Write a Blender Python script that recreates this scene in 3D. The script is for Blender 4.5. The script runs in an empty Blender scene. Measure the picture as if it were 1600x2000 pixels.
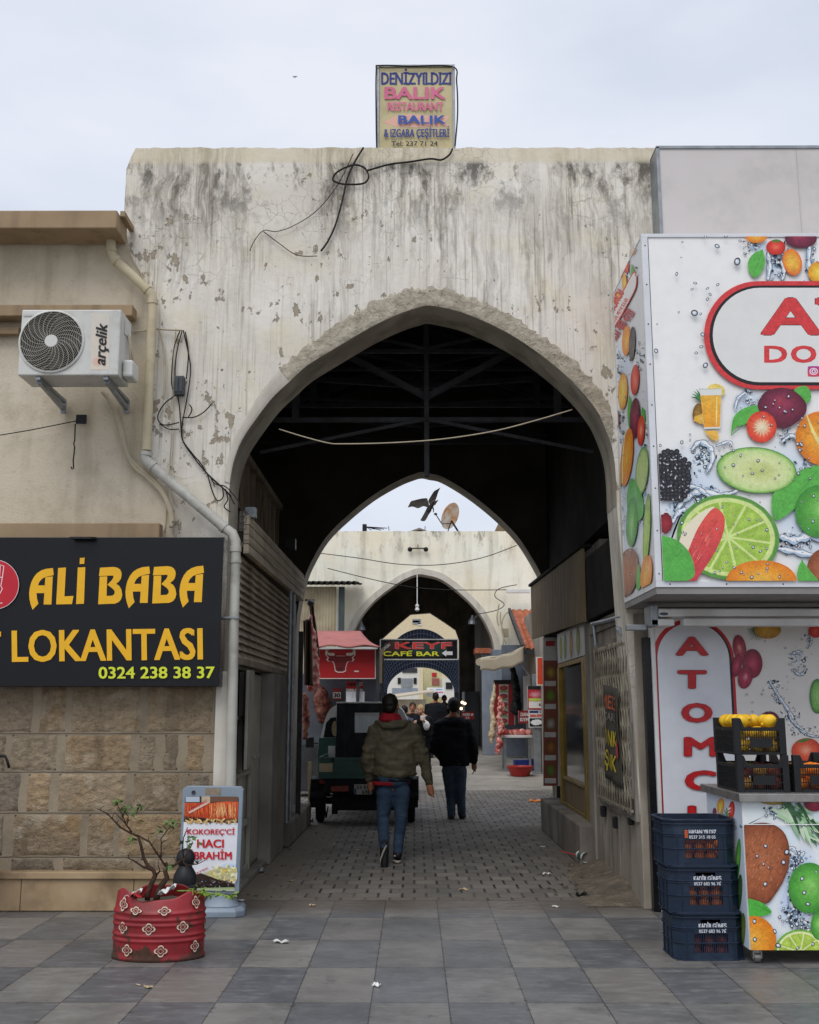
import bpy, math, random
import numpy as np
from mathutils import Vector, Matrix, noise as mnoise
from mathutils.geometry import tessellate_polygon
random.seed(7)
SC = bpy.context.scene
COL = SC.collection

# ---------------------------------------------------------------- camera
F_PX, EYE = 2080.0, 1.60
PITCH, YAW = math.atan(385 / F_PX), math.atan(9 / F_PX)
cam_d = bpy.data.cameras.new("Camera")
cam_d.sensor_fit = 'HORIZONTAL'
cam_d.sensor_width = 36.0
cam_d.lens = 36.0 * F_PX / 1600.0
cam_d.clip_start, cam_d.clip_end = 0.1, 2000.0
cam = bpy.data.objects.new("Camera", cam_d)
cam.location = (0, 0, EYE)
cam.rotation_euler = (math.pi / 2 + PITCH, 0, YAW)
COL.objects.link(cam)
SC.camera = cam

# ---------------------------------------------------------------- sky, sun, exposure
SUN_EL, SUN_AZ = math.radians(52), math.radians(200)      # sun behind the camera, veiled by cloud
w = bpy.data.worlds.new("World"); SC.world = w; w.use_nodes = True
nt = w.node_tree
for n in list(nt.nodes): nt.nodes.remove(n)
wo = nt.nodes.new('ShaderNodeOutputWorld'); bg = nt.nodes.new('ShaderNodeBackground')
sky = nt.nodes.new('ShaderNodeTexSky'); sky.sky_type = 'NISHITA'; sky.sun_disc = False
sky.sun_elevation = SUN_EL; sky.sun_rotation = SUN_AZ
tc = nt.nodes.new('ShaderNodeTexCoord')
mp = nt.nodes.new('ShaderNodeMapping'); mp.inputs['Scale'].default_value = (1.0, 1.0, 2.6)
ns = nt.nodes.new('ShaderNodeTexNoise'); ns.inputs['Scale'].default_value = 2.1; ns.inputs['Detail'].default_value = 6; ns.inputs['Roughness'].default_value = .5
mr = nt.nodes.new('ShaderNodeMapRange'); mr.inputs[1].default_value = .34; mr.inputs[2].default_value = .64
cl = nt.nodes.new('ShaderNodeMix'); cl.data_type = 'RGBA'
cl.inputs[6].default_value = (5.6, 6.15, 7.3, 1); cl.inputs[7].default_value = (7.3, 7.6, 8.35, 1)
sep = nt.nodes.new('ShaderNodeSeparateXYZ')
zr = nt.nodes.new('ShaderNodeMapRange'); zr.inputs[1].default_value = .62; zr.inputs[2].default_value = 1.0; zr.inputs[3].default_value = 1.0; zr.inputs[4].default_value = 2.0
zm = nt.nodes.new('ShaderNodeVectorMath'); zm.operation = 'SCALE'
mx = nt.nodes.new('ShaderNodeMix'); mx.data_type = 'RGBA'; mx.inputs[0].default_value = .93
bg.inputs['Strength'].default_value = 0.1
k = nt.links.new
k(tc.outputs['Generated'], mp.inputs['Vector']); k(mp.outputs['Vector'], ns.inputs['Vector']); k(ns.outputs['Fac'], mr.inputs[0])
k(mr.outputs[0], cl.inputs[0]); k(tc.outputs['Generated'], sep.inputs[0]); k(sep.outputs[2], zr.inputs[0])
k(cl.outputs[2], zm.inputs[0]); k(zr.outputs[0], zm.inputs['Scale'])
k(sky.outputs[0], mx.inputs[6]); k(zm.outputs[0], mx.inputs[7]); k(mx.outputs[2], bg.inputs['Color']); k(bg.outputs[0], wo.inputs[0])
sd = bpy.data.lights.new("sun", 'SUN'); sd.energy = 1.15; sd.angle = math.radians(35); sd.color = (1, .96, .9)
so = bpy.data.objects.new("sun", sd); COL.objects.link(so)
_d = Vector((math.sin(SUN_AZ) * math.cos(SUN_EL), math.cos(SUN_AZ) * math.cos(SUN_EL), math.sin(SUN_EL)))
so.rotation_euler = _d.to_track_quat('Z', 'Y').to_euler(); so.location = (0, -5, 20)
SC.view_settings.view_transform = 'Standard'; SC.view_settings.look = 'None'
SC.view_settings.exposure = 0.24; SC.view_settings.gamma = 1.0
SC.cycles.max_bounces = 6; SC.cycles.diffuse_bounces = 4

# ---------------------------------------------------------------- measuring: a photo pixel and a depth give a point of the place
_cp, _sp, _cy, _sy = math.cos(PITCH), math.sin(PITCH), math.cos(YAW), math.sin(YAW)
def ray(px, py):
    x, y = (px - 800) / F_PX, -(py - 1000) / F_PX
    dx, dy, dz = x, _cp - _sp * y, _sp + _cp * y
    return (dx * _cy - dy * _sy, dx * _sy + dy * _cy, dz)
def at(px, py, Y):
    d = ray(px, py); t = Y / d[1]
    return Vector((d[0] * t, Y, EYE + d[2] * t))
def atx(px, py, X):
    d = ray(px, py); t = X / d[0]
    return Vector((X, d[1] * t, EYE + d[2] * t))
def gnd(px, py, z=0.0):
    d = ray(px, py); t = (z - EYE) / d[2]
    return Vector((d[0] * t, d[1] * t, z))
def street_z(Y):                       # the street climbs gently beyond the second arch
    return 0.0 if Y < 22 else min(.38, .38 * (Y - 22) / 8.0)

# ---------------------------------------------------------------- colours and materials
def L(h, k=1.0):
    h = h.lstrip('#')
    o = []
    for i in (0, 2, 4):
        c = int(h[i:i + 2], 16) / 255
        o.append(min(.9, k * (c / 12.92 if c <= .04045 else ((c + .055) / 1.055) ** 2.4)))
    return tuple(o)
def L4(h, k=1.0): return L(h, k) + (1.0,)

class NT:
    def __init__(s, name, rough=.8, metal=0.0, spec=.3):
        s.m = bpy.data.materials.new(name); s.m.use_nodes = True
        s.t = s.m.node_tree; s.b = s.t.nodes['Principled BSDF']
        s.b.inputs['Roughness'].default_value = rough; s.b.inputs['Metallic'].default_value = metal
        s.b.inputs['Specular IOR Level'].default_value = spec
        g = s.t.nodes.new('ShaderNodeNewGeometry'); s.P = g.outputs['Position']
        s._obj = None
    @property
    def O(s):
        if s._obj is None: s._obj = s.t.nodes.new('ShaderNodeTexCoord').outputs['Object']
        return s._obj
    def put(s, sock, v):
        if isinstance(v, bpy.types.NodeSocket): s.t.links.new(v, sock)
        elif v is not None:
            if isinstance(v, str): v = L4(v)
            if sock.type == 'RGBA' and isinstance(v, (tuple, list)) and len(v) == 3: v = tuple(v) + (1,)
            sock.default_value = v
    def n(s, typ, ins=None, **kw):
        nd = s.t.nodes.new('ShaderNode' + typ)
        for a, b in kw.items(): setattr(nd, a, b)
        for a, b in (ins or {}).items(): s.put(nd.inputs[a], b)
        return nd
    def sc(s, v, f): return s.n('VectorMath', {0: v, 1: f}, operation='MULTIPLY').outputs[0]
    def noise(s, v, scale, detail=4, rough=.55, dist=0.0):
        return s.n('TexNoise', {'Vector': v, 'Scale': scale, 'Detail': detail, 'Roughness': rough, 'Distortion': dist}).outputs[0]
    def vor(s, v, scale, feature='F1', out='Distance'):
        return s.n('TexVoronoi', {'Vector': v, 'Scale': scale}, feature=feature).outputs[out]
    def ramp(s, f, a, b, lo=0.0, hi=1.0):
        return s.n('MapRange', {0: f, 1: a, 2: b, 3: lo, 4: hi}, clamp=True).outputs[0]
    def mth(s, op, a, b=0.0): return s.n('Math', {0: a, 1: b}, operation=op).outputs[0]
    def mul(s, a, b): return s.mth('MULTIPLY', a, b)
    def add(s, a, b): return s.mth('ADD', a, b)
    def mix(s, f, a, b, mode='MIX'):
        nd = s.t.nodes.new('ShaderNodeMix'); nd.data_type = 'RGBA'; nd.blend_type = mode
        s.put(nd.inputs[0], f); s.put(nd.inputs[6], a); s.put(nd.inputs[7], b)
        return nd.outputs[2]
    def xyz(s, v): return s.n('SeparateXYZ', {0: v}).outputs
    def bump(s, h, strength=.4, dist=.01, base=None):
        nd = s.n('Bump', {'Height': h, 'Strength': strength, 'Distance': dist})
        if base is not None: s.put(nd.inputs['Normal'], base)
        return nd.outputs[0]
    def out(s, col=None, rough=None, normal=None, **kw):
        s.put(s.b.inputs['Base Color'], col); s.put(s.b.inputs['Roughness'], rough)
        if normal is not None: s.put(s.b.inputs['Normal'], normal)
        for a, b in kw.items(): s.put(s.b.inputs[a.replace('_', ' ')], b)
        return s.m

def simple(name, c, c2=None, rough=.7, metal=0.0, scale=6.0, amt=.6, bump=.15, bscale=60.0, spec=.3, dirt=None, damt=.5, dscale=3.0, bdist=.004):
    """A worn surface: two tones in soft patches, optional dirt in sharper patches, fine bump."""
    s = NT(name, rough, metal, spec)
    c2 = c2 or tuple(x * .72 for x in (L(c) if isinstance(c, str) else c))
    f = s.ramp(s.noise(s.P, scale, 5), .35, .68, 0, amt)
    col = s.mix(f, c, c2)
    if dirt:
        col = s.mix(s.mul(s.ramp(s.noise(s.P, dscale, 8, .65), .5, .66), damt), col, dirt)
    r = s.ramp(s.noise(s.P, scale * 2.3, 4), .3, .7, max(.05, rough - .12), min(1, rough + .12))
    nm = s.bump(s.noise(s.P, bscale, 4), bump, bdist) if bump else None
    return s.out(col, r, nm)

def streaked(name, c, c2, cs, vertical=True, rough=.8, amt=.6, scale=7.0, bump=.2, bscale=45, metal=0.0):
    s = NT(name, rough, metal)
    k_ = (scale, scale, .55) if vertical else (.6, .6, scale)
    col = s.mix(s.ramp(s.noise(s.P, 1.6, 5), .35, .65), c, c2)
    st = s.mul(s.ramp(s.noise(s.sc(s.P, k_), 1.0, 5), .48, .72), amt)
    col = s.mix(st, col, cs)
    return s.out(col, None, s.bump(s.noise(s.P, bscale, 5), bump, .006))

def print_mat(name, rough=.35, fade=.08, mottle=0.0):
    s = NT(name, rough, 0, .4)
    a = s.n('VertexColor', layer_name='Col').outputs[0]
    hsv = s.n('SeparateColor', {0: a}, mode='HSV').outputs
    sat = s.ramp(hsv[1], .25, .8)
    m1 = s.ramp(s.noise(s.P, 70, 6, .65), .32, .68, -.34, .26); m2 = s.ramp(s.noise(s.sc(s.P, (1, 1, 1)), 17, 4), .3, .7, -.25, .2)
    v = s.mul(s.ramp(s.noise(s.P, 9, 5), .3, .7, 1 - fade, 1.0), s.add(1.0, s.mul(s.add(m1, m2), s.mul(sat, mottle))))
    col = s.n('VectorMath', {0: a, 'Scale': v}, operation='SCALE').outputs[0]
    return s.out(col, s.ramp(s.noise(s.P, 5, 3), .3, .7, rough - .08, rough + .12))

# ---------------------------------------------------------------- things, parts
WL = {}
def props(o, label=None, cat=None, group=None, kind=None):
    for a, b in (('label', label), ('category', cat), ('group', group), ('kind', kind)):
        if b: o[a] = b
    return o
def thing(name, label, cat, loc=(0, 0, 0), group=None, local=False):
    o = bpy.data.objects.new(name, None); COL.objects.link(o); o.location = loc
    o.empty_display_size = .1
    WL[o] = Vector((0, 0, 0)) if local else Vector(loc)
    return props(o, label, cat, group)
def clone(root, loc=None, rot=None, label=None):
    def cp(o, par):
        c = o.copy(); COL.objects.link(c); c.parent = par
        if 'label' in c and par is not None: pass
        for ch in o.children: cp(ch, c)
        return c
    r = cp(root, None)
    if loc is not None: r.location = loc
    if rot is not None: r.rotation_euler = rot
    if label: r['label'] = label
    return r

class MB:
    def __init__(s): s.v, s.f, s.mi, s.c = [], [], [], []
    def _add(s, vs, fs, mi=0):
        b = len(s.v); s.v += [Vector(p) for p in vs]
        for f in fs: s.f.append([b + i for i in f]); s.mi.append(mi)
        return b
    def box(s, lo, hi, mi=0, rot=None, piv=None):
        x0, y0, z0 = lo; x1, y1, z1 = hi
        vs = [Vector(p) for p in ((x0, y0, z0), (x1, y0, z0), (x1, y1, z0), (x0, y1, z0), (x0, y0, z1), (x1, y0, z1), (x1, y1, z1), (x0, y1, z1))]
        if rot is not None:
            pv = Vector(piv) if piv is not None else sum(vs, Vector()) / 8
            vs = [pv + rot @ (p - pv) for p in vs]
        s._add(vs, [(3, 2, 1, 0), (4, 5, 6, 7), (0, 1, 5, 4), (1, 2, 6, 5), (2, 3, 7, 6), (3, 0, 4, 7)], mi)
        return s
    def hexa(s, p, mi=0):                                   # 8 corners: bottom ring, top ring
        s._add(p, [(3, 2, 1, 0), (4, 5, 6, 7), (0, 1, 5, 4), (1, 2, 6, 5), (2, 3, 7, 6), (3, 0, 4, 7)], mi); return s
    def quad(s, a, b, c, d, mi=0): s._add([a, b, c, d], [(0, 1, 2, 3)], mi); return s
    def beam(s, a, b, wx, wy=None, mi=0, up=(0, 0, 1)):
        a, b = Vector(a), Vector(b); wy = wy or wx
        d = (b - a).normalized(); u = Vector(up)
        if abs(d.dot(u)) > .95: u = Vector((0, 1, 0))
        x = d.cross(u).normalized() * wx / 2; y = x.cross(d).normalized() * wy / 2
        s.hexa([a - x - y, a + x - y, a + x + y, a - x + y, b - x - y, b + x - y, b + x + y, b - x + y], mi); return s
    def tube(s, pts, r, n=8, mi=0, cap=True, closed=False):
        pts = [Vector(p) for p in pts]; m = len(pts)
        rs = r if isinstance(r, (list, tuple)) else [r] * m
        b = len(s.v); ref = None
        for i, p in enumerate(pts):
            if closed: d = pts[(i + 1) % m] - pts[i - 1]
            else: d = pts[min(i + 1, m - 1)] - pts[max(i - 1, 0)]
            if d.length < 1e-9: d = Vector((0, 0, 1))
            d.normalize()
            if ref is None:
                ref = Vector((0, 0, 1)) if abs(d.z) < .9 else Vector((0, 1, 0))
                x = d.cross(ref).normalized()
            else:
                x = (x - d * x.dot(d))
                if x.length < 1e-6: x = d.orthogonal()
                x.normalize()
            y = d.cross(x)
            for j in range(n):
                a = 2 * math.pi * j / n
                s.v.append(p + (x * math.cos(a) + y * math.sin(a)) * rs[i])
        for i in range(m if closed else m - 1):
            i2 = (i + 1) % m
            for j in range(n):
                s.f.append([b + i * n + j, b + i * n + (j + 1) % n, b + i2 * n + (j + 1) % n, b + i2 * n + j]); s.mi.append(mi)
        if cap and not closed:
            s.f.append([b + j for j in range(n)][::-1]); s.mi.append(mi)
            s.f.append([b + (m - 1) * n + j for j in range(n)]); s.mi.append(mi)
        return s
    def lathe(s, prof, c=(0, 0, 0), n=24, mi=0, sx=1.0, sy=1.0, fn=None, cap=True):
        c = Vector(c); b = len(s.v); m = len(prof)
        for (r, z) in prof:
            for j in range(n):
                a = 2 * math.pi * j / n
                p = Vector((r * sx * math.cos(a), r * sy * math.sin(a), z))
                if fn: p = fn(p, a)
                s.v.append(c + p)
        for i in range(m - 1):
            for j in range(n):
                s.f.append([b + i * n + j, b + i * n + (j + 1) % n, b + (i + 1) * n + (j + 1) % n, b + (i + 1) * n + j]); s.mi.append(mi)
        if cap:
            s.f.append([b + j for j in range(n)][::-1]); s.mi.append(mi)
            s.f.append([b + (m - 1) * n + j for j in range(n)]); s.mi.append(mi)
        return s
    def ball(s, c, r, n=12, m=8, mi=0, rot=None):
        rr = r if isinstance(r, (tuple, list)) else (r, r, r)
        c = Vector(c); b = len(s.v)
        for i in range(m + 1):
            t = math.pi * i / m
            for j in range(n):
                a = 2 * math.pi * j / n
                p = Vector((rr[0] * math.sin(t) * math.cos(a), rr[1] * math.sin(t) * math.sin(a), -rr[2] * math.cos(t)))
                if rot is not None: p = rot @ p
                s.v.append(c + p)
        for i in range(m):
            for j in range(n):
                s.f.append([b + i * n + j, b + i * n + (j + 1) % n, b + (i + 1) * n + (j + 1) % n, b + (i + 1) * n + j]); s.mi.append(mi)
        return s
    def extr(s, poly, d, mi=0, mside=None):
        """closed 3D polygon extruded by vector d (front face = poly as given)."""
        poly = [Vector(p) for p in poly]; d = Vector(d); n = len(poly); b = len(s.v)
        s.v += poly + [p + d for p in poly]
        for t in tessellate_polygon([poly]):
            s.f.append([b + i for i in t]); s.mi.append(mi)
            s.f.append([b + n + i for i in reversed(t)]); s.mi.append(mi)
        for i in range(n):
            j = (i + 1) % n
            s.f.append([b + i, b + j, b + n + j, b + n + i]); s.mi.append(mi if mside is None else mside)
        return s
    def sheet(s, fn, nu, nv, mi=0):
        b = len(s.v)
        for i in range(nu + 1):
            for j in range(nv + 1): s.v.append(Vector(fn(i / nu, j / nv)))
        for i in range(nu):
            for j in range(nv):
                a = b + i * (nv + 1) + j
                s.f.append([a, a + 1, a + nv + 2, a + nv + 1]); s.mi.append(mi)
        return s
    def build(s, name, mat, parent=None, smooth=False, bevel=0.0, solid=0.0, label=None, fix=True):
        off = WL.get(parent, Vector((0, 0, 0))) if parent else Vector((0, 0, 0))
        me = bpy.data.meshes.new(name)
        me.from_pydata([p - off for p in s.v], [], s.f)
        for m_ in (mat if isinstance(mat, (list, tuple)) else [mat]): me.materials.append(m_)
        if any(s.mi): me.polygons.foreach_set('material_index', s.mi)
        if fix:
            import bmesh
            bm = bmesh.new(); bm.from_mesh(me); bmesh.ops.recalc_face_normals(bm, faces=bm.faces); bm.to_mesh(me); bm.free()
        if smooth: me.shade_smooth() if smooth is True else me.set_sharp_from_angle(angle=math.radians(smooth))
        me.update()
        o = bpy.data.objects.new(name, me); COL.objects.link(o)
        if smooth and smooth is not True:
            me.polygons.foreach_set('use_smooth', [True] * len(me.polygons)); me.set_sharp_from_angle(angle=math.radians(smooth))
        if parent is not None: o.parent = parent; WL[o] = off
        else: WL[o] = Vector((0, 0, 0))
        if solid:
            md = o.modifiers.new('thick', 'SOLIDIFY'); md.thickness = solid; md.offset = 0
        if bevel:
            md = o.modifiers.new('bevel', 'BEVEL'); md.width = bevel; md.segments = 2; md.limit_method = 'ANGLE'; md.angle_limit = math.radians(40)
        if label: o['label'] = label
        return o

def single(mb, name, mat, label, cat, group=None, kind=None, **kw):
    """A thing that is one mesh, its origin moved to its base."""
    o = mb.build(name, mat, None, **kw)
    if kind != 'structure' and len(mb.v):
        a = np.array([tuple(v) for v in mb.v]); c = Vector(((a[:, 0].min() + a[:, 0].max()) / 2, (a[:, 1].min() + a[:, 1].max()) / 2, a[:, 2].min()))
        o.data.transform(Matrix.Translation(-c)); o.location = c; WL[o] = c
    return props(o, label, cat, group, kind)

# ---------------------------------------------------------------- flat printed work: coloured shapes laid on a real panel
_txt = {}
def text_tris(body, weight=0.0, shear=0.0):
    key = (body, weight, shear)
    if key not in _txt:
        cu = bpy.data.curves.new('t', 'FONT'); cu.body = body; cu.size = 1; cu.offset = weight; cu.shear = shear
        cu.resolution_u = 3; cu.fill_mode = 'FRONT'
        o = bpy.data.objects.new('t', cu); COL.objects.link(o)
        dg = bpy.context.evaluated_depsgraph_get(); dg.update()
        me = bpy.data.meshes.new_from_object(o.evaluated_get(dg))
        me.calc_loop_triangles()
        _txt[key] = ([(v.co.x, v.co.y) for v in me.vertices], [tuple(t.vertices) for t in me.loop_triangles])
        bpy.data.objects.remove(o); bpy.data.curves.remove(cu); bpy.data.meshes.remove(me)
    return _txt[key]
CAP = None

def spline(pts, n=6, closed=True):
    """Catmull-Rom through the points; a point with a third value True stays a corner."""
    out = []; m = len(pts)
    P = [Vector((p[0], p[1])) for p in pts]
    for i in range(m if closed else m - 1):
        p1, p2 = P[i], P[(i + 1) % m]
        p0 = P[i - 1] if (closed or i > 0) else p1
        p3 = P[(i + 2) % m] if (closed or i + 2 < m) else p2
        if len(pts[i]) > 2: p0 = p1
        if len(pts[(i + 1) % m]) > 2: p3 = p2
        for j in range(n):
            t = j / n
            out.append(tuple(.5 * ((2 * p1) + (p2 - p0) * t + (2 * p0 - 5 * p1 + 4 * p2 - p3) * t * t + (3 * p1 - p0 - 3 * p2 + p3) * t ** 3)))
    if not closed: out.append(tuple(P[-1]))
    return out

class Art:
    """Shapes in photo-pixel units, mapped by fn(px,py) to the panel; each shape a hair above the last."""
    def __init__(s, fn, normal, clip=None, step=.00022, k=1.12, clip3=None):
        s.fn, s.nrm, s.clip, s.step, s.k, s.clip3 = fn, Vector(normal), clip, step, k, clip3
        s.v, s.f, s.c, s.lay = [], [], [], 1
        s.rnd = random.Random(3)
    def col(s, c): return L(c, s.k) if isinstance(c, str) else c
    def tri(s, P, C):
        if s.clip:
            poly = list(zip(P, C))
            x0, y0, x1, y1 = s.clip
            for ax, lim, sg in ((0, x0, 1), (0, x1, -1), (1, y0, 1), (1, y1, -1)):
                outp = []
                for i in range(len(poly)):
                    a, b = poly[i], poly[(i + 1) % len(poly)]
                    da, db = sg * (a[0][ax] - lim), sg * (b[0][ax] - lim)
                    if da >= 0: outp.append(a)
                    if (da >= 0) != (db >= 0):
                        t = da / (da - db)
                        outp.append((tuple(a[0][q] + t * (b[0][q] - a[0][q]) for q in (0, 1)), tuple(a[1][q] + t * (b[1][q] - a[1][q]) for q in (0, 1, 2))))
                poly = outp
                if len(poly) < 3: return
            P, C = [p for p, _ in poly], [c for _, c in poly]
        b = len(s.v); off = s.nrm * (s.lay * s.step)
        Q = [Vector(s.fn(p[0], p[1])) for p in P]
        if s.clip3:
            poly = list(zip(Q, C))
            for ax, lim, sg in s.clip3:
                outp = []
                for i in range(len(poly)):
                    a, b_ = poly[i], poly[(i + 1) % len(poly)]
                    da, db = sg * (a[0][ax] - lim), sg * (b_[0][ax] - lim)
                    if da >= 0: outp.append(a)
                    if (da >= 0) != (db >= 0):
                        t = da / (da - db); outp.append((a[0].lerp(b_[0], t), tuple(a[1][q] + t * (b_[1][q] - a[1][q]) for q in (0, 1, 2))))
                poly = outp
                if len(poly) < 3: return
            Q, C = [p for p, _ in poly], [c for _, c in poly]
        for p, c in zip(Q, C): s.v.append(p + off); s.c.append(c)
        s.f.append(list(range(b, b + len(Q))))
    def up(s): s.lay += 1
    def poly(s, pts, c, c2=None):
        """Filled outline; c2 colours the lower end of a top-to-bottom blend."""
        s.up(); c = s.col(c); pts = [(p[0], p[1]) for p in pts]
        ys = [p[1] for p in pts]; a, b = min(ys), max(ys)
        c2 = s.col(c2) if c2 else c
        cs = [tuple(c[q] + (c2[q] - c[q]) * ((p[1] - a) / max(b - a, 1e-6)) for q in range(3)) for p in pts]
        for t in tessellate_polygon([[Vector((p[0], p[1], 0)) for p in pts]]):
            s.tri([pts[i] for i in t], [cs[i] for i in t])
    def rect(s, x0, y0, x1, y1, c, c2=None): s.poly([(x0, y0), (x1, y0), (x1, y1), (x0, y1)], c, c2)
    def rings(s, ctr, outline, stops, jit=0.0):
        """outline shrunk towards ctr with colours at each radius (printed picture of a round thing)."""
        s.up(); n = len(outline); R = []
        for t, c in stops:
            c = s.col(c); row = []
            for i, p in enumerate(outline):
                j = 1 + s.rnd.uniform(-jit, jit)
                row.append(((ctr[0] + (p[0] - ctr[0]) * t, ctr[1] + (p[1] - ctr[1]) * t), tuple(min(.9, q * j) for q in c)))
            R.append(row)
        for a, b in zip(R, R[1:]):
            for i in range(n):
                j = (i + 1) % n
                s.tri([a[i][0], b[i][0], b[j][0]], [a[i][1], b[i][1], b[j][1]])
                s.tri([a[i][0], b[j][0], a[j][0]], [a[i][1], b[j][1], a[j][1]])
    def oval(s, x, y, rx, ry, stops, rot=0.0, n=36, wob=0.0, jit=0.0, off=(0, 0)):
        cr, sr = math.cos(math.radians(rot)), math.sin(math.radians(rot)); o = []
        for i in range(n):
            a = 2 * math.pi * i / n; q = 1 + s.rnd.uniform(-wob, wob)
            u, v_ = rx * q * math.cos(a), ry * q * math.sin(a)
            o.append((x + u * cr - v_ * sr, y + u * sr + v_ * cr))
        if isinstance(stops, str): stops = [(0.0, stops), (1.0, stops)]
        s.rings((x + off[0], y + off[1]), o, stops, jit); return o
    def stroke(s, pts, wd, c):
        s.up(); c = s.col(c); pts = [Vector(p) for p in pts]; m = len(pts)
        ws = wd if isinstance(wd, (list, tuple)) else [wd] * m
        a = []
        for i, p in enumerate(pts):
            d = pts[min(i + 1, m - 1)] - pts[max(i - 1, 0)]
            d = Vector((-d.y, d.x)).normalized() if d.length else Vector((0, 1))
            a.append((tuple(p + d * ws[i] / 2), tuple(p - d * ws[i] / 2)))
        for i in range(m - 1):
            s.tri([a[i][0], a[i][1], a[i + 1][1]], [c] * 3); s.tri([a[i][0], a[i + 1][1], a[i + 1][0]], [c] * 3)
    def text(s, body, x0, y0, x1, y1, c, weight=.02, shear=0.0, rot=0.0, outline=None, ow=.03):
        """body fitted to x0..x1, capitals from y0 (top) to y1 (baseline); weight thickens the strokes."""
        global CAP
        if CAP is None: CAP = max(p[1] for p in text_tris('H')[0])
        vs, ts = text_tris(body, 0.0, shear)
        if not vs: return
        ax, bx = min(v[0] for v in vs), max(v[0] for v in vs)
        hh = abs(y1 - y0); g = weight * hh * 1.15; o_ = ow * hh
        kx, ky = (x1 - x0 - 2 * g) / (bx - ax), (hh - 1.0 * g) / CAP
        cr, sr = math.cos(math.radians(rot)), math.sin(math.radians(rot))
        def lay(dx, dy, col):
            s.up(); col = s.col(col); P = []
            for v in vs:
                u, q = g + (v[0] - ax) * kx + dx, -v[1] * ky - g * .5 + dy
                P.append((x0 + u * cr - q * sr, y1 + u * sr + q * cr))
            for t in ts: s.tri([P[i] for i in t], [col] * 3)
        bold = [(-g, 0), (g, 0), (0, 0)] + ([(-g, -g * .5), (g, -g * .5), (-g, g * .5), (g, g * .5)] if weight >= .02 else [])
        if outline:
            for dx, dy in ((-g - o_, -o_), (g + o_, -o_), (-g - o_, o_), (g + o_, o_), (-g - o_, 0), (g + o_, 0), (0, -g * .5 - o_), (0, g * .5 + o_)): lay(dx, dy, outline)
        for dx, dy in bold: lay(dx, dy, c)
    def drop(s, x, y, r, rot=None):
        rot = s.rnd.uniform(0, 360) if rot is None else rot
        e = s.rnd.uniform(.6, .9)
        s.oval(x, y, r, r * e, [(0, '#d9e2ea'), (.55, '#b8c4d0'), (.7, '#39424e'), (1, '#20262e')], rot, 14)
        s.oval(x - r * .2, y - r * .2, r * .34, r * .25, '#f4f7fa', rot, 8)
    def splash(s, x, y, wd, ht, n=40, tone=('#9db4c9', '#d9e4ee', '#5d7893', '#1c2632', '#eef3f8', '#2f4763', '#1a222c')):
        R = s.rnd
        for _ in range(n):
            cx, cy = x + R.gauss(0, wd * .3), y + R.gauss(0, ht * .3)
            l, a = R.uniform(.1, .38) * min(wd, ht), R.uniform(0, 6.3)
            p = [(cx, cy)]
            for q in range(5):
                a += R.uniform(-.6, .6); p.append((p[-1][0] + math.cos(a) * l / 5, p[-1][1] + math.sin(a) * l / 5))
            ww = R.uniform(.5, 4.6) * (1.0 if wd > 14 else .6)
            s.stroke(p, [ww * .3, ww, ww * 1.3, ww, ww * .7, ww * .1], R.choice(tone))
        for _ in range(n // 4): s.drop(x + R.gauss(0, wd * .4), y + R.gauss(0, ht * .4), R.uniform(1.5, 4.2))
    def wash(s, pts, c, c2=None):
        o = spline(pts, 5); cx, cy = sum(p[0] for p in o) / len(o), sum(p[1] for p in o) / len(o)
        s.rings((cx, cy), o, [(0, c), (.6, c2 or c), (1, '#e2e3e3')])
    def ribbon(s, pts, w_):
        """a rope of thrown water: dark rim, pale body, white glints and beads."""
        R = s.rnd; o = spline(pts, 5, False); n = len(o)
        ws = [w_ * (.35 + .9 * abs(math.sin(i * .9 + w_)) * math.sin(math.pi * (i + .6) / (n + .2))) for i in range(n)]
        s.stroke(o, [q + 1.6 for q in ws], '#27384d'); s.stroke(o, ws, '#a9bdd0'); s.stroke([(x + w_ * .12, y - w_ * .1) for x, y in o], [q * .45 for q in ws], '#eef3f8')
        for x, y in o[::2]:
            a = R.uniform(0, 6.3); r = R.uniform(.2, .9) * w_
            s.stroke([(x + r * math.cos(a), y + r * math.sin(a)), (x + r * .4 * math.cos(a + 1), y + r * .4 * math.sin(a + 1)), (x - r * .5 * math.cos(a), y - r * .3)], [.3, 1.3, .3], R.choice(['#1b2735', '#3b5573', '#f2f6fa', '#5f7f9e']))
            if R.random() < .7: s.drop(x + R.gauss(0, w_ * 1.3), y + R.gauss(0, w_ * 1.3), R.uniform(.7, 2.6))
    def leaf(s, pts, c='#5aae49', vein='#469238'):
        o = spline(pts, 6); s.poly(o, c)
        s.stroke([o[0], ((o[0][0] + o[len(o) // 2][0]) / 2 + 2, (o[0][1] + o[len(o) // 2][1]) / 2), o[len(o) // 2]], [1.4, 1.0, .4], vein)
    def citrus(s, x, y, rx, ry, rot, rind, pith, flesh, flesh2, seg=10):
        s.oval(x, y, rx, ry, [(0, pith), (.9, pith), (.93, rind), (1, rind)], rot, 48, .004)
        cr, sr = math.cos(math.radians(rot)), math.sin(math.radians(rot))
        for i in range(seg):
            a0, a1 = 2 * math.pi * (i + .05) / seg, 2 * math.pi * (i + .95) / seg
            o = [(.08, (a0 + a1) / 2)] + [(.82, a0 + (a1 - a0) * q / 5) for q in range(6)]
            P = []
            for r_, a in o:
                u, v_ = rx * r_ * math.cos(a), ry * r_ * math.sin(a); P.append((x + u * cr - v_ * sr, y + u * sr + v_ * cr))
            cx, cy = sum(p[0] for p in P) / len(P), sum(p[1] for p in P) / len(P)
            s.rings((cx, cy), P, [(0, flesh2), (.7, flesh), (1, flesh)], .06)
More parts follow.
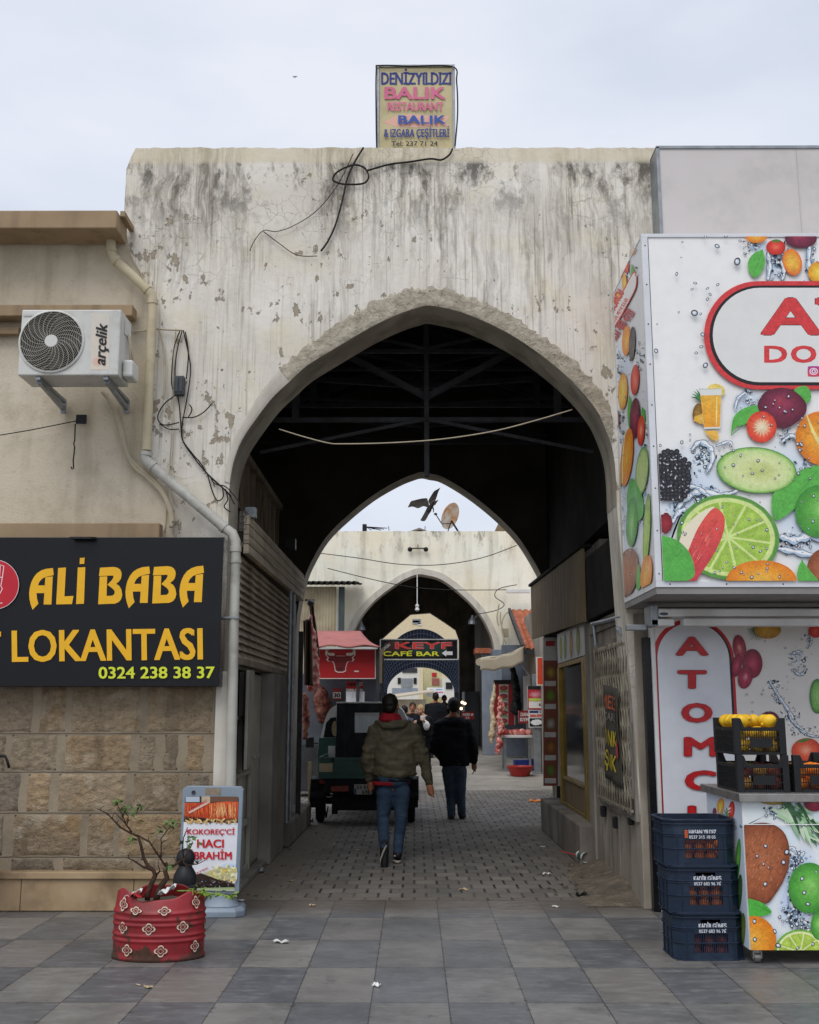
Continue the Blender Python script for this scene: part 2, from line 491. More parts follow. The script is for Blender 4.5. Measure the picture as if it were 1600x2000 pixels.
    def build(s, name, mat, parent, label=None):
        off = WL.get(parent, Vector((0, 0, 0)))
        me = bpy.data.meshes.new(name); me.from_pydata([p - off for p in s.v], [], s.f)
        ca = me.color_attributes.new('Col', 'FLOAT_COLOR', 'POINT')
        ca.data.foreach_set('color', [q for c in s.c for q in (c[0], c[1], c[2], 1.0)])
        me.materials.append(mat)
        o = bpy.data.objects.new(name, me); COL.objects.link(o); o.parent = parent; WL[o] = off
        if label: o['label'] = label
        return o

def onY(Y): return (lambda px, py: at(px, py, Y))
def onX(X): return (lambda px, py: atx(px, py, X))

# ---------------------------------------------------------------- rounded bodies: tapered limbs fused into one skin
def fused(caps, name, mat, parent, voxel=.012, smooth=4, disp=None, off=None):
    mb = MB()
    for cpt in caps:
        if cpt[0] == 'e':                                    # ellipsoid: centre, radii, rotation
            mb.ball(cpt[1], cpt[2], 16, 12, rot=cpt[3] if len(cpt) > 3 else None)
        elif cpt[0] == 'm':                                  # elliptical sections: [(centre, rx, ry)]
            b = len(mb.v); n = 20; S = cpt[1]
            for c, rx, ry in S:
                for j in range(n):
                    a = 2 * math.pi * j / n; mb.v.append(Vector(c) + Vector((rx * math.cos(a), ry * math.sin(a), 0)))
            for i in range(len(S) - 1):
                for j in range(n):
                    mb.f.append([b + i * n + j, b + i * n + (j + 1) % n, b + (i + 1) * n + (j + 1) % n, b + (i + 1) * n + j]); mb.mi.append(0)
            mb.f.append([b + j for j in range(n)][::-1]); mb.mi.append(0); mb.f.append([b + (len(S) - 1) * n + j for j in range(n)]); mb.mi.append(0)
        else:                                                # chain: points, radii
            pts, rs = cpt[0], cpt[1]
            for (p, r), (q, t) in zip(zip(pts, rs), zip(pts[1:], rs[1:])): mb.tube([p, q], [r, t], 12)
            for p, r in zip(pts, rs): mb.ball(p, r * 1.0, 12, 8)
    o = mb.build(name, mat, None)
    md = o.modifiers.new('r', 'REMESH'); md.mode = 'VOXEL'; md.voxel_size = voxel; md.use_smooth_shade = True
    if smooth:
        ms = o.modifiers.new('s', 'SMOOTH'); ms.iterations = smooth; ms.factor = .5
    dg = bpy.context.evaluated_depsgraph_get(); dg.update()
    me = bpy.data.meshes.new_from_object(o.evaluated_get(dg))
    old = o.data; o.modifiers.clear(); o.data = me; bpy.data.meshes.remove(old)
    n = len(me.vertices); co = np.empty(n * 3); me.vertices.foreach_get('co', co); co = co.reshape(-1, 3)
    if disp:
        nr = np.empty(n * 3); me.vertices.foreach_get('normal', nr); nr = nr.reshape(-1, 3)
        for i in range(n): co[i] += nr[i] * disp(Vector(co[i]))
    w_ = WL.get(parent, Vector((0, 0, 0)))
    co -= np.array(w_); me.vertices.foreach_set('co', co.ravel()); me.shade_smooth(); me.update()
    me.materials.clear(); me.materials.append(mat)
    o.parent = parent; WL[o] = w_
    return o
def wrinkle(amp, sc=(9, 9, 16), seed=0.0):
    def f(p):
        q = Vector((p.x * sc[0] + seed, p.y * sc[1], p.z * sc[2]))
        return amp * (mnoise.noise(q) + .5 * mnoise.noise(q * 2.3))
    return f
# ================================================================ materials of the setting
def mk_plaster():
    s = NT('old_plaster', .85); P = s.P; X, Y, Z = s.xyz(P)
    col = s.mix(s.ramp(s.noise(P, .9, 6), .35, .68), '#e8e3d9', '#d0c9bc')
    col = s.mix(s.mul(s.ramp(s.noise(P, 2.2, 6), .50, .70), .5), col, '#dccfae')          # damp yellowing
    W = s.n('VectorMath', {0: P, 1: s.n('VectorMath', {0: s.n('TexNoise', {'Vector': P, 'Scale': 2.0, 'Detail': 4.0}).outputs[1], 'Scale': .25}, operation='SCALE').outputs[0]}, operation='ADD').outputs[0]
    hi = s.ramp(Z, 4.6, 6.4)
    st = s.noise(s.sc(W, (15, 15, .34)), 1.0, 7, .66)
    st2 = s.noise(s.sc(P, (46, 46, 1.1)), 1.0, 4)
    reg = s.ramp(s.noise(s.sc(P, (1, 1, .4)), 1.4, 4), .38, .60)
    col = s.mix(s.mul(s.mul(s.ramp(st, .44, .64), .9), s.mul(s.add(s.mul(hi, .8), .28), reg)), col, '#857d70')
    col = s.mix(s.mul(s.mul(s.ramp(st2, .52, .66), .6), reg), col, '#756c5e')
    top = s.mul(s.ramp(Z, 5.75, 6.5), s.ramp(Z, 6.64, 6.56))
    mould = s.mul(s.ramp(s.noise(s.sc(W, (4.2, 4.2, 2.0)), 1.0, 10, .74), .50, .60), top)
    col = s.mix(s.mul(mould, .85), col, '#4b4740')
    # flaked patches show the render below
    n1 = s.noise(s.sc(P, (1, 1, .7)), 10.5, 9, .64); n0 = s.noise(P, .8, 2)
    band = s.mul(s.ramp(Z, 3.0, 3.9), s.ramp(Z, 6.3, 5.4))
    pv = s.add(n1, s.add(s.mul(s.ramp(n0, .38, .62), .10), s.add(s.mul(band, .05), s.mul(s.ramp(X, .9, -1.2), .02))))
    peel = s.ramp(pv, .735, .75)
    col = s.mix(peel, col, s.mix(s.noise(P, 16, 4), '#b0a48f', '#8d8272'))
    edge = s.mul(s.ramp(pv, .715, .735), s.ramp(pv, .765, .75))
    col = s.mix(s.mul(edge, .45), col, '#5d5345')
    sp = s.ramp(s.noise(s.sc(P, (1, 1, .6)), 21, 6, .62), .655, .685)
    col = s.mix(s.mul(s.mul(sp, s.ramp(s.noise(P, 1.3, 2), .47, .6)), s.add(.15, s.mul(band, .75))), col, '#47403a')
    ck = s.ramp(s.vor(s.n('VectorMath', {0: P, 1: s.n('VectorMath', {0: s.n('TexNoise', {'Vector': P, 'Scale': 7.0, 'Detail': 3.0}).outputs[1], 'Scale': .12}, operation='SCALE').outputs[0]}, operation='ADD').outputs[0], 7.5, 'DISTANCE_TO_EDGE'), .016, .004)
    ckm = s.mul(ck, s.ramp(s.noise(P, 1.5, 3), .52, .60))
    col = s.mix(s.mul(ckm, .28), col, '#6d6354')
    # grime below the springing
    low = s.mul(s.ramp(Z, 3.7, 2.9), s.ramp(s.noise(s.sc(P, (3, 3, 1.1)), 1.0, 7), .42, .62))
    col = s.mix(s.mul(low, .6), col, '#837a6c')
    cap = s.ramp(Z, 6.56, 6.60)
    col = s.mix(s.mul(cap, .55), col, '#d3c6a8')
    h = s.add(s.mul(s.noise(P, 22, 6), .35), s.add(s.mul(peel, -1.1), s.add(s.mul(ckm, -.5), s.mul(s.noise(P, 3, 3), .5))))
    return s.out(col, None, s.bump(h, .55, .02))

def mk_rubble():
    s = NT('bare_arch_stone', .95); P = s.P
    n = s.noise(P, 11, 9, .68)
    col = s.mix(s.ramp(n, .3, .7), '#978d7b', '#cbc2b0')
    col = s.mix(s.ramp(s.noise(P, 3, 5), .5, .7), col, '#a99f8c')
    col = s.mix(s.mul(s.ramp(s.noise(P, 30, 4), .58, .7), .7), col, '#5e5546')
    return s.out(col, None, s.bump(n, 1.0, .05))

def mk_tiles():
    s = NT('plaza_slabs', .45, 0, .5); P = s.P; X, Y, Z = s.xyz(P)
    u = s.mth('DIVIDE', s.add(X, -.19), .43); v = s.mth('DIVIDE', s.add(Y, -7.11), .815)
    iu, iv = s.mth('FLOOR', u), s.mth('FLOOR', v)
    cv = s.n('CombineXYZ', {0: iu, 1: iv, 2: 0.0}).outputs[0]
    wn = s.n('TexWhiteNoise', {'Vector': cv}, noise_dimensions='3D'); r1 = wn.outputs[0]
    chk = s.mth('ABSOLUTE', s.mth('MODULO', s.add(iu, iv), 2.0))
    t = s.add(s.mul(chk, .62), s.mul(r1, .38))
    t = s.add(s.mul(s.ramp(t, .2, .8), .62), s.mul(s.n('TexWhiteNoise', {'Vector': s.sc(cv, (5, 3, 1))}).outputs[0], .25))
    fu, fv = s.mth('FRACT', u), s.mth('FRACT', v)
    du = s.mul(s.mth('MINIMUM', fu, s.mth('SUBTRACT', 1.0, fu)), .43); dv = s.mul(s.mth('MINIMUM', fv, s.mth('SUBTRACT', 1.0, fv)), .815)
    j = s.mth('MINIMUM', du, dv)
    jw = s.add(.0015, s.mul(s.noise(P, 2.3, 2), .004))
    joint = s.mth('LESS_THAN', j, jw)
    n1, n2 = s.noise(P, 3.2, 8, .62), s.noise(s.sc(P, (2, 5, 1)), 3.0, 7, .6)
    dark = s.mix(s.ramp(n1, .3, .7), L('#484a4d'), L('#616265'))
    lite = s.mix(s.ramp(n1, .3, .7), L('#6b6863'), L('#8b8780'))
    lite = s.mix(s.ramp(s.n('TexWhiteNoise', {'Vector': s.sc(cv, (3, 7, 1))}).outputs[0], .4, .9), lite, L('#77716a'))
    col = s.mix(t, dark, lite)
    col = s.mix(s.mul(s.ramp(n2, .5, .72), .5), col, L('#85827d'))
    col = s.mix(s.mul(s.ramp(s.noise(P, 1.1, 9, .7), .48, .68), .6), col, L('#434343'))
    col = s.mix(s.mul(s.ramp(s.noise(P, 42, 3), .70, .74), .55), col, L('#b5afa6'))
    st_ = s.ramp(s.noise(s.sc(P, (1, .8, 1)), 4.5, 9, .72), .60, .66)
    col = s.mix(s.mul(st_, .5), col, L('#3a3937'))
    chip = s.mul(s.ramp(s.noise(P, 16, 5), .56, .62), s.ramp(j, .03, .004)); col = s.mix(s.mul(chip, .6), col, L('#35332f'))
    edge = s.mul(s.ramp(s.add(Y, s.mul(s.noise(P, 3, 5), .5)), 9.08, 9.42), .85)
    col = s.mix(edge, col, L('#5a5146'))
    col = s.mix(s.mul(joint, .75), col, L('#262523'))
    h = s.add(s.add(s.mul(n1, .5), s.mul(s.noise(P, 28, 5), .3)), s.mul(joint, -1.6))
    return s.out(col, s.ramp(n2, .3, .7, .3, .6), s.bump(h, .4, .006))

def mk_pavers():
    s = NT('interlocking_pavers', .8, 0, .2); P = s.P; X, Y, Z = s.xyz(P)
    yy = s.mth('DIVIDE', s.add(Y, s.mul(s.mth('SINE', s.mul(X, 2 * math.pi / .21)), .016)), .235)
    row = s.mth('FLOOR', yy); fy = s.mth('FRACT', yy)
    xx = s.add(s.mth('DIVIDE', X, .21), s.mul(s.mth('FLOORED_MODULO', row, 2.0), .5))
    fx = s.mth('FRACT', xx); ex = s.mul(s.mth('MINIMUM', fx, s.mth('SUBTRACT', 1.0, fx)), .21); ey = s.mul(s.mth('MINIMUM', fy, s.mth('SUBTRACT', 1.0, fy)), .235)
    gapv = s.mul(s.ramp(ex, .013, .008), s.add(.45, s.mul(s.ramp(s.noise(P, 3.0, 3), .4, .6), .55)))
    gaph = s.mul(s.ramp(ey, .011, .004), .5)
    f = s.mth('MAXIMUM', gapv, gaph)
    wn = s.n('TexWhiteNoise', {'Vector': s.n('CombineXYZ', {0: s.mth('FLOOR', xx), 1: row, 2: 3.0}).outputs[0]}).outputs[0]
    base = s.mix(wn, L('#625f5b'), L('#7f7a74'))
    lip = s.mul(s.ramp(fy, .10, .03), s.ramp(s.noise(P, 7, 4), .45, .6)); base = s.mix(s.mul(lip, .45), base, L('#a09a90'))
    n1 = s.noise(P, 2.4, 8, .65)
    col = s.mix(s.mul(s.ramp(n1, .42, .7), .5), base, L('#504e4a'))
    col = s.mix(s.mul(s.ramp(s.noise(P, 26, 4), .5, .7), .35), col, L('#8a847a'))
    col = s.mix(f, col, L('#1f1d1b'))
    ax = s.mul(s.mth('ABSOLUTE', s.add(X, -.25)), s.ramp(Y, 18, 15, .3, 1))
    dirt = s.mul(s.ramp(s.add(ax, s.mul(s.noise(P, 3.5, 8, .7), .9)), 1.45, 2.05), .95)
    dirt2 = s.ramp(s.add(Y, s.mul(s.noise(P, 3.2, 8, .68), 1.0)), 10.35, 9.85)
    d = s.mth('MAXIMUM', dirt, s.mul(dirt2, .92))
    patch = s.mul(s.ramp(s.noise(P, .9, 3), .55, .66), .25)
    d = s.mth('MAXIMUM', d, patch)
    dc = s.mix(s.noise(P, 9, 7), L('#5a5248'), L('#7d7467'))
    col = s.mix(d, col, dc)
    h = s.add(s.mul(s.mul(f, -1.0), s.mth('SUBTRACT', 1.0, s.mul(d, .8))), s.mul(s.noise(P, 30, 5), .35))
    return s.out(col, None, s.bump(h, .6, .02))

def mk_concrete_ground():
    s = NT('street_concrete', .85); P = s.P
    n = s.noise(P, 1.3, 9, .65)
    col = s.mix(s.ramp(n, .3, .7), L('#77726a'), L('#a09a90'))
    col = s.mix(s.mul(s.ramp(s.noise(s.sc(P, (.5, 2.2, 1)), 2.0, 6), .55, .7), .6), col, L('#5c5852'))
    col = s.mix(s.mul(s.ramp(s.noise(P, 30, 3), .6, .7), .3), col, L('#b3ada3'))
    return s.out(col, None, s.bump(s.noise(P, 18, 6), .3, .01))

def mk_stonewall():
    s = NT('ashlar_blocks', .92, 0, .2); P = s.P
    a = s.n('VertexColor', layer_name='Col').outputs[0]
    n = s.noise(s.sc(P, (1, 1, 1.5)), 15, 9, .72)
    col = s.mix(s.ramp(n, .36, .64), a, s.n('VectorMath', {0: a, 'Scale': .62}, operation='SCALE').outputs[0])
    col = s.mix(s.mul(s.ramp(s.noise(P, 2.0, 6), .54, .68), .55), col, L('#a58660'))
    col = s.mix(s.mul(s.ramp(s.noise(P, 5.0, 7, .7), .54, .64), .6), col, L('#bdb09a'))
    col = s.mix(s.mul(s.ramp(s.noise(s.sc(P, (5, 5, .7)), 1.0, 6), .53, .7), .55), col, L('#4f463c'))
    col = s.mix(s.mul(s.ramp(s.noise(P, 40, 3), .6, .7), .4), col, L('#3f372e'))
    return s.out(col, None, s.bump(s.add(n, s.mul(s.noise(P, 60, 5), .4)), 1.0, .03))

def mk_cream():
    s = NT('cream_render', .88); P = s.P; X, Y, Z = s.xyz(P)
    col = s.mix(s.ramp(s.noise(P, .7, 6), .35, .65), '#fbf5e6', '#f0e6cd')
    col = s.mix(s.mul(s.ramp(s.noise(s.sc(P, (3, 3, .35)), 1.0, 6), .5, .68), .45), col, '#a3967c')
    top = s.ramp(Z, 5.7, 6.7)
    mo = s.mul(s.ramp(s.noise(s.sc(P, (4, 4, 1.6)), 1.0, 8, .66), .53, .66), s.add(.12, s.mul(top, .75)))
    col = s.mix(mo, col, '#57503f')
    return s.out(col, None, s.bump(s.noise(P, 12, 6), .35, .02))

M = {}
M['plaster'] = mk_plaster(); M['rubble'] = mk_rubble(); M['tiles'] = mk_tiles(); M['pavers'] = mk_pavers()
M['concrete_ground'] = mk_concrete_ground(); M['ashlar'] = mk_stonewall(); M['cream'] = mk_cream()
M['soffit'] = streaked('arch_soffit', L('#b0a897'), L('#8b8375'), L('#5a544a'), True, .9, .6, 4, .5, 18)
M['whiteplaster'] = streaked('patched_white_plaster', L('#d0cbc0'), L('#b5afa2'), L('#8f887b'), True, .85, .5, 5, .4, 20)
s = NT('beige_wall_paint', .85); P = s.P
col = s.mix(s.ramp(s.noise(P, .8, 5), .35, .65), L('#d3c9b6'), L('#c3b7a1'))
col = s.mix(s.mul(s.ramp(s.noise(P, 3.2, 9, .7), .50, .68), .45), col, L('#a39680'))
col = s.mix(s.mul(s.ramp(s.noise(s.sc(P, (5, 5, .5)), 1.0, 6), .5, .7), .5), col, L('#94876f'))
col = s.mix(s.mul(s.ramp(s.noise(P, 24, 6, .7), .60, .68), .4), col, L('#8a7d67'))
M['beige'] = s.out(col, None, s.bump(s.add(s.noise(P, 60, 4), s.mul(s.noise(P, 14, 4), .8)), .5, .008))
M['tan'] = streaked('tan_trim_paint', L('#a18a6c'), L('#8f7a5f'), L('#6c5a47'), True, .75, .55, 8, .25, 30)
M['marble'] = simple('beige_skirting_stone', L('#b09878'), L('#8d7657'), .6, 0, 2.2, .9, .15, 30, .3, L('#5a4c3a'), .5, 3)
M['mortar'] = simple('wall_mortar', L('#998c78'), L('#7f7361'), .95, 0, 3, .8, .5, 40, .2, L('#4f473b'), .5, 2, .01)
M['nearblack'] = simple('near_black_surface', L('#2e2b29'), L('#1a1918'), .95, 0, 1.4, .9, .4, 20, .1, None, .5, 3, .01)  # near-black base colour carries the deep shade of the hall interior
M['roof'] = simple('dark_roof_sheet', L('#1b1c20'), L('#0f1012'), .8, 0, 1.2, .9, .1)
M['steel'] = simple('grey_truss_steel', L('#424347'), L('#302f2e'), .7, .2, 5, .8, .1)
M['plank'] = streaked('weathered_grey_planks', L('#cabca5'), L('#a89a84'), L('#655a4d'), False, .9, .75, 14, .5, 40)
M['louvre'] = streaked('dusty_louvre_boards', L('#c6b7a0'), L('#a39480'), L('#5d5246'), True, .9, .7, 3, .4, 40)
M['panel'] = streaked('greyish_wood_panel', L('#94846f'), L('#756a5c'), L('#4a433b'), True, .85, .6, 6, .3, 40)
M['paintedwood'] = streaked('worn_grey_green_paint', L('#a8a598'), L('#8c887d'), L('#5a574f'), True, .8, .6, 5, .3, 40)
M['dimwall'] = streaked('grimy_side_wall', L('#a39c91'), L('#857e74'), L('#57514a'), True, .9, .65, 4, .5, 20)
M['grimecol'] = streaked('grimy_concrete', L('#8d867d'), L('#6d665e'), L('#48433d'), True, .9, .65, 3, .5, 22)
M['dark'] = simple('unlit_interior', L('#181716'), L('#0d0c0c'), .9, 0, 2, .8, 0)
M['galv'] = simple('galvanised_metal', L('#9a9fa3'), L('#7f8386'), .45, .6, 9, .8, .06)
M['tanwood'] = streaked('tan_plywood_fascia', L('#8d7a5c'), L('#79674b'), L('#4e4130'), True, .8, .7, 9, .3, 40)
M['white'] = simple('white_paint', L('#d9d9d6'), L('#c4c4c0'), .45, 0, 3, .6, .05, 60, .4, L('#9a968c'), .35, 2)
M['black'] = simple('black_plastic', L('#1b1c1e'), L('#131415'), .5, 0, 8, .6, .1)
M['cable'] = simple('black_cable', L('#221f1e'), L('#171514'), .7, 0, 9, .5, 0)
M['palecable'] = simple('pale_cable', L('#b7ab93'), L('#958b76'), .7, 0, 9, .5, 0)
M['print'] = print_mat('printed_vinyl'); M['fruitprint'] = print_mat('fruit_printed_vinyl', .35, .06, .62); M['printmatte'] = print_mat('faded_print', .6, .14)

# ================================================================ ground
single(MB().quad((-400, -200, -.06), (400, -200, -.06), (400, 900, -.06), (-400, 900, -.06)), 'ground', M['concrete_ground'], 'bare ground around the market hall', 'ground', kind='structure')
single(MB().quad((-14, -10, 0), (14, -10, 0), (14, 9.5, 0), (-14, 9.5, 0)), 'pavement', M['tiles'], 'square of grey and slate stone slabs', 'pavement', kind='structure')
single(MB().quad((-2.3, 9.5, .001), (2.5, 9.5, .001), (2.5, 15.5, .001), (-2.3, 15.5, .001)).quad((-9, 15.5, .001), (9, 15.5, .001), (9, 22, .001), (-9, 22, .001)), 'passage_road', M['pavers'], 'dark interlocking pavers under the arches', 'road', kind='structure')
mb = MB()
mb.sheet(lambda u, v: (-14 + 28 * u, 22 + 8 * v, .38 * v - .001), 6, 6); mb.quad((-14, 30, .379), (14, 30, .379), (14, 130, .379), (-14, 130, .379))
single(mb, 'street', M['concrete_ground'], 'pale concrete street climbing behind the arch', 'road', kind='structure')
mb = MB()
def bank(u, v):
    Y = 9.2 + 2.6 * v; n_ = mnoise.noise(Vector((u * 2, Y * 2.4, 0))) * .03
    wd = .55 - .2 * v + .16 * mnoise.noise(Vector((Y * 1.7, 3, 0))) + .06 * mnoise.noise(Vector((Y * 6, 5, 0)))
    return (1.92 - wd * (1 - u), Y, .004 + (u ** 1.5) * (.13 + n_) * min(1, (1 - v) * 4 + .15) * min(1, v * 5) - (.02 if u == 0 else 0))
mb.sheet(bank, 14, 40)
M['dirt'] = simple('dirt_and_rubble', L('#70675b'), L('#565046'), .95, 0, 5, 1, .9, 26, .1, L('#8d8373'), .6, 9, .03)
single(mb, 'dirt_bank', M['dirt'], 'bank of dirt and crumbled mortar at foot of right passage wall', 'ground', kind='structure', smooth=True)

# ================================================================ the front wall and its pointed arch
Y1, T1 = 9.11, .46
A1 = [(447, 985), (449, 944), (456, 904), (472, 861), (499, 820), (532, 777), (565.6, 745), (600, 714), (665, 674), (730, 636), (785, 611), (822, 599), (836, 596), (850, 598), (884, 605), (919, 616), (989, 648), (1058, 694), (1118, 745), (1164.5, 800), (1187, 847), (1198, 884), (1203, 930), (1205, 985)]
def pxz(p, Y): v = at(p[0], p[1], Y); return (v.x, v.z)
arch1 = [pxz(p, Y1) for p in spline(A1, 4, False)]
wall = thing('arch_wall', 'weathered white plaster wall with a wide pointed arch through it', 'wall', (.1, Y1, 0))
def arch_wall(mb, arch, Y, T, xl, xr, top, jl, jr, front=0, rev=0):
    pts = [(xl, 0)] + top + [(xr, 0), (jr, 0)] + [p for p in reversed(arch)] + [(jl, 0)]
    mb.extr([(x, Y, z) for x, z in pts], (0, T, 0), front, rev)
rt = random.Random(5)
top = []
for i, px in enumerate(range(247, 1300, 9)):
    py = 288.5 + 2.2 * mnoise.noise(Vector((px * .03, 0, 3))) + rt.uniform(-.9, .9)
    if px < 262: py = 330 - (px - 247) * 2.6
    top.append(pxz((px, py), Y1))
top.append((4.5, top[-1][1]))
mb = MB(); arch_wall(mb, arch1, Y1, T1, top[0][0] - .02, 4.5, top, arch1[0][0], 1.9)
wf = mb.build('plaster_face', [M['plaster']], wall)
# soffit lining, 2 mm inside the opening
mb = MB()
a_in = [(x + (.003 if x < .1 else -.003), z - .003) for x, z in arch1]
for (x0, z0), (x1, z1) in zip(a_in, a_in[1:]): mb.quad((x0, Y1 + .004, z0), (x1, Y1 + .004, z1), (x1, Y1 + T1 + .003, z1), (x0, Y1 + T1 + .003, z0))
mb.quad((a_in[0][0], Y1 + .004, 0), (a_in[0][0], Y1 + .004, a_in[0][1]), (a_in[0][0], Y1 + T1 + .003, a_in[0][1]), (a_in[0][0], Y1 + T1 + .003, 0))
mb.build('soffit', M['soffit'], wall, fix=False)
# bare stone band round the arch: broken plaster edge outside, rough surface
OUT1 = [(545, 719.5), (600, 676), (640, 648), (690, 612), (730, 588), (770, 572), (810, 563), (850, 561), (890, 570), (933, 588), (975, 604), (1026, 634), (1064, 660), (1104, 690), (1151, 736), (1183, 777), (1197, 812)]
INN1 = [(565.6, 746), (600, 714), (640, 689), (690, 659), (730, 636), (770, 617), (810, 602), (838, 597), (880, 604), (919, 616), (960, 634), (1000, 655), (1040, 681), (1080, 711), (1130, 757), (1172, 812), (1195, 868)]
def band(name, O, I, mat, nu, nv, amp, lift, jag):
    o_, i_ = spline(O, 8, False), spline(I, 8, False)
    def f(u, v):
        k_ = u * (len(o_) - 1); a = int(min(k_, len(o_) - 2)); t = k_ - a
        po = [o_[a][q] * (1 - t) + o_[a + 1][q] * t for q in (0, 1)]; pi_ = [i_[a][q] * (1 - t) + i_[a + 1][q] * t for q in (0, 1)]
        j = jag * (mnoise.noise(Vector((po[0] * .06, po[1] * .06, 1))) + .6 * mnoise.noise(Vector((po[0] * .21, po[1] * .21, 4)))) if v > .99 else 0
        vv = v + j
        px, py = pi_[0] + (po[0] - pi_[0]) * vv, pi_[1] + (po[1] - pi_[1]) * vv
        p = at(px, py, Y1)
        d = lift + amp * (mnoise.noise(Vector((p.x * 9, p.z * 9, 2))) + .7 * mnoise.noise(Vector((p.x * 24, p.z * 24, 7))))
        if v < .02 or v > .98: d = .003
        return (p.x, Y1 - max(d, .003), p.z)
    mb = MB(); mb.sheet(f, nu, nv); return mb.build(name, mat, wall, smooth=True)
band('archivolt', OUT1, INN1, M['rubble'], 150, 9, .006, .009, .30)
band('smooth_arch_band', [(438, 940), (444, 900), (458, 858), (482, 810), (512, 765), (546, 722)], [(449, 944), (456, 904), (472, 861), (499, 820), (532, 777), (565, 746)], M['whiteplaster'], 30, 5, .001, .012, .06)

# ================================================================ hall behind the front arch: side walls, roof, trusses
Y2, T2 = 15.0, .45
hall = thing('market_hall', 'dark roofed hall between the two nearest arches', 'hall', (0, 12.3, 0))
mb = MB(); mb.box((-2.62, Y1 + T1 + .004, 3.2), (-2.45, Y2, 6.6)); mb.build('left_upper_wall', M['nearblack'], hall)
mb = MB(); mb.box((1.9, Y1 + T1 + .004, 3.42), (3.0, Y2, 6.6)); mb.build('right_upper_wall', M['nearblack'], hall)
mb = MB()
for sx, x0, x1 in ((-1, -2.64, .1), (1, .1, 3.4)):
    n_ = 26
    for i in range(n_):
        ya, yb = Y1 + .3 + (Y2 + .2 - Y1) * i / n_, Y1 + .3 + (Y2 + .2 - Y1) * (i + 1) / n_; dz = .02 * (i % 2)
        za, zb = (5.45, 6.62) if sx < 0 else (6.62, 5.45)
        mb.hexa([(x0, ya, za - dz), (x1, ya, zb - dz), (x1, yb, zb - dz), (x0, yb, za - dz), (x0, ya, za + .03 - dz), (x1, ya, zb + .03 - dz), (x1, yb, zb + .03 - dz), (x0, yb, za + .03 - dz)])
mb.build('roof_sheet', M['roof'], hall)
for Y in (10.6, 12.4, 14.2):
    z1, z2 = at(835, 683, 10.6).z, at(838, 820, 10.6).z
    cx = .13
    mb = MB()
    if Y > 11: z1 += .22 * (Y - 10.6); z2 = 5.2
    mb.beam((cx, Y, z2 - (.6 if Y < 11 else 0)), (cx, Y, 6.5), .05); mb.beam((-2.4, Y, z2), (2.2, Y, z2), .045); mb.beam((-1.5, Y + .05, z1), (1.75, Y + .05, z1), .04)
    for sx in (-1, 1):
        mb.beam((cx, Y - .03, z2), (cx + sx * 1.7, Y - .03, z2 - (.35 if Y < 11 else -.1)), .03); mb.beam((cx, Y + .03, z2 + .25), (cx + sx * 1.4, Y + .03, 5.55), .06)
        mb.beam((cx, Y - .03, z1), (cx + sx * 1.0, Y - .03, z1 + .22), .03); mb.beam((cx + sx * 1.35, Y, z2), (cx + sx * 1.35, Y, 5.9), .07)
        mb.beam((cx, Y + .1, 6.45), (cx + sx * 3.0, Y + .1, 5.42), .09, .1)
    mb.build('truss', M['steel'], hall)

# ---- left side of the passage
XL = -1.56
gal = thing('gallery_front', 'dusty timber gallery and boarded shop front on left passage wall', 'shop front', (XL, 12.3, 0))
mb = MB(); mb.box((-2.4, Y1 + T1 + .004, 0), (XL - .10, Y2, 3.05)); mb.build('wall', M['paintedwood'], gal)
mb = MB()
n_ = 14
for i in range(n_):
    z0 = 2.06 + i * .068
    mb.hexa([(XL - .09, 9.6, z0), (XL - .02, 9.6, z0), (XL - .02, 13.9, z0), (XL - .09, 13.9, z0), (XL - .09, 9.6, z0 + .064), (XL - .055, 9.6, z0 + .064), (XL - .055, 13.9, z0 + .064), (XL - .09, 13.9, z0 + .064)])
mb.build('louvre_boards', M['louvre'], gal)
mb = MB(); mb.box((XL - .09, 9.6, 1.99), (XL + .02, 13.9, 2.055)); mb.build('lintel', M['panel'], gal, bevel=.008)
mb = MB()
for i in range(4):
    z0 = 3.0 + i * .09
    mb.hexa([(XL + .0, 9.62, z0), (XL + .05, 9.62, z0), (XL + .05, 14.6, z0 + .06), (XL + .0, 14.6, z0 + .06), (XL + .0, 9.62, z0 + .083), (XL + .045, 9.62, z0 + .083), (XL + .045, 14.6, z0 + .143), (XL + .0, 14.6, z0 + .143)])
mb.build('plank_band', M['plank'], gal)
mb = MB(); mb.box((-2.4, 9.62, 3.06), (XL - .003, 14.6, 3.10)); mb.build('balcony_floor', M['panel'], gal)
mb = MB(); mb.box((-1.95, 9.9, 3.12), (-1.90, 14.5, 4.3))
for i in range(11):
    y0 = 9.9 + i * .45; mb.box((-1.90, y0, 3.12), (-1.86, y0 + .05, 4.3))
mb.box((-1.90, 9.9, 3.7), (-1.855, 14.5, 3.75)); mb.box((-1.97, 9.9, 4.3), (-1.82, 14.5, 4.38))
for i in range(2):
    y0 = 10.6 + i * 1.9; pts = [(-1.85, y0 + .75 * t, 3.15 + 1.05 * math.sin(min(1, (1 - abs(2 * t - 1)) * 1.0) * 1.4)) for t in [q / 10 for q in range(11)]]
    mb.tube(pts, .018, 6)
mb.build('batten_screen', M['panel'], gal)
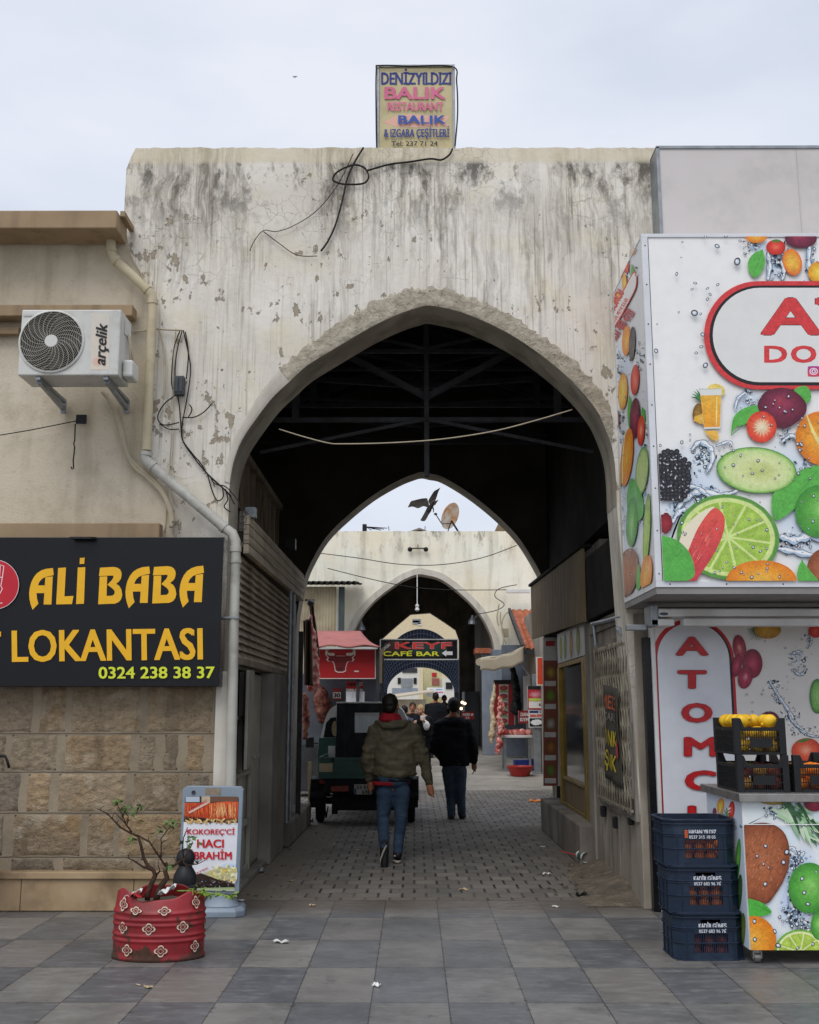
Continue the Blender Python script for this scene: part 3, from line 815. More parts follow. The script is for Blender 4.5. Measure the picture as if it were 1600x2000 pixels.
# window with hanging leaf, door, lower panels
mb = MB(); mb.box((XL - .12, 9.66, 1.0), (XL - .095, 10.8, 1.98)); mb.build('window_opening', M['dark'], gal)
mb = MB()
for z in (.98, 1.5, 1.96): mb.box((XL - .094, 9.62, z), (XL - .05, 10.85, z + .035))
for y in (9.62, 10.2, 10.82): mb.box((XL - .094, y, 1.016), (XL - .052, y + .035, 1.95))
mb.build('window_frame', M['paintedwood'], gal)
lf = MB(); lf.hexa([(XL + .02, 9.85, 1.06), (XL + .05, 9.85, 1.06), (XL - .01, 10.6, 1.10), (XL - .04, 10.6, 1.10), (XL + .02, 9.85, 1.95), (XL + .05, 9.85, 1.95), (XL - .01, 10.6, 1.97), (XL - .04, 10.6, 1.97)])
lf.build('shutter_leaf', M['paintedwood'], gal, bevel=.006)
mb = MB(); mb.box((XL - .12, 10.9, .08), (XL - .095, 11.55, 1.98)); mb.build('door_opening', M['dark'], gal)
mb = MB(); mb.box((XL - .092, 11.0, .09), (XL - .07, 11.5, 1.95)); mb.box((XL - .068, 11.05, 1.1), (XL - .055, 11.45, 1.14)); mb.build('door_leaf', M['paintedwood'], gal, bevel=.006)
mb = MB()
for y in (9.62, 10.25, 10.85): mb.box((XL - .094, y, .06), (XL - .055, y + .05, .97))
for z in (.06, .5): mb.box((XL - .094, 9.67, z), (XL - .06, 10.85, z + .05))
mb.build('lower_panels', M['paintedwood'], gal)
mb = MB(); mb.box((XL - .094, 11.62, 0), (XL + .05, 12.75, 1.985)); mb.build('pillar', M['grimecol'], gal, bevel=.015)
mb = MB(); mb.box((XL - .094, 9.58, 0), (XL + .02, 11.6, .055)); mb.build('sill_kerb', M['grimecol'], gal, bevel=.01)
mb = MB(); mb.box((XL - .094, 12.8, .32), (XL - .02, 13.85, 1.98)); mb.build('boarded_bay', M['panel'], gal)
# bits on the gallery
for (px, py, Y, sz) in ((567, 1063, 13.3, .07), (490, 1002, 9.75, .05)):
    mb = MB(); p = at(px, py, Y); mb.box(p - Vector((sz, sz, sz)), p + Vector((sz, sz, sz)))
    mb.beam(p + Vector((-sz, 0, 0)), p + Vector((-.2, .02, -.04)), .02)
    single(mb, 'floodlight', M['black'] if sz > .06 else M['galv'], 'small black floodlight on the battens of the left gallery' if sz > .06 else 'pale floodlight at the near end of the left gallery', 'floodlight', bevel=.006)
mb = MB(); p = at(476, 1018, 9.62)
for i in range(3):
    for j in range(2): mb.tube([p + Vector((.03 * j - .02, 0, .06 * i - .05)) + d for d in (Vector((-.014, 0, -.02)), Vector((.014, 0, -.02)), Vector((.014, 0, .02)), Vector((-.014, 0, .02)))], .005, 5, closed=True)
mb.box(p + Vector((-.045, .01, -.09)), p + Vector((.03, .09, .09)))
single(mb, 'hollow_brick', M['grimecol'], 'hollow brick propped at the near end of the gallery planks', 'brick')
mb = MB(); kb = random.Random(2)
mb.box((-2.1, 13.0, 0), (XL + .10, 15.6, .3)); single(mb, 'concrete_step', M['grimecol'], 'rough concrete step at the left wall beside the three-wheeler', 'step', bevel=.03)

# ---- right side of the passage
XR = 1.87
M['grimywall'] = streaked('stained_grey_plaster', L('#a0978a'), L('#7d7569'), L('#4b453d'), True, .92, .75, 5, .7, 14)
rw = thing('side_wall', 'grimy grey plaster wall with a barred window on right of passage', 'wall', (XR, 10.6, 0))
mb = MB(); mb.box((XR, Y1 + .003, 0), (2.6, 11.3, 2.36)); mb.box((XR - .02, Y1 + T1, 2.365), (2.6, 11.3, 2.48)); mb.build('wall_body', M['grimywall'], rw)
mb = MB(); mb.box((XR - .004, 9.2, .72), (XR + .03, 10.85, 2.2)); mb.build('window_opening', simple('dark_boarding', L('#5d5449'), L('#453e36'), .9, 0, 4, .8, .3), rw)
mb = MB()
for a, b in (((9.15, .68), (9.2, 2.24)), ((10.85, .68), (10.9, 2.24))): mb.box((XR - .03, a[0], a[1]), (XR + .02, b[0], b[1]))
mb.box((XR - .03, 9.2, 2.2), (XR + .02, 10.85, 2.24)); mb.box((XR - .03, 9.2, .68), (XR + .02, 10.85, .72)); mb.box((XR - .02, 10.0, .1), (XR - .002, 10.03, .68))
mb.build('window_frame', M['grimecol'], rw)
mb = MB()
n_ = 13
for i in range(n_ + 1):
    y = 9.24 + i * (10.81 - 9.24) / n_; d = (10.81 - 9.24) / n_ * .5
    for sg_, xo in ((1, -.045), (-1, -.056)):
        mb.tube([(XR + xo, y + sg_ * (d * .9 if j % 2 else -d * .1), .73 + j * (2.19 - .73) / 10) for j in range(11)], .0075, 5)
for z in (.76, 2.16): mb.beam((XR - .05, 9.2, z), (XR - .05, 10.85, z), .022)
mb.build('folding_grille', simple('dull_grille_paint', L('#96907f'), L('#6d675b'), .7, 0, 9, .9, .1, 60, .3, L('#5a3f2c'), .6, 8), rw)
mb = MB()
for y, z, s_ in ((10.75, .62, .05), (10.1, .58, .05), (9.4, .66, .03)): mb.box((XR - .05, y - s_, z - s_), (XR - .01, y + s_, z + s_))
mb.build('padlock', M['black'], rw, bevel=.005)
# right pier front is white-ish plaster patch
mb = MB(); mb.box((XR - .003, Y1 - .018, 0), (2.02, Y1 - .002, 2.40)); mb.build('pier_face', M['grimywall'], rw, bevel=.012)
p0 = thing('cloth_banner', 'torn dark banner with yellow letters tied to the folding grille', 'banner', (XR - .06, 9.9, 1.1))
bx = XR - .075
def bn(u, v): return (bx - .012 * math.sin(u * 9 + v * 5), 9.52 + .72 * u, 1.78 - .86 * v + .05 * u)
mb = MB(); mb.sheet(bn, 14, 14); mb.build('cloth', simple('faded_banner_cloth', L('#4b4840'), L('#383630'), .9), p0, solid=.004, smooth=True, fix=False)
def bmap(u, v):
    q = bn(1 - u, v); return Vector((q[0] - .004, q[1], q[2]))
ar = Art(bmap, (-1, 0, 0), step=.0004, k=.9)
ar.text('MEZE', .08, .10, .92, .24, '#c2603a', .03); ar.text('ÇARŞI', .2, .28, .85, .36, '#8f8a80', .02)
ar.text('YANK', .02, .46, .8, .62, '#c9b52c', .03, 0); ar.text('ŞINK', .05, .70, .8, .86, '#c9b52c', .03)
ar.oval(.85, .62, .09, .1, '#b5424c'); ar.build('lettering', M['printmatte'], p0)
# shop with glazed door, step, fascia
XS = 1.87
sh = thing('corner_shop', 'small shop with gold framed glass door and plywood fascia on right of passage', 'shop', (XS, 12.9, 0))
mb = MB(); mb.box((XS + .12, 11.31, 0), (2.9, 14.95, 3.4)); mb.build('wall', M['dimwall'], sh)
mb = MB(); mb.box((XS - .02, 11.31, 0), (XS + .118, 11.62, 2.5)); mb.build('pier', M['dimwall'], sh)
mb = MB(); mb.box((XS - .16, 11.45, 0), (XS + .118, 14.9, .42)); mb.build('step', M['grimecol'], sh, bevel=.02)
g = NT('shop_glass', .06, 0, .5); g.out(L('#1d2226'), .08); M['glass'] = g.m
mb = MB(); mb.box((XS + .03, 12.0, .75), (XS + .04, 13.85, 2.1)); mb.build('door_glass', M['glass'], sh)
gold = simple('gold_anodised_frame', L('#9a7f33'), L('#7a6427'), .4, .5, 6, .7, .05)
mb = MB()
for y in (11.64, 11.84, 13.86): mb.box((XS - .01, y, .42), (XS + .06, y + .14, 2.12))
mb.box((XS, 11.98, .42), (XS + .05, 13.86, .46)); mb.box((XS, 11.98, .74), (XS + .05, 13.86, .78)); mb.box((XS, 11.64, 2.12), (XS + .06, 14.0, 2.17))
mb.build('door_frame', gold, sh, bevel=.005)
mb = MB()
for i in range(24): mb.box((XS + .02, 11.99 + i * .078, .465), (XS + .04, 11.99 + i * .078 + .07, .735))
mb.build('kick_panel', M['tanwood'], sh)
mb = MB(); mb.box((XS + .0, 11.64, 2.18), (XS + .05, 14.0, 2.56)); mb.build('fruit_sign', M['white'], sh, bevel=.004)
ar = Art(lambda u, v: Vector((XS - .002, 14.0 - u, 2.56 - v)), (-1, 0, 0))
for (u, v, rx, ry, c1, c2) in ((.35, .2, .12, .15, '#c9c43c', '#8ea33a'), (.75, .2, .1, .16, '#9bb54a', '#5d8a35'), (1.25, .2, .13, .17, '#cfa54a', '#9a7335'), (1.8, .2, .14, .16, '#b3b04a', '#7d8f3c')): ar.oval(u, v, rx, ry, [(0, c1), (1, c2)], 10, 20, .05)
ar.build('fruit_print', M['printmatte'], sh)
XF = 1.78
mb = MB()
y = 11.2
for i in range(8):
    y1_ = y + (16.2 - 11.2) / 8; k0, k1 = (y - 11.2) / 5, (y1_ - 11.2) / 5
    mb.hexa([(XF, y + .004, 2.50 + .14 * k0), (XF + .03, y + .004, 2.50 + .14 * k0), (XF + .03, y1_ - .004, 2.50 + .14 * k1), (XF, y1_ - .004, 2.50 + .14 * k1), (XF, y + .004, 3.28 + .15 * k0), (XF + .03, y + .004, 3.28 + .15 * k0), (XF + .03, y1_ - .004, 3.28 + .15 * k1), (XF, y1_ - .004, 3.28 + .15 * k1)]); y = y1_
mb.build('fascia_boards', M['tanwood'], sh)
mb = MB(); mb.hexa([(XF - .03, 11.15, 3.285), (XF + .1, 11.15, 3.285), (XF + .1, 16.25, 3.44), (XF - .03, 16.25, 3.44), (XF - .03, 11.15, 3.32), (XF + .1, 11.15, 3.32), (XF + .1, 16.25, 3.475), (XF - .03, 16.25, 3.475)]); mb.build('fascia_cap', M['nearblack'], sh)
mb = MB(); mb.box((XF + .034, 11.2, 2.58), (2.5, 15.0, 2.62)); mb.build('canopy_underside', M['nearblack'], sh)
mb = MB(); a, b = at(1062, 1255, 14.93), at(1088, 1535, 14.93); mb.box((a.x, 14.9, b.z), (b.x + .1, 14.93, a.z + .1)); mb.build('poster_panel', M['white'], sh)
ar = Art(onY(14.898), (0, -1, 0), clip=(1061.5, 1245, 1092, 1535))
ar.rect(1061, 1245, 1090, 1535, '#96513f'); ar.rect(1062, 1245, 1088, 1290, '#d8d6cf'); ar.rect(1066, 1252, 1084, 1262, '#c8403a')
for i, y0 in enumerate((1300, 1345, 1400, 1445, 1490)):
    ar.oval(1076, y0 + 14, 11, 13, [(0, ('#d8b24a', '#7fae4a', '#cfcac0', '#d07a3a', '#6fa04a')[i]), (1, '#7a5a2a')], 0, 14, .15)
    ar.rect(1064, y0 + 30, 1086, y0 + 40, '#dedad2')
ar.build('food_poster', M['printmatte'], sh)
mb = MB(); p = at(1150, 1285, 11.2); mb.tube([(1.83, 11.0, 2.46), (1.83, 10.0, 2.42), (1.82, 9.35, 2.40)], .022, 8); mb.tube([(1.82, 9.5, 2.30), (1.8, 9.3, 2.27)], .03, 8); mb.tube([(1.83, 10.9, 2.46), (1.85, 10.9, 2.2)], .02, 8)
single(mb, 'strip_lamp', M['galv'], 'old tube lamp and pipe above the folding grille', 'lamp')
mb = MB(); mb.box((1.80, 9.7, 2.5), (2.4, 11.1, 3.15)); single(mb, 'duct_box', M['nearblack'], 'dark metal box above the barred window', 'box', bevel=.01)

# ================================================================ second arch
A2 = [(578, 1240), (582, 1190), (595, 1130), (611, 1092), (638, 1048), (678, 1008), (729, 967), (779, 938), (808, 926), (824, 922), (840, 925), (864, 931), (914, 961), (965, 1001), (1009, 1045), (1039, 1089), (1063, 1136), (1074, 1180), (1080, 1240)]
arch2 = [pxz(p, Y2) for p in spline(A2, 4, False)]
w2 = thing('arch_wall', 'dark inner wall with pointed arch opening to the bright street', 'wall', (.1, Y2, 0))
mb = MB(); arch_wall(mb, arch2, Y2, T2, -2.66, 3.4, [(-2.66, 6.55), (3.4, 6.55)], arch2[0][0], arch2[-1][0], 0, 1); mb.build('wall_face', [simple('shade_dark_plaster', L('#4a4640'), L('#332f2b'), .95, 0, 1.6, .9, .4, 20, .1), M['soffit']], w2)  # shade of the roofed hall is put into the dark face colour
M['whitewash'] = streaked('chalky_whitewash', L('#d8d2c6'), L('#c0b9ab'), L('#9c9485'), True, .9, .4, 5, .3, 20)

# ================================================================ left building
lb = thing('restaurant_building', 'beige painted building with brown trim and rusticated stone base', 'building', (-4, 8.9, 0))
YB = 9.06
mb = MB()
bp = [(-700, 1400), (-700, 447), (226, 447), (240, 470), (298, 572), (296, 800), (283, 890), (318, 960), (332, 1010), (340, 1060), (436, 1065), (436, 1400)]
mb.extr([at(p[0], p[1], YB) for p in bp], (0, .047, 0)); mb.v = [Vector((p.x, p.y + .034 if p.y < YB + .01 else p.y, p.z)) for p in mb.v]; mb.build('wall', M['beige'], lb)
mb = MB(); mb.box((-8, YB + .1, 0), (-2.9, 14, at(0, 520, YB).z)); mb.build('building_mass', M['beige'], lb)
def ledge(name, y0, y1, xr, Yf, mat=M['tan'], bev=.01, slope=.0):
    a, b = at(-700, y1, Yf), at(xr, y0, Yf)
    mb = MB(); mb.box((a.x, Yf, a.z), (b.x, YB - .002, b.z)); return mb.build(name, mat, lb, bevel=bev)
ledge('cornice', 410, 447, 229, 8.72)
mb = MB(); a = at(229, 410, 8.72); mb.box((a.x + .004, 8.80, a.z - .02), (a.x + .045, YB + .2, a.z + .03)); mb.build('cornice_end', M['tan'], lb)
ledge('window_ledge', 594, 618, 259, 8.9)
ledge('lower_ledge', 1021, 1052, 312, 8.93)
mb = MB(); a, b = at(-700, 654, 9.02), at(38, 640, 9.02); mb.box((a.x, 9.0, a.z), (b.x, YB - .002, b.z)); mb.build('window_head', M['tan'], lb)
# rusticated base, every block its own rough cushion
bm_v = MB(); bcol = []
rs = random.Random(11)
zt, zb = at(100, 1335, YB).z, at(100, 1703, YB).z
rows = [1335, 1433, 1508, 1588, 1674, 1702]
tones = ['#a08f78', '#96866f', '#a8957a', '#9c8f7d', '#b09878', '#8f8270', '#a2927b', '#a8957a']
def block(x0, x1, z0, z1, c):
    nu, nv = max(6, int((x1 - x0) / .016)), max(4, int((z1 - z0) / .016)); b = len(bm_v.v)
    def f(u, v):
        x, z = x0 + (x1 - x0) * u, z0 + (z1 - z0) * v
        e = min(u * (x1 - x0), (1 - u) * (x1 - x0), v * (z1 - z0), (1 - v) * (z1 - z0))
        rise = min(1, e / .03) ** .6
        q = .003 + .011 * rise * (.7 + .5 * mnoise.noise(Vector((x * 9, z * 11, 1.7))) + .9 * mnoise.noise(Vector((x * 24, z * 34, 5))) + .8 * mnoise.noise(Vector((x * 52, z * 66, 8)))) if e > 1e-6 else 0
        jx, jz = (.022 * mnoise.noise(Vector((z * 9, x, 2))), .012 * mnoise.noise(Vector((x * 8, z, 9)))) if e <= 1e-6 else (0, 0)
        return (x + jx, YB - .006 - q, z + jz)
    bm_v.sheet(f, nu, nv)
    k_ = rs.uniform(.8, 1.15); bcol.extend([tuple(q * k_ for q in L(c))] * (len(bm_v.v) - b))
xend = at(420, 1500, YB).x
for ri, (ya, yb) in enumerate(zip(rows, rows[1:])):
    z1, z0 = at(100, ya, YB).z, at(100, yb, YB).z; x = xend - rs.uniform(0, .12) * (ri % 2)
    while x > -7:
        wd = rs.choice([.2, .26, .44, .5, .62, .68]); mg = rs.uniform(.022, .05); block(x - wd + mg, x - mg, z0 + .014, z1 - .014, rs.choice(tones)); x -= wd
me = bpy.data.meshes.new('stone_blocks'); off = WL[lb]
me.from_pydata([v - off for v in bm_v.v], [], bm_v.f); me.shade_smooth()
ca = me.color_attributes.new('Col', 'FLOAT_COLOR', 'POINT'); ca.data.foreach_set('color', [q for c in bcol for q in (*c, 1.0)])
me.materials.append(M['ashlar']); o = bpy.data.objects.new('stone_blocks', me); COL.objects.link(o); o.parent = lb; WL[o] = off
mb = MB(); mb.box((-8, YB, 0), (at(424, 1500, YB).x, YB + .046, zt + .05)); mb.v = [Vector((p.x, YB - .006 if p.y < YB + .01 else p.y, p.z)) for p in mb.v]; mb.build('mortar', M['mortar'], lb)
mb = MB()
for ya in rows[1:-1]: z = at(100, ya, YB).z; mb.sheet(lambda u, v: (-8 + (xend + 8) * u, YB - .008, z + .006 * (v - .5) + .004 * mnoise.noise(Vector((u * 60, ya, 0)))), 200, 1)
mb.build('joint_line', simple('dark_joint', L('#5a5043'), L('#453d33'), .95), lb)
mb = MB(); a, b = at(422, 1335, 9.0), at(443, 1775, 9.0); mb.box((a.x, 9.0, 0), (b.x, YB + .04, a.z + .1)); mb.build('corner_pier', M['whiteplaster'], lb, bevel=.008)
mb = MB()
x = -8
for wd in (1.3, 1.25, 1.35, .93, .91, .6):
    mb.box((x, 9.0 - .02, .004), (x + wd - .004, YB - .002, at(100, 1716, 9.0).z - .003)); x += wd
    if x > -1.8: break
mb.build('skirting', M['marble'], lb, bevel=.006)
mb = MB(); mb.box((-8, 8.955, at(100, 1716, 9.0).z), (at(418, 1700, 9).x, YB - .002, at(100, 1702, 9.0).z)); mb.build('skirting_cap', M['marble'], lb, bevel=.008)
# ================================================================ signs on the front
# ---- black restaurant board
YS = 8.84
a, b = at(-400, 1341, YS), at(437, 1049, YS)
sg = thing('shop_sign', 'wide black restaurant sign with big yellow lettering above stone wall', 'sign', ((a.x + b.x) / 2, YS, a.z))
M['boardblack'] = simple('black_sign_board', L('#131417'), L('#0e0f12'), .3, 0, 1.5, .8, .03)
mb = MB(); mb.box((a.x, YS, a.z), (b.x, YB - .003, b.z)); mb.build('board', M['boardblack'], sg, bevel=.004)
ar = Art(onY(YS), (0, -1, 0), step=.0004, k=1.0); Yl = (.88, .47, .012)
z3 = lambda pts, dx=0, dy=0: [((p[0] + dx) / 3.3333, 1030 + (p[1] + dy) / 3.3333) for p in pts]
def bigA(dx, dy):
    arc = [(345, 265), (300, 270), (268, 281), (240, 300), (218, 328), (203, 360), (194, 395), (190, 430), (192, 465), (198, 495), (212, 537), (250, 497), (241, 465), (238, 428), (291, 428), (291, 378), (248, 378), (253, 362), (262, 348), (278, 332), (300, 322), (350, 311)]
    ar.poly(z3(arc, dx, dy), Yl); ar.poly(z3([(296, 325), (344, 319), (335, 502), (284, 502)], dx, dy), Yl)
def bigB(dx, dy):
    ar.poly(z3([(652, 263), (740, 258), (766, 263), (782, 274), (791, 292), (793, 308), (788, 335), (775, 353), (757, 367), (700, 374), (728, 345), (738, 330), (740, 314), (645, 317)], dx, dy), Yl)
    ar.poly(z3([(700, 374), (757, 367), (778, 382), (791, 405), (797, 440), (790, 467), (775, 486), (750, 497), (688, 499), (690, 447), (734, 445), (747, 432), (747, 415), (735, 400)], dx, dy), Yl)
    ar.poly(z3([(650, 321), (699, 319), (693, 499), (640, 501)], dx, dy), Yl)
bigA(0, 0); bigA(627, -10); bigA(979, -15); bigB(0, 0); bigB(352, -5)
ar.poly(z3([(380, 265), (431, 262), (421, 450), (480, 447), (470, 500), (367, 502)]), Yl)
ar.poly(z3([(508, 262), (557, 260), (548, 498), (497, 500)]), Yl); ar.poly(z3([(522, 200), (553, 198), (550, 238), (520, 240)]), Yl)
ar.text('LOKANTASI', 24, 1232, 397, 1293, Yl, .026, 0, -.75); ar.text('T', -46, 1234, 3, 1294, Yl, .03)
ar.text('0324 238 38 37', 193.5, 1303, 420, 1325.5, '#d9e23a', .03, 0, -.2)
ar.oval(-9, 1142, 47.5, 48.5, '#e9d9d9', 0, 48); ar.oval(-9, 1142, 46.5, 47.5, '#c4202f', 0, 48)
for p in ([(-1, 1103), (9, 1106), (6, 1128), (3, 1145), (6, 1150), (2, 1158), (-4, 1166)], [(-2, 1128), (5, 1128)], [(2, 1106), (-1, 1146)], [(-6, 1180), (6, 1178)]): ar.stroke(p, 1.5, '#f0e6e6')
ar.build('lettering', M['print'], sg)
mb = MB(); p = at(161, 1050, 8.80); mb.hexa([p + Vector(q) for q in ((-.095, -.05, -.02), (.09, -.05, -.02), (.12, .12, -.005), (-.08, .12, -.005), (-.095, -.05, .0), (.09, -.05, .0), (.12, .12, .02), (-.08, .12, .02))])
single(mb, 'floodlight', M['black'], 'flat black floodlight on top edge of black restaurant sign', 'floodlight', bevel=.004)
# ---- fish restaurant sign on the parapet
YD = 9.30
a, b = at(738, 300, YD), at(886, 129, YD)
sg = thing('roof_sign', 'faded yellow fish restaurant sign standing on top of the arch wall', 'sign', ((a.x + b.x) / 2, YD, a.z))
M['fadedyellow'] = simple('sun_faded_yellow_panel', L('#bfb38c', 1.1), L('#aea27c', 1.1), .6, 0, 2, .8, .05, 40, .3, L('#8f876c'), .3, 4)
mb = MB(); mb.box((a.x, YD, a.z), (b.x, YD + .12, b.z)); mb.build('panel', M['fadedyellow'], sg)
mb = MB()
for x in (a.x - .012, b.x - .012): mb.box((x, YD - .014, a.z), (x + .024, YD + .123, b.z + .012))
mb.box((a.x + .0125, YD - .013, b.z - .012), (b.x - .0125, YD + .123, b.z + .012)); mb.build('frame', M['galv'], sg, bevel=.003)
ar = Art(onY(YD), (0, -1, 0), step=.0004, k=1.1)
B1, PK, B2 = '#2b3a80', '#cf6a8c', '#2f549f'
ar.poly([(747, 239), (772, 227), (800, 222), (812, 224), (880, 227), (868, 238), (880, 246), (812, 249), (772, 247)], '#dcab9a')
ar.text('DENİZYILDIZI', 744.7, 142, 881.5, 165, B1, .03)
for px in (746.5, 770, 794, 829, 843, 857.5, 877): ar.rect(px - 1.2, 163.5, px + 5, 165.4, B1); ar.rect(px - 1.2, 141.6, px + 5, 143.4, B1)
ar.text('BALIK', 751, 171, 871, 194.6, PK, .05); ar.text('RESTAURANT', 757, 201, 866, 217, PK, .03)
ar.text('BALIK', 778, 227, 871, 243.4, B2, .05); ar.text('& IZGARA ÇEŞİTLERİ', 750, 254, 878, 269.5, B1, .025); ar.text('Tel: 237 71 24', 764.6, 278, 855, 287, '#221f22', .025)
ar.build('lettering', M['printmatte'], sg)
# cables of that sign
def cable(label, pts, r=.009, mat=None, Y=None, n=6, name='cable', cat='cable', more=()):
    mb = MB()
    for P in (pts,) + tuple(more):
        if Y is not None:
            q = spline([(p[0], p[1]) for p in P], n, False); P = [at(u, v, Y) for u, v in q]
        else:
            P = [Vector(p) for p in P]
        mb.tube(P, r, 6)
    return single(mb, name, mat or M['cable'], label, cat, 'cables strung on the walls', smooth=True)
YW = Y1 - .03
cable('thick black cable looping down the plaster from the roof sign', [(710, 288), (692, 318), (678, 350), (668, 395), (655, 440), (640, 472), (627, 490)], .009, None, YW, more=([(662, 358), (650, 350), (660, 335), (690, 322), (712, 328), (720, 345), (710, 358), (680, 360), (662, 358)], [(718, 333), (760, 321), (800, 316), (840, 310), (862, 312), (878, 302), (884, 290)]))
cable('thin wire hanging in a slack curve on the plaster left of the loop', [(690, 300), (660, 360), (620, 410), (575, 440), (540, 452), (515, 450), (497, 470), (488, 490)], .004, None, YW, more=([(515, 452), (545, 475), (580, 498), (620, 500)],))
cable('wire outlining the faded yellow roof sign', [(736, 290), (735, 240), (735, 140), (742, 128), (800, 129), (884, 130), (892, 160), (894, 220), (889, 285)], .007, None, YD - .03)
cable('pale sagging cable across the mouth of the arch', [(545, 838), (590, 852), (640, 865), (670, 867), (760, 865), (860, 858), (960, 843), (1040, 823), (1118, 800)], .006, M['palecable'], Y1 + .2)

# ---- grey box sign above the juice kiosk
YG = 8.86
a, b = at(1296, 470, YG), at(2300, 289, YG)
gs = thing('blank_sign', 'blank pale grey box sign above the fruit printed box sign', 'sign', (a.x + 1, YG, a.z - .3))
M['greypanel'] = simple('pale_grey_panel', L('#c8c2c0', 1.05), L('#bcb6b3', 1.05), .5, 0, .8, .8, .03, 60, .3, L('#aaa5a2'), .4, 2)
mb = MB(); mb.box((a.x, YG, a.z - .6), (b.x, Y1 - .005, b.z)); mb.build('panel', M['greypanel'], gs)
mb = MB(); mb.box((a.x - .03, YG - .012, a.z - .6), (a.x - .001, Y1 - .004, b.z + .02)); mb.box((a.x - .03, YG - .012, b.z + .001), (b.x, Y1 - .004, b.z + .03)); mb.build('edge_trim', M['galv'], gs, bevel=.003)
mb = MB()
M['seam'] = simple('seam_grey', L('#bbb5b3'), L('#aea8a6'), .6)
for px in (1562, 1790): p = at(px, 400, YG); mb = MB(); mb.box((p.x, YG - .003, a.z - .1), (p.x + .007, YG - .0005, b.z)); mb.build('panel_seam', M['seam'], gs)

# ---- fruit box sign
YK = 7.9
xk = (at(1256, 470, YK).x + at(1279, 1130, YK).x) / 2
zt_, zb_ = at(1400, 457, YK).z, at(1400, 1147, YK).z
YKb = Y1 - .006
ks = thing('kiosk_sign', 'large white box sign printed with splashing fruit on the right', 'sign', (xk + 1.2, YK, zb_))
mb = MB(); mb.box((xk + .004, YK + .004, zb_ + .004), (xk + 3.6, YKb, zt_ - .004)); mb.build('box', M['white'], ks)
fr = .045
mb = MB()
mb.box((xk - .004, YK - .01, zb_), (xk + 3.6, YK + .003, zb_ + fr)); mb.box((xk - .004, YK - .01, zt_ - .03), (xk + 3.6, YK + .003, zt_))
mb.box((xk - .004, YK - .0101, zb_ + fr + .0005), (xk + fr, YK + .003, zt_ - .0305))
mb.box((xk - .0045, YK + .0035, zb_), (xk + .003, YKb, zb_ + fr)); mb.box((xk - .0045, YK + .0035, zt_ - .02), (xk + .003, YKb, zt_))
mb.box((xk - .0046, YK + .0035, zb_ + fr + .0005), (xk + .003, YK + .04, zt_ - .021)); mb.box((xk - .0046, YKb - .05, zb_ + fr + .0005), (xk + .003, YKb, zt_ - .021))
mb.build('frame', simple('white_aluminium', L('#dcdde0'), L('#c9cbcf'), .35, .1, 4, .6, .03), ks, bevel=.002)
mb = MB(); mb.box((xk, YK, zb_ - .05), (xk + 3.6, YKb, zb_ - .001)); mb.build('underside', simple('grey_soffit_panel', L('#8d8a88'), L('#76736f'), .7), ks)
mb = MB(); rv = random.Random(4)
for c_ in [(xk + fr * .5, YK - .011, zb_ + .1 + i * (zt_ - zb_ - .2) / 8) for i in range(9)] + [(xk + .1 + i * .42, YK - .011, zb_ + fr * .5) for i in range(8)]: mb = MB(); mb.ball(c_, (.006, .004, .006), 8, 4); mb.build('rivet', M['black'], ks)
mb = MB(); mb.box((xk + fr + .001, YK - .0022, zb_ + fr), (xk + fr + .006, YK + .0032, zt_ - .03)); mb.build('panel_gap', M['black'], ks)

ORG = [(0, '#f6b54a'), (.5, '#f29a2c'), (1, '#dd7a1c')]; YEL = [(0, '#f7d257'), (.6, '#eeb12f'), (1, '#d68a25')]
PLM = [(0, '#a23a52'), (.45, '#7f2a45'), (1, '#57182f')]; RED = [(0, '#f0705a'), (.5, '#dc3d2c'), (1, '#b8251d')]; GRN = [(0, '#8fd06a'), (.5, '#5fae45'), (1, '#3c8a35')]
COC = [(0, '#b5714a'), (.6, '#9c5a38'), (1, '#7d4229')]
q4 = lambda *p: [(1150 + x / 2.5, 400 + y / 2.5) + ((True,) if len(r) else ()) for (x, y, *r) in p]
ar = Art(onY(YK), (0, -1, 0), clip3=[(0, xk + fr + .006, 1), (0, xk + 3.55, -1), (2, zb_ + fr, 1), (2, zt_ - .03, -1)], step=.00002)
ar.rect(1200, 440, 2300, 1160, '#e6e5e3')
# water tints
for pts in (q4((330, 1230), (520, 1180), (640, 1240), (700, 1400), (560, 1480), (430, 1560), (380, 1700), (340, 1600)), q4((880, 1180), (1010, 1120), (1130, 1240), (1200, 1420), (1180, 1800), (1020, 1760), (930, 1640), (880, 1500), (960, 1330)), q4((780, 180), (870, 160), (880, 230), (820, 260)), q4((870, 230), (950, 220), (960, 370), (870, 370)), q4((1050, 200), (1100, 190), (1095, 370), (1060, 370)), q4((720, 920), (860, 910), (830, 1010), (760, 1060), (700, 1060))): ar.wash(pts, '#c3d0e2', '#d3dde9')
R = ar.rnd
for (x, y, a_, b_, n_) in ((560, 1230, 80, 90, 46), (540, 1420, 130, 60, 60), (430, 1490, 60, 60, 20), (1000, 1640, 140, 60, 60), (1060, 1300, 90, 70, 26), (920, 270, 70, 110, 26), (1080, 260, 40, 110, 22), (800, 200, 60, 50, 18), (780, 960, 60, 80, 16), (960, 1120, 80, 60, 16)):
    ar.splash(1150 + x / 2.5, 400 + y / 2.5, a_ / 2.5, b_ / 2.5, int(n_ * 1.7))
P4 = lambda x, y, *r: (1150 + x / 2.5, 400 + y / 2.5)
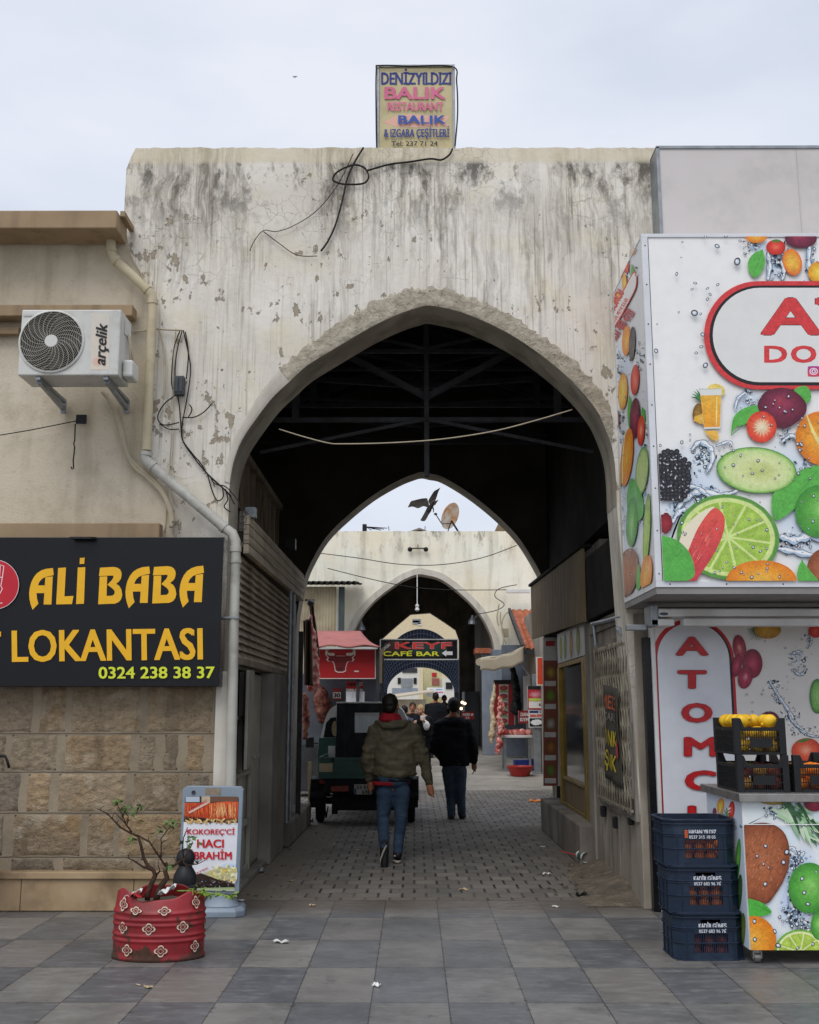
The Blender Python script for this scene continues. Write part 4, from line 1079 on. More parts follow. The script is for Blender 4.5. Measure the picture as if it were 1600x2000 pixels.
for rb, w_ in (([(500, 1200), (540, 1160), (590, 1190), (600, 1250), (570, 1310)], 11), ([(420, 1500), (470, 1440), (540, 1400), (640, 1420), (720, 1400)], 12), ([(440, 1390), (520, 1380), (600, 1440)], 8), ([(930, 1620), (1000, 1640), (1080, 1620), (1180, 1650)], 16), ([(920, 1680), (1020, 1700), (1120, 1720)], 12), ([(870, 240), (880, 300), (870, 370)], 9), ([(935, 280), (950, 330), (940, 372)], 7), ([(1075, 200), (1070, 290), (1085, 370)], 9), ([(710, 1000), (725, 950), (760, 920)], 6), ([(1080, 1330), (1130, 1290), (1200, 1320)], 9), ([(620, 1180), (680, 1160), (700, 1180)], 5), ([(400, 1560), (440, 1500), (480, 1490)], 10), ([(940, 1160), (990, 1130), (1040, 1180)], 7)): ar.ribbon([P4(*p) for p in rb], w_)
def ov(x, y, rx, ry, st, rot=0, **k_): X_, Y_ = P4(x, y); return ar.oval(X_, Y_, rx / 2.5, ry / 2.5, st, rot, **k_)
ov(815, 160, 52, 32, ORG, jit=.05); ov(1032, 170, 78, 46, PLM, jit=.08, off=(-8, -4)); ov(910, 212, 47, 37, RED, jit=.1); ov(912, 182, 22, 8, '#5d7a35'); 
ar.leaf(q4((845, 222, 1), (857, 275), (845, 325), (812, 360), (782, 335), (775, 285), (800, 245)))
ov(990, 285, 46, 66, [(0, '#f3c04a'), (.6, '#f0a236'), (1, '#e0672a')], -15, jit=.05); ov(1118, 335, 52, 52, YEL, jit=.05)
# badge
def stadium(x0, y0, x1, y1):
    r = (y1 - y0) / 2; P = []
    for i in range(25): t = math.pi / 2 + math.pi * i / 24; P.append((x0 + r + r * math.cos(t), (y0 + y1) / 2 - r * math.sin(t)))
    for i in range(25): t = -math.pi / 2 + math.pi * i / 24; P.append((x1 - r + r * math.cos(t), (y0 + y1) / 2 - r * math.sin(t)))
    return P
ar.poly(stadium(1374, 551, 2220, 762), '#cf3a3c'); ar.poly(stadium(1384.5, 559.5, 2209, 754.5), '#1c1718'); ar.poly(stadium(1391, 564, 2202, 748), '#d9d8d5')
ar.text('A', 1485, 584, 1602, 656, '#cf3a3c', .05, outline='#231a1b', ow=.018); ar.text('TOMCU', 1591, 584, 2080, 656, '#cf3a3c', .05, outline='#231a1b', ow=.02)
ar.text('D', 1491, 677, 1536, 710, '#cf3a3c', .05); ar.text('O', 1543, 677, 1593, 710, '#cf3a3c', .05); ar.text('ĞAL MEYVE SULARI', 1606, 677, 2150, 710, '#cf3a3c', .05)
ar.poly(spline([(1576, 720), (1579, 717), (1596, 717), (1599, 720), (1599, 734), (1596, 737), (1579, 737), (1576, 734)], 3), '#b13a8c', '#d2474c')
ar.poly(stadium(1579.5, 720.5, 1595.5, 733.5), '#e9dfe6'); ar.poly(stadium(1581.3, 722, 1593.7, 732), '#b83f80'); ar.oval(1587.5, 727, 4.2, 4.2, '#e9dfe6', n=16); ar.oval(1587.5, 727, 2.4, 2.4, '#b83f80', n=12)
# juice glass with pineapple
for i in range(9):
    a_ = math.radians(205 + i * 16); x, y = P4(545, 960); ar.stroke([(x, y), (x + 12 * math.cos(a_), y + 14 * math.sin(a_)), (x + 21 * math.cos(a_ - .15), y + 25 * math.sin(a_ - .15))], [4, 3, .5], R.choice(['#2f6b3c', '#3f8348', '#265a33']))
ov(530, 1020, 26, 48, [(0, '#a67c2f'), (1, '#6d4f20')], 8, jit=.25); ov(570, 1050, 60, 26, [(0, '#efc95a'), (1, '#d7a23a')], 0, wob=.1); ov(620, 910, 42, 32, '#e2c86a', 15); ov(590, 940, 34, 14, '#3f7a43', -10, wob=.2)
ar.poly(q4((538, 905), (645, 900), (640, 1096), (560, 1098)), '#d6d8d3'); ar.poly(q4((541, 935), (643, 933), (637, 1088), (560, 1090)), '#efb13a', '#e59a2c'); ar.stroke(q4((622, 940), (620, 1080)), 2.4, '#f6d68a'); ar.stroke(q4((541, 905), (643, 902)), .8, '#8fa094')
ar.poly(q4((560, 1108), (625, 1106), (632, 1140), (620, 1160), (596, 1150)), '#eeb54c')
# big fruit
ar.leaf(q4((690, 1130, 1), (705, 1040), (760, 995), (830, 985), (820, 1040), (760, 1075), (715, 1090))); ar.leaf(q4((985, 965), (1000, 905), (1060, 890), (1082, 940), (1060, 975), (1020, 985)))
ar.rings(P4(930, 960), spline(q4((820, 985), (850, 925), (910, 900), (985, 905), (1050, 960), (1058, 1010), (1030, 1050), (960, 1095), (900, 1080), (850, 1040)), 5), PLM, .06)
ov(840, 1088, 73, 76, [(0, '#f7e3c4'), (.35, '#f3b58f'), (.6, '#e8593c'), (1, '#cf3a24')], -10, jit=.12)
for i in range(14): a_ = i * .45; x, y = P4(842, 1092); ar.stroke([(x + 5 * math.cos(a_), y + 5 * math.sin(a_)), (x + 19 * math.cos(a_), y + 19 * math.sin(a_))], [1.6, .5], '#f6d3b0')
ov(1140, 1145, 138, 130, ORG, 40, jit=.04); ar.stroke(q4((1060, 1030), (1090, 1110), (1130, 1180), (1180, 1230)), [2, 6, 7, 4], '#f6d688')
ar.leaf(q4((1130, 1280), (1010, 1310), (905, 1400), (888, 1470), (905, 1540), (960, 1520), (1040, 1450), (1110, 1400)))
ov(815, 1299, 196, 112, [(0, '#b9c676'), (.3, '#c6d08a'), (.55, '#d3dca0'), (.85, '#c0d68e'), (.95, '#86b95a'), (1, '#3f7a3a')], 5, jit=.03, off=(10, 3))
for _ in range(1):
    bxs = [(x, y) for x in range(310, 500, 19) for y in range(1210, 1460, 19)]
    for x, y in bxs:
        if ((x - 395) / 105) ** 2 + ((y - 1330) / 125) ** 2 < 1:
            g_ = R.uniform(.6, 1.5); ov(x + R.uniform(-5, 5), y + R.uniform(-5, 5), 14, 14, [(0, tuple(q * g_ * 1.6 for q in L('#3c3a40'))), (.6, '#232227'), (1, '#111114')], n=10)
            if R.random() < .45: ov(x + R.uniform(-8, 8), y + R.uniform(-8, 8), R.uniform(3, 9), R.uniform(2, 4), '#b9bcc2', R.uniform(0, 180), n=8)
x, y = P4(676, 1625); ar.citrus(x, y, 100, 83, 8, '#5b9440', '#cfe08f', '#9cc04b', '#b4d060')
ar.poly(spline(q4((440, 1640), (480, 1560), (560, 1495), (610, 1490), (520, 1640), (430, 1720)), 5), '#e3dcc0', '#e9d9c4')
ar.poly(spline(q4((600, 1488), (640, 1500), (660, 1540), (648, 1620), (600, 1720), (545, 1800), (500, 1860), (410, 1860), (470, 1720), (530, 1580)), 5), '#e0574a', '#c2384a')
for i in range(26): a_ = R.uniform(0, 1); x, y = 600 - 120 * a_ + R.uniform(-40, 30), 1540 + 270 * a_; ar.stroke(q4((x, y), (x - 18, y + 34)), [.3, 1.6, ][:2], R.choice(['#ef8b7c', '#b5283c', '#e9705f']))
ov(372, 1558, 34, 50, [(0, '#a02a35'), (1, '#701822')], wob=.08)
ar.leaf(q4((355, 1617, 1), (430, 1642), (490, 1705), (514, 1790), (495, 1830), (420, 1850), (340, 1850), (345, 1700)), '#57ab4a')
ov(1120, 1500, 118, 128, GRN, jit=.04, off=(8, -10)); ov(1150, 1780, 90, 100, COC, jit=.18); ar.leaf(q4((1035, 1735, 1), (1075, 1790), (1120, 1850), (1050, 1870), (1014, 1830), (1016, 1780)))
ov(838, 1838, 172, 100, ORG, jit=.03, off=(0, -6))
for x0, y0, x1, y1, n_ in ((660, 1180, 1080, 1360, 22), (450, 1450, 900, 1800, 34), (1010, 1400, 1180, 1640, 12), (830, 930, 1050, 1080, 12), (1010, 1030, 1150, 1250, 12), (690, 1720, 1000, 1840, 8)):
    for _ in range(n_): x, y = P4(R.uniform(x0, x1), R.uniform(y0, y1)); ar.drop(x, y, R.uniform(1.2, 3.8))
for x, y, r in ((622, 210, 5.5), (453, 190, 2.4), (447, 265, 2), (720, 285, 8), (734, 185, 3.4), (425, 345, 4), (515, 390, 4), (500, 420, 3.2), (575, 415, 3.6), (588, 445, 3.4), (575, 468, 3.6), (625, 397, 3.6), (512, 535, 7), (542, 540, 3), (552, 640, 4.6), (325, 720, 5), (545, 700, 4), (520, 730, 3.6), (565, 790, 6), (665, 160, 4), (330, 590, 2), (345, 1180, 3.4), (450, 1165, 4), (490, 1155, 2.6), (565, 165, 3), (435, 532, 2.6)):
    X_, Y_ = P4(x, y); ar.drop(X_, Y_, r)
ar.build('front_print', M['fruitprint'], ks)
# side of the box
q8 = lambda x, y, *r: (1180 + x / 2.667, 450 + y / 2.667)
ar = Art(onX(xk), (-1, 0, 0), clip3=[(1, YK + .04, 1), (1, YKb - .05, -1), (2, zb_ + fr, 1), (2, zt_ - .021, -1)], step=.00003)
ar.rect(1150, 440, 1290, 1200, '#d5d6d8')
R = ar.rnd
for pts in ([(45, 600), (150, 560), (160, 760), (90, 860), (60, 1000), (45, 900)], [(60, 1150), (160, 1000), (240, 1100), (240, 1500), (170, 1700), (70, 1700)]): ar.wash([q8(*p) for p in pts], '#bdcbdd', '#cfd9e6')
for x, y, a_, b_, n_ in ((80, 700, 60, 200, 40), (190, 640, 60, 120, 30), (100, 1020, 60, 200, 36), (190, 1420, 60, 260, 40), (90, 1450, 40, 240, 40), (230, 1100, 40, 200, 16), (150, 200, 60, 120, 14)): X_, Y_ = q8(x, y); ar.splash(X_, Y_, a_ / 2.667, b_ / 2.667, n_)
def ov(x, y, rx, ry, st, rot=0, **k_): X_, Y_ = q8(x, y); return ar.oval(X_, Y_, rx / 2.667, ry / 2.667, st, rot, **k_)
ov(145, 100, 22, 30, ORG); ov(122, 188, 14, 36, RED); ov(95, 215, 16, 30, PLM); ar.leaf([q8(*p) for p in ((75, 235, 1), (75, 270), (62, 300), (56, 275))]); ar.leaf([q8(*p) for p in ((150, 175, 1), (165, 220), (145, 240))]); ov(112, 270, 12, 50, YEL); ov(78, 345, 14, 30, ORG)
ar.poly(spline([q8(*p) for p in ((38, 470), (50, 425), (150, 228), (172, 222), (178, 270), (160, 330), (60, 510), (42, 520))], 4), '#c93a38'); ar.poly(spline([q8(*p) for p in ((42, 472), (54, 432), (150, 238), (169, 232), (173, 270), (156, 326), (60, 498), (46, 508))], 4), '#dedcda')
ar.text('ATOMCU', *q8(50, 402), *q8(190, 446), '#c93a38', .04, 0, -62); ar.text('DOĞAL MEYVE SULARI', *q8(57, 473), *q8(210, 492), '#c93a38', .03, 0, -60); ar.text('0531 403 4733', *q8(58, 540), *q8(250, 586), '#a81f33', .05, 0, -55)
ov(122, 575, 22, 78, ORG, 3); ov(152, 590, 16, 90, [(0, '#4a4a4d'), (1, '#222226')], 3, jit=.4); ov(104, 838, 25, 95, YEL, 2); ov(167, 778, 22, 80, RED, 3); ov(73, 992, 14, 58, PLM, 3)
ar.leaf([q8(*p) for p in ((140, 860, 1), (155, 960), (140, 1040), (128, 950))]); ar.leaf([q8(*p) for p in ((205, 920, 1), (220, 960), (215, 1040), (200, 1000))]); ov(167, 978, 27, 106, PLM, 3, jit=.08); ov(199, 1042, 19, 80, [(0, '#f0b090'), (.5, '#e2593c'), (1, '#c73a24')], 3)
ar.leaf([q8(*p) for p in ((55, 1100, 1), (95, 1250), (85, 1400), (60, 1380))]); ov(62, 1180, 18, 130, [(0, '#3f6b3a'), (1, '#22451f')], 2); ov(125, 1182, 31, 152, ORG, 6); ar.stroke([q8(118, 1050), q8(104, 1170), q8(102, 1320)], [1, 2.5, 1.5], '#f7dc92'); ov(205, 1252, 33, 126, [(0, '#c3cf86'), (.8, '#b5cd82'), (1, '#4f8a43')], 5)
ar.leaf([q8(*p) for p in ((150, 1290, 1), (205, 1380), (208, 1490), (150, 1520), (125, 1400))]); ov(152, 1520, 31, 130, GRN, 3); ov(230, 1560, 18, 190, [(0, '#b5cf5a'), (.8, '#9cc04b'), (1, '#5b9440')], 3)
for i in range(18): x, y = 85 + R.uniform(-15, 15), 1440 + R.uniform(-50, 160); ar.stroke([q8(x, y), q8(x - 10, y + 70)], [2.2, .4], R.choice(['#5d7f6b', '#8fae93', '#3f5f50']))
ov(128, 1785, 56, 130, COC, 8, jit=.15); ar.leaf([q8(*p) for p in ((190, 1740, 1), (200, 1840), (180, 1880), (176, 1800))]); ov(228, 1790, 30, 100, ORG, 5)
for _ in range(46): X_, Y_ = q8(R.uniform(60, 240), R.uniform(600, 1860)); ar.drop(X_, Y_, R.uniform(.7, 1.8))
ar.build('side_print', M['fruitprint'], ks)

# ================================================================ the kiosk wall under the box sign
YP = 8.95
xp = (at(1276, 1250, YP).x + at(1296, 1780, YP).x) / 2
zp = at(1320, 1783, YP).z
kw = thing('kiosk_wall', 'white kiosk wall panel with tall red rimmed lettering plate and fruit print', 'wall panel', (xp + 1, YP, zp))
mb = MB(); mb.box((xp + .02, YP, zp), (5.2, Y1 - .022, zb_ - .06)); mb.build('panel', M['white'], kw)
mb = MB(); mb.box((xp - .012, YP - .004, zp), (xp + .019, YP + .1, zb_ - .06)); mb.build('edge_profile', M['white'], kw, bevel=.003)
mb = MB(); mb.box((xp - .07, YP + .03, zp), (xp - .0135, YP + .12, zb_ - .3)); mb.build('dark_edge', M['boardblack'], kw)
q5 = lambda x, y, *r: (1150 + x / 2.667, 1150 + y / 2.667)
ar = Art(onY(YP), (0, -1, 0), clip3=[(0, xp + .022, 1), (2, zp + .02, 1), (2, zb_ - .08, -1)], step=.00003)
xm = at(*q5(330, 700), YP).x
ar.rect(1240, 1150, 1800, 1830, '#d4d0cb')
R = ar.rnd
def w5(X, Z): return X, Z
# stadium in metres, mapped back through the panel plane
class _P:                                                   # helper art in metres on the same plane
    pass
sl, sr_, st_, sb_ = at(1275, 1300, YP).x, at(1433, 1330, YP).x, at(1350, 1208, YP).z, at(1350, 1730, YP).z
arm = Art(lambda X, Z: Vector((X, YP - .0001, -Z)), (0, -1, 0), step=.00003)
def vstad(x0, x1, z0, z1):
    r = (x1 - x0) / 2; P = []
    for i in range(25): t = math.pi * i / 24; P.append(((x0 + x1) / 2 + r * math.cos(t), -(z1 - r + r * math.sin(t))))
    for i in range(25): t = math.pi + math.pi * i / 24; P.append(((x0 + x1) / 2 + r * math.cos(t), -(z0 + r + r * math.sin(t))))
    return P
arm.lay = 3
arm.poly(vstad(sl, sr_ + .015, sb_, st_), '#b51c20'); arm.poly(vstad(sl + .037, sr_ - .006, sb_ + .03, st_ - .03), '#19191c'); arm.poly(vstad(sl + .042, sr_ - .026, sb_ + .04, st_ - .035), '#cfd1d6')
arm.build('lettering_plate', M['print'], kw)
def splash5(x, y, a_, b_, n_): X_, Y_ = q5(x, y); ar.splash(X_, Y_, a_ / 2.667, b_ / 2.667, n_, ('#c6cdd6', '#a9b4c2', '#2f3948', '#1c242f', '#e6eaee'))
for t in ((960, 500, 60, 60, 20), (1050, 660, 60, 140, 26), (1120, 740, 100, 40, 22), (1090, 380, 80, 90, 22), (1000, 580, 60, 30, 12), (1150, 250, 50, 60, 14)): splash5(*t)
for rb, w_ in (([(940, 480), (970, 530), (1010, 590), (1050, 650), (1080, 710), (1140, 760), (1200, 770)], 6), ([(1040, 640), (1060, 690), (1120, 740)], 4), ([(1060, 420), (1100, 450), (1130, 420)], 5), ([(1060, 340), (1090, 330), (1110, 350)], 6), ([(1150, 210), (1160, 260), (1150, 300)], 4)): ar.ribbon([q5(*p) for p in rb], w_)
def ov(x, y, rx, ry, stp, rot=0, **k_): X_, Y_ = q5(x, y); return ar.oval(X_, Y_, rx / 2.667, ry / 2.667, stp, rot, **k_)
PG = [(0, '#c24a63'), (.5, '#98263f'), (1, '#6d172c')]
ov(785, 310, 34, 70, [(0, '#d8a08a'), (.4, '#a83a4a'), (1, '#7d2233')], -8, jit=.3); ov(770, 400, 26, 60, PG, 10, jit=.2); ov(852, 390, 52, 76, PG, 0, jit=.06); ov(815, 460, 38, 62, [(0, '#d0899a'), (.4, '#a52d4a'), (1, '#7d2036')], 12, jit=.3)
for i in range(10): a_ = math.radians(60 + i * 12); X_, Y_ = q5(880, 200); ar.stroke([(X_, Y_), (X_ + 22 * math.cos(a_), Y_ + 26 * math.sin(a_))], [3, .5], R.choice(['#2f5a35', '#3f7a43']))
ov(930, 215, 70, 46, [(0, '#d9a83f'), (1, '#a6772a')], 0, jit=.2); ov(1190, 560, 40, 90, [(0, '#9cc97a'), (.7, '#6fae55'), (1, '#2f6a30')]); ov(1180, 220, 36, 36, RED)
ov(940, 690, 54, 52, PLM, 0, jit=.06); ov(1130, 840, 76, 62, [(0, '#e8a080'), (.5, '#dd5a3c'), (1, '#bb3a24')], -10, jit=.08); ov(1120, 790, 34, 8, '#4f7a35', -15)
for _ in range(26): X_, Y_ = q5(R.uniform(780, 1200), R.uniform(260, 700)); ar.drop(X_, Y_, R.uniform(.8, 2.6))
ar.lay += 3
for i, ch in enumerate('ATOMCU'):
    x0, x1 = ((452, 622), (462, 612), (482, 642), (495, 668), (500, 662), (514, 690))[i]; y0, y1 = ((252, 348), (425, 520), (597, 695), (773, 872), (948, 1050), (1130, 1236))[i]
    ar.text(ch, *q5(x0, y0), *q5(x1, y1), '#b51c20', .07, outline='#1c1517', ow=.02)
ar.build('print', M['fruitprint'], kw)
# awning cassette
aw = thing('awning_roller', 'closed white awning roller under the fruit box sign', 'awning', (3, 8.5, at(1500, 1222, 8.5).z))
a, b = at(1284, 1206, 8.5), at(2300, 1190, 8.5)
mb = MB(); mb.box((a.x, 8.42, a.z - .0), (b.x, 8.62, b.z)); mb.build('cassette', M['white'], aw, bevel=.012)
a2, b2 = at(1330, 1224, 8.5), at(2300, 1210, 8.5); mb = MB(); mb.box((a2.x, 8.40, a2.z), (b2.x, 8.52, b2.z)); mb.box((at(1270, 1220, 8.5).x, 8.45, a2.z + .005), (a2.x - .06, 8.7, b2.z)); mb.build('front_bar', M['white'], aw, bevel=.006)
mb = MB(); mb.box((a.x - .06, 8.45, a.z - .07), (a.x - .002, 8.7, b.z + .03)); mb.box((at(1230, 1235, 8.5).x, 8.6, a2.z - .02), (a.x - .065, 8.68, a2.z + .025)); mb.build('end_bracket', M['galv'], aw, bevel=.006)
mb = MB(); mb.ball(at(1297, 1199, 8.418), (.035, .004, .012), 20, 8); mb.build('badge', simple('blue_grey_badge', L('#4f5668'), L('#3f4658'), .4), aw)

# ================================================================ juice counter
YC = 7.2
cl_ = at(1450, 1600, YC).x; cz0, cz1 = at(1480, 1856, YC).z, at(1480, 1566, YC).z
jc = thing('juice_counter', 'wheeled juice counter wrapped in fruit print with steel top', 'counter', (cl_ + .9, YC, 0))
mb = MB(); mb.box((cl_, YC, cz0), (cl_ + 2.4, YC + .85, cz1)); mb.build('body', M['white'], jc, bevel=.004)
ss = simple('brushed_steel', L('#a6a29e'), L('#86827e'), .35, .75, 12, .6, .05)
mb = MB(); xl_ = at(1444, 1550, YC - .06).x; mb.box((xl_, YC - .06, cz1 + .002), (cl_ + 2.5, YC + .9, cz1 + .055)); mb.build('countertop', ss, jc, bevel=.004)
for px, Yw in ((1483, YC + .06), (1483, YC + .75), (1700, YC + .06)):
    x = at(px, 1870, YC).x; c = MB(); c.tube([(x - .018, Yw, .035), (x + .018, Yw, .035)], .035, 16); c.box((x - .025, Yw - .02, .055), (x + .025, Yw + .02, cz0 - .001)); c.box((x - .03, Yw - .03, .03), (x - .02, Yw + .03, .075)); c.box((x + .02, Yw - .03, .03), (x + .03, Yw + .03, .075)); c.build('caster', ss, jc, smooth=30)
q2 = lambda x, y, *r: (1270 + x / 3.846, 1380 + y / 3.846)
ar = Art(onY(YC), (0, -1, 0), clip3=[(0, cl_ + .004, 1), (2, cz0 + .004, 1), (2, cz1 - .002, -1), (0, cl_ + 2.3, -1)], step=.00003)
ar.rect(1440, 1540, 1900, 1870, '#d6e1ee'); R = ar.rnd
ar.wash([q2(*p) for p in ((690, 710), (950, 700), (1100, 800), (1080, 900), (800, 860), (690, 900))], '#dfe7f0'); ar.wash([q2(*p) for p in ((1040, 1100), (1200, 1000), (1269, 1200), (1200, 1700), (1000, 1700), (930, 1500))], '#c3d2e6')
def sp2(x, y, a_, b_, n_): X_, Y_ = q2(x, y); ar.splash(X_, Y_, a_ / 3.846, b_ / 3.846, n_)
for rb, w_ in (([(1010, 1100), (1060, 1060), (1100, 1100), (1140, 1090)], 8), ([(1060, 1180), (1110, 1150), (1160, 1090)], 7), ([(1080, 1400), (1060, 1480), (1090, 1580), (1150, 1640)], 12), ([(1040, 1440), (1070, 1540), (1060, 1630)], 9), ([(1130, 1600), (1200, 1640), (1260, 1600)], 8), ([(900, 760), (940, 800), (930, 850)], 5)): ar.ribbon([q2(*p) for p in rb], w_)
for t in ((1080, 1170, 120, 90, 70), (1090, 1560, 120, 180, 70), (1150, 1650, 140, 60, 30), (930, 780, 100, 60, 20), (1050, 1300, 60, 160, 26)): sp2(*t)
def ov(x, y, rx, ry, stp, rot=0, **k_): X_, Y_ = q2(x, y); return ar.oval(X_, Y_, rx / 3.846, ry / 3.846, stp, rot, **k_)
for i in range(60):
    t = R.uniform(0, 1); x, y = 960 + 300 * t + R.uniform(-60, 60), 720 + 230 * t + R.uniform(-70, 70); a_ = R.uniform(.3, 1.3); l = R.uniform(90, 190)
    ar.stroke([q2(x, y), q2(x + l * .5 * math.cos(a_), y + l * .5 * math.sin(a_)), q2(x + l * math.cos(a_), y + l * math.sin(a_) + 10)], [7, 6.5, .6], R.choice(['#6f9a6c', '#8fb58a', '#3f6b45', '#a9c8a2', '#2f5535', '#c0d4b6']))
ov(900, 715, 90, 20, [(0, '#d3b347'), (1, '#8f6b24')], 5, jit=.3); ov(1230, 720, 80, 66, PG, 0, jit=.1)
co = [(685, 910), (760, 880), (860, 872), (950, 900), (1010, 960), (1040, 1060), (1036, 1190), (1000, 1300), (940, 1400), (870, 1478), (760, 1450), (700, 1440), (660, 1300), (640, 1100)]
ar.rings(q2(840, 1150), spline([q2(*p) for p in co], 5), [(0, '#b06a45'), (.6, '#a35d3b'), (.9, '#8d4c2f'), (1, '#6d3a24')], .14)
for i in range(130):
    a_, r_ = R.uniform(0, 6.3), R.uniform(0, 1) ** .6; x, y = 850 + 165 * r_ * math.cos(a_), 1150 + 250 * r_ * math.sin(a_); l = R.uniform(20, 60); d_ = -1.1 + R.uniform(-.4, .4)
    ar.stroke([q2(x, y), q2(x + l * math.cos(d_) * .6, y + l * math.sin(d_) * .6)], [.9, .3], R.choice(['#c98a62', '#7a3f27', '#d79c74', '#8a4a2e']))
ar.leaf([q2(*p) for p in ((905, 1545, 1), (850, 1480), (780, 1450), (715, 1448), (715, 1550), (790, 1575))], '#4fae3f')
ov(1190, 1360, 158, 190, GRN, 0, jit=.04, off=(4, -6)); ov(770, 1760, 172, 190, ORG, 0, jit=.03, off=(-8, -4))
X_, Y_ = q2(1120, 1840); ar.citrus(X_, Y_, 50, 44, 0, '#6fae3f', '#dfe6a8', '#a9c64a', '#bcd764', 9); ov(1260, 1640, 60, 110, GRN)
for x, y, r in ((1020, 1090, 6), (860, 1045, 4.4), (797, 1120, 3.6), (845, 1180, 3), (882, 1207, 2.6), (995, 1167, 5), (858, 1330, 5.4), (1135, 1290, 5), (1150, 1395, 4.6), (1178, 1480, 5), (778, 1610, 5.4), (990, 1608, 3.4), (1095, 1630, 5.4), (930, 1685, 5), (780, 1745, 4.6), (955, 1790, 6), (1165, 885, 4), (1240, 1240, 3), (1100, 1810, 4), (1215, 1780, 4)): X_, Y_ = q2(x, y); ar.drop(X_, Y_, r)
ar.rect(1455, 1609, 1900, 1610.5, '#e7eef4'); ar.build('front_print', M['fruitprint'], jc)
ar = Art(onX(cl_), (-1, 0, 0), clip3=[(1, YC + .003, 1), (1, YC + .84, -1), (2, cz0 + .004, 1), (2, cz1 - .002, -1)], step=.00003)
ar.rect(1370, 1540, 1480, 1900, '#c5d0dd'); R = ar.rnd
def ov(x, y, rx, ry, stp, rot=0, **k_): X_, Y_ = q2(x, y); return ar.oval(X_, Y_, rx / 3.846, ry / 3.846, stp, rot, **k_)
ov(530, 750, 28, 62, YEL, 5); ov(612, 780, 24, 70, RED, 5); ov(485, 800, 16, 40, PLM); ar.leaf([q2(*p) for p in ((575, 760, 1), (590, 860), (570, 920), (560, 840))]); ov(605, 880, 16, 40, PG)
ov(660, 1150, 20, 160, GRN, 4); ov(670, 1400, 22, 140, [(0, '#4f7a45'), (1, '#2c5030')], 4); ov(690, 1700, 26, 150, [(0, '#7a8f3f'), (1, '#4f6a2f')], 4)
X_, Y_ = q2(560, 850); ar.splash(X_, Y_, 40, 40, 24); ar.build('side_print', M['fruitprint'], jc)

# ================================================================ crates and fruit
crateblack = simple('black_crate_plastic', L('#202123'), L('#161719'), .45, 0, 9, .6, .08)
def black_crate(label, loc, w_, d_, h_, plate=True):
    t = thing('fruit_crate', label, 'crate', loc, 'crates of fruit on the counter', local=True)
    for sx in (0, 1):
        for sy in (0, 1):
            x, y = (0 if not sx else w_ - .045), (0 if not sy else d_ - .045)
            mb = MB(); mb.box((x, y, 0), (x + .045, y + .045, h_ + .025)); mb.build('corner_post', crateblack, t, bevel=.003)
    mb = MB()
    for sx, x0 in ((1, .045), (-1, w_ - .045)):           # stepped shoulders beside the posts
        for y in (0, d_ - .012): mb = MB(); mb.hexa([(x0, y, h_ - .05), (x0 + sx * .03, y, h_ - .05), (x0 + sx * .03, y + .012, h_ - .05), (x0, y + .012, h_ - .05), (x0, y, h_ + .02), (x0 + sx * .004, y, h_ + .02), (x0 + sx * .004, y + .012, h_ + .02), (x0, y + .012, h_ + .02)]); mb.build('shoulder', crateblack, t)
    for nm, fixed in (('front_grid', 0), ('back_grid', d_ - .01), ('side_grid', None), ('side_grid', 1)):
        mb = MB(); side = nm == 'side_grid'; ln = d_ if side else w_
        def bar(u0, z0, u1, z1, th=.01):
            if side:
                x = 0 if fixed is None else w_ - .01; mb.box((x + .001, u0, z0), (x + th, u1, z1))
            else: mb.box((u0, fixed + .001, z0), (u1, fixed + th, z1))
        for z in (.0, h_ * .28, h_ * .52, h_ * .72): bar(.046, z, ln - .046, z + (.016 if z == 0 else .006))
        bar(.046, h_ - .055, ln - .046, h_ - .035, .012)
        n_ = int((ln - .09) / .0145)
        for i in range(1, n_): u = .046 + (ln - .092) * i / n_; bar(u - .002, .0165, u + .002, (h_ * .72) if i % 4 else h_ - .056, .007)
        if nm == 'front_grid' and plate: mb.box((w_ * .3, -.004, h_ * .22), (w_ * .72, .0005, h_ * .50))
        mb.build(nm, crateblack, t)
    mb = MB(); mb.box((.011, .011, .002), (w_ - .011, d_ - .011, .01)); mb.build('floor', crateblack, t)
    return t
zc = cz1 + .056
cwx, cwd, chh = .345, .50, .215
c0x = at(1440, 1500, YC + .05).x
black_crate('black crate of mixed apples under the lemon crate, on counter corner', (c0x, YC + .05, zc), cwx, cwd, chh)
black_crate('black crate heaped with yellow lemons, uppermost on counter corner', (c0x - .008, YC + .05, zc + chh + .026), cwx, cwd, chh)
black_crate('black crate of oranges at the right edge of the counter', (c0x + cwx + .03, YC + .05, zc), cwx, cwd, chh)
def fruit_mat(n, a_, b_, r=.4): s = NT(n, r); return s.out(s.mix(s.ramp(s.noise(s.P, 18, 4), .35, .65), a_, b_), None, s.bump(s.noise(s.P, 260, 2), .2, .001))
m_lem = fruit_mat('lemon_skin', L('#e8bf2c'), L('#d9a41e')); m_apr = fruit_mat('red_apple_skin', L('#7d2430'), L('#a5553a')); m_apy = fruit_mat('yellow_apple_skin', L('#cfae4a'), L('#c07a3a')); m_org = fruit_mat('orange_skin', L('#f08a1e'), L('#e37112'))
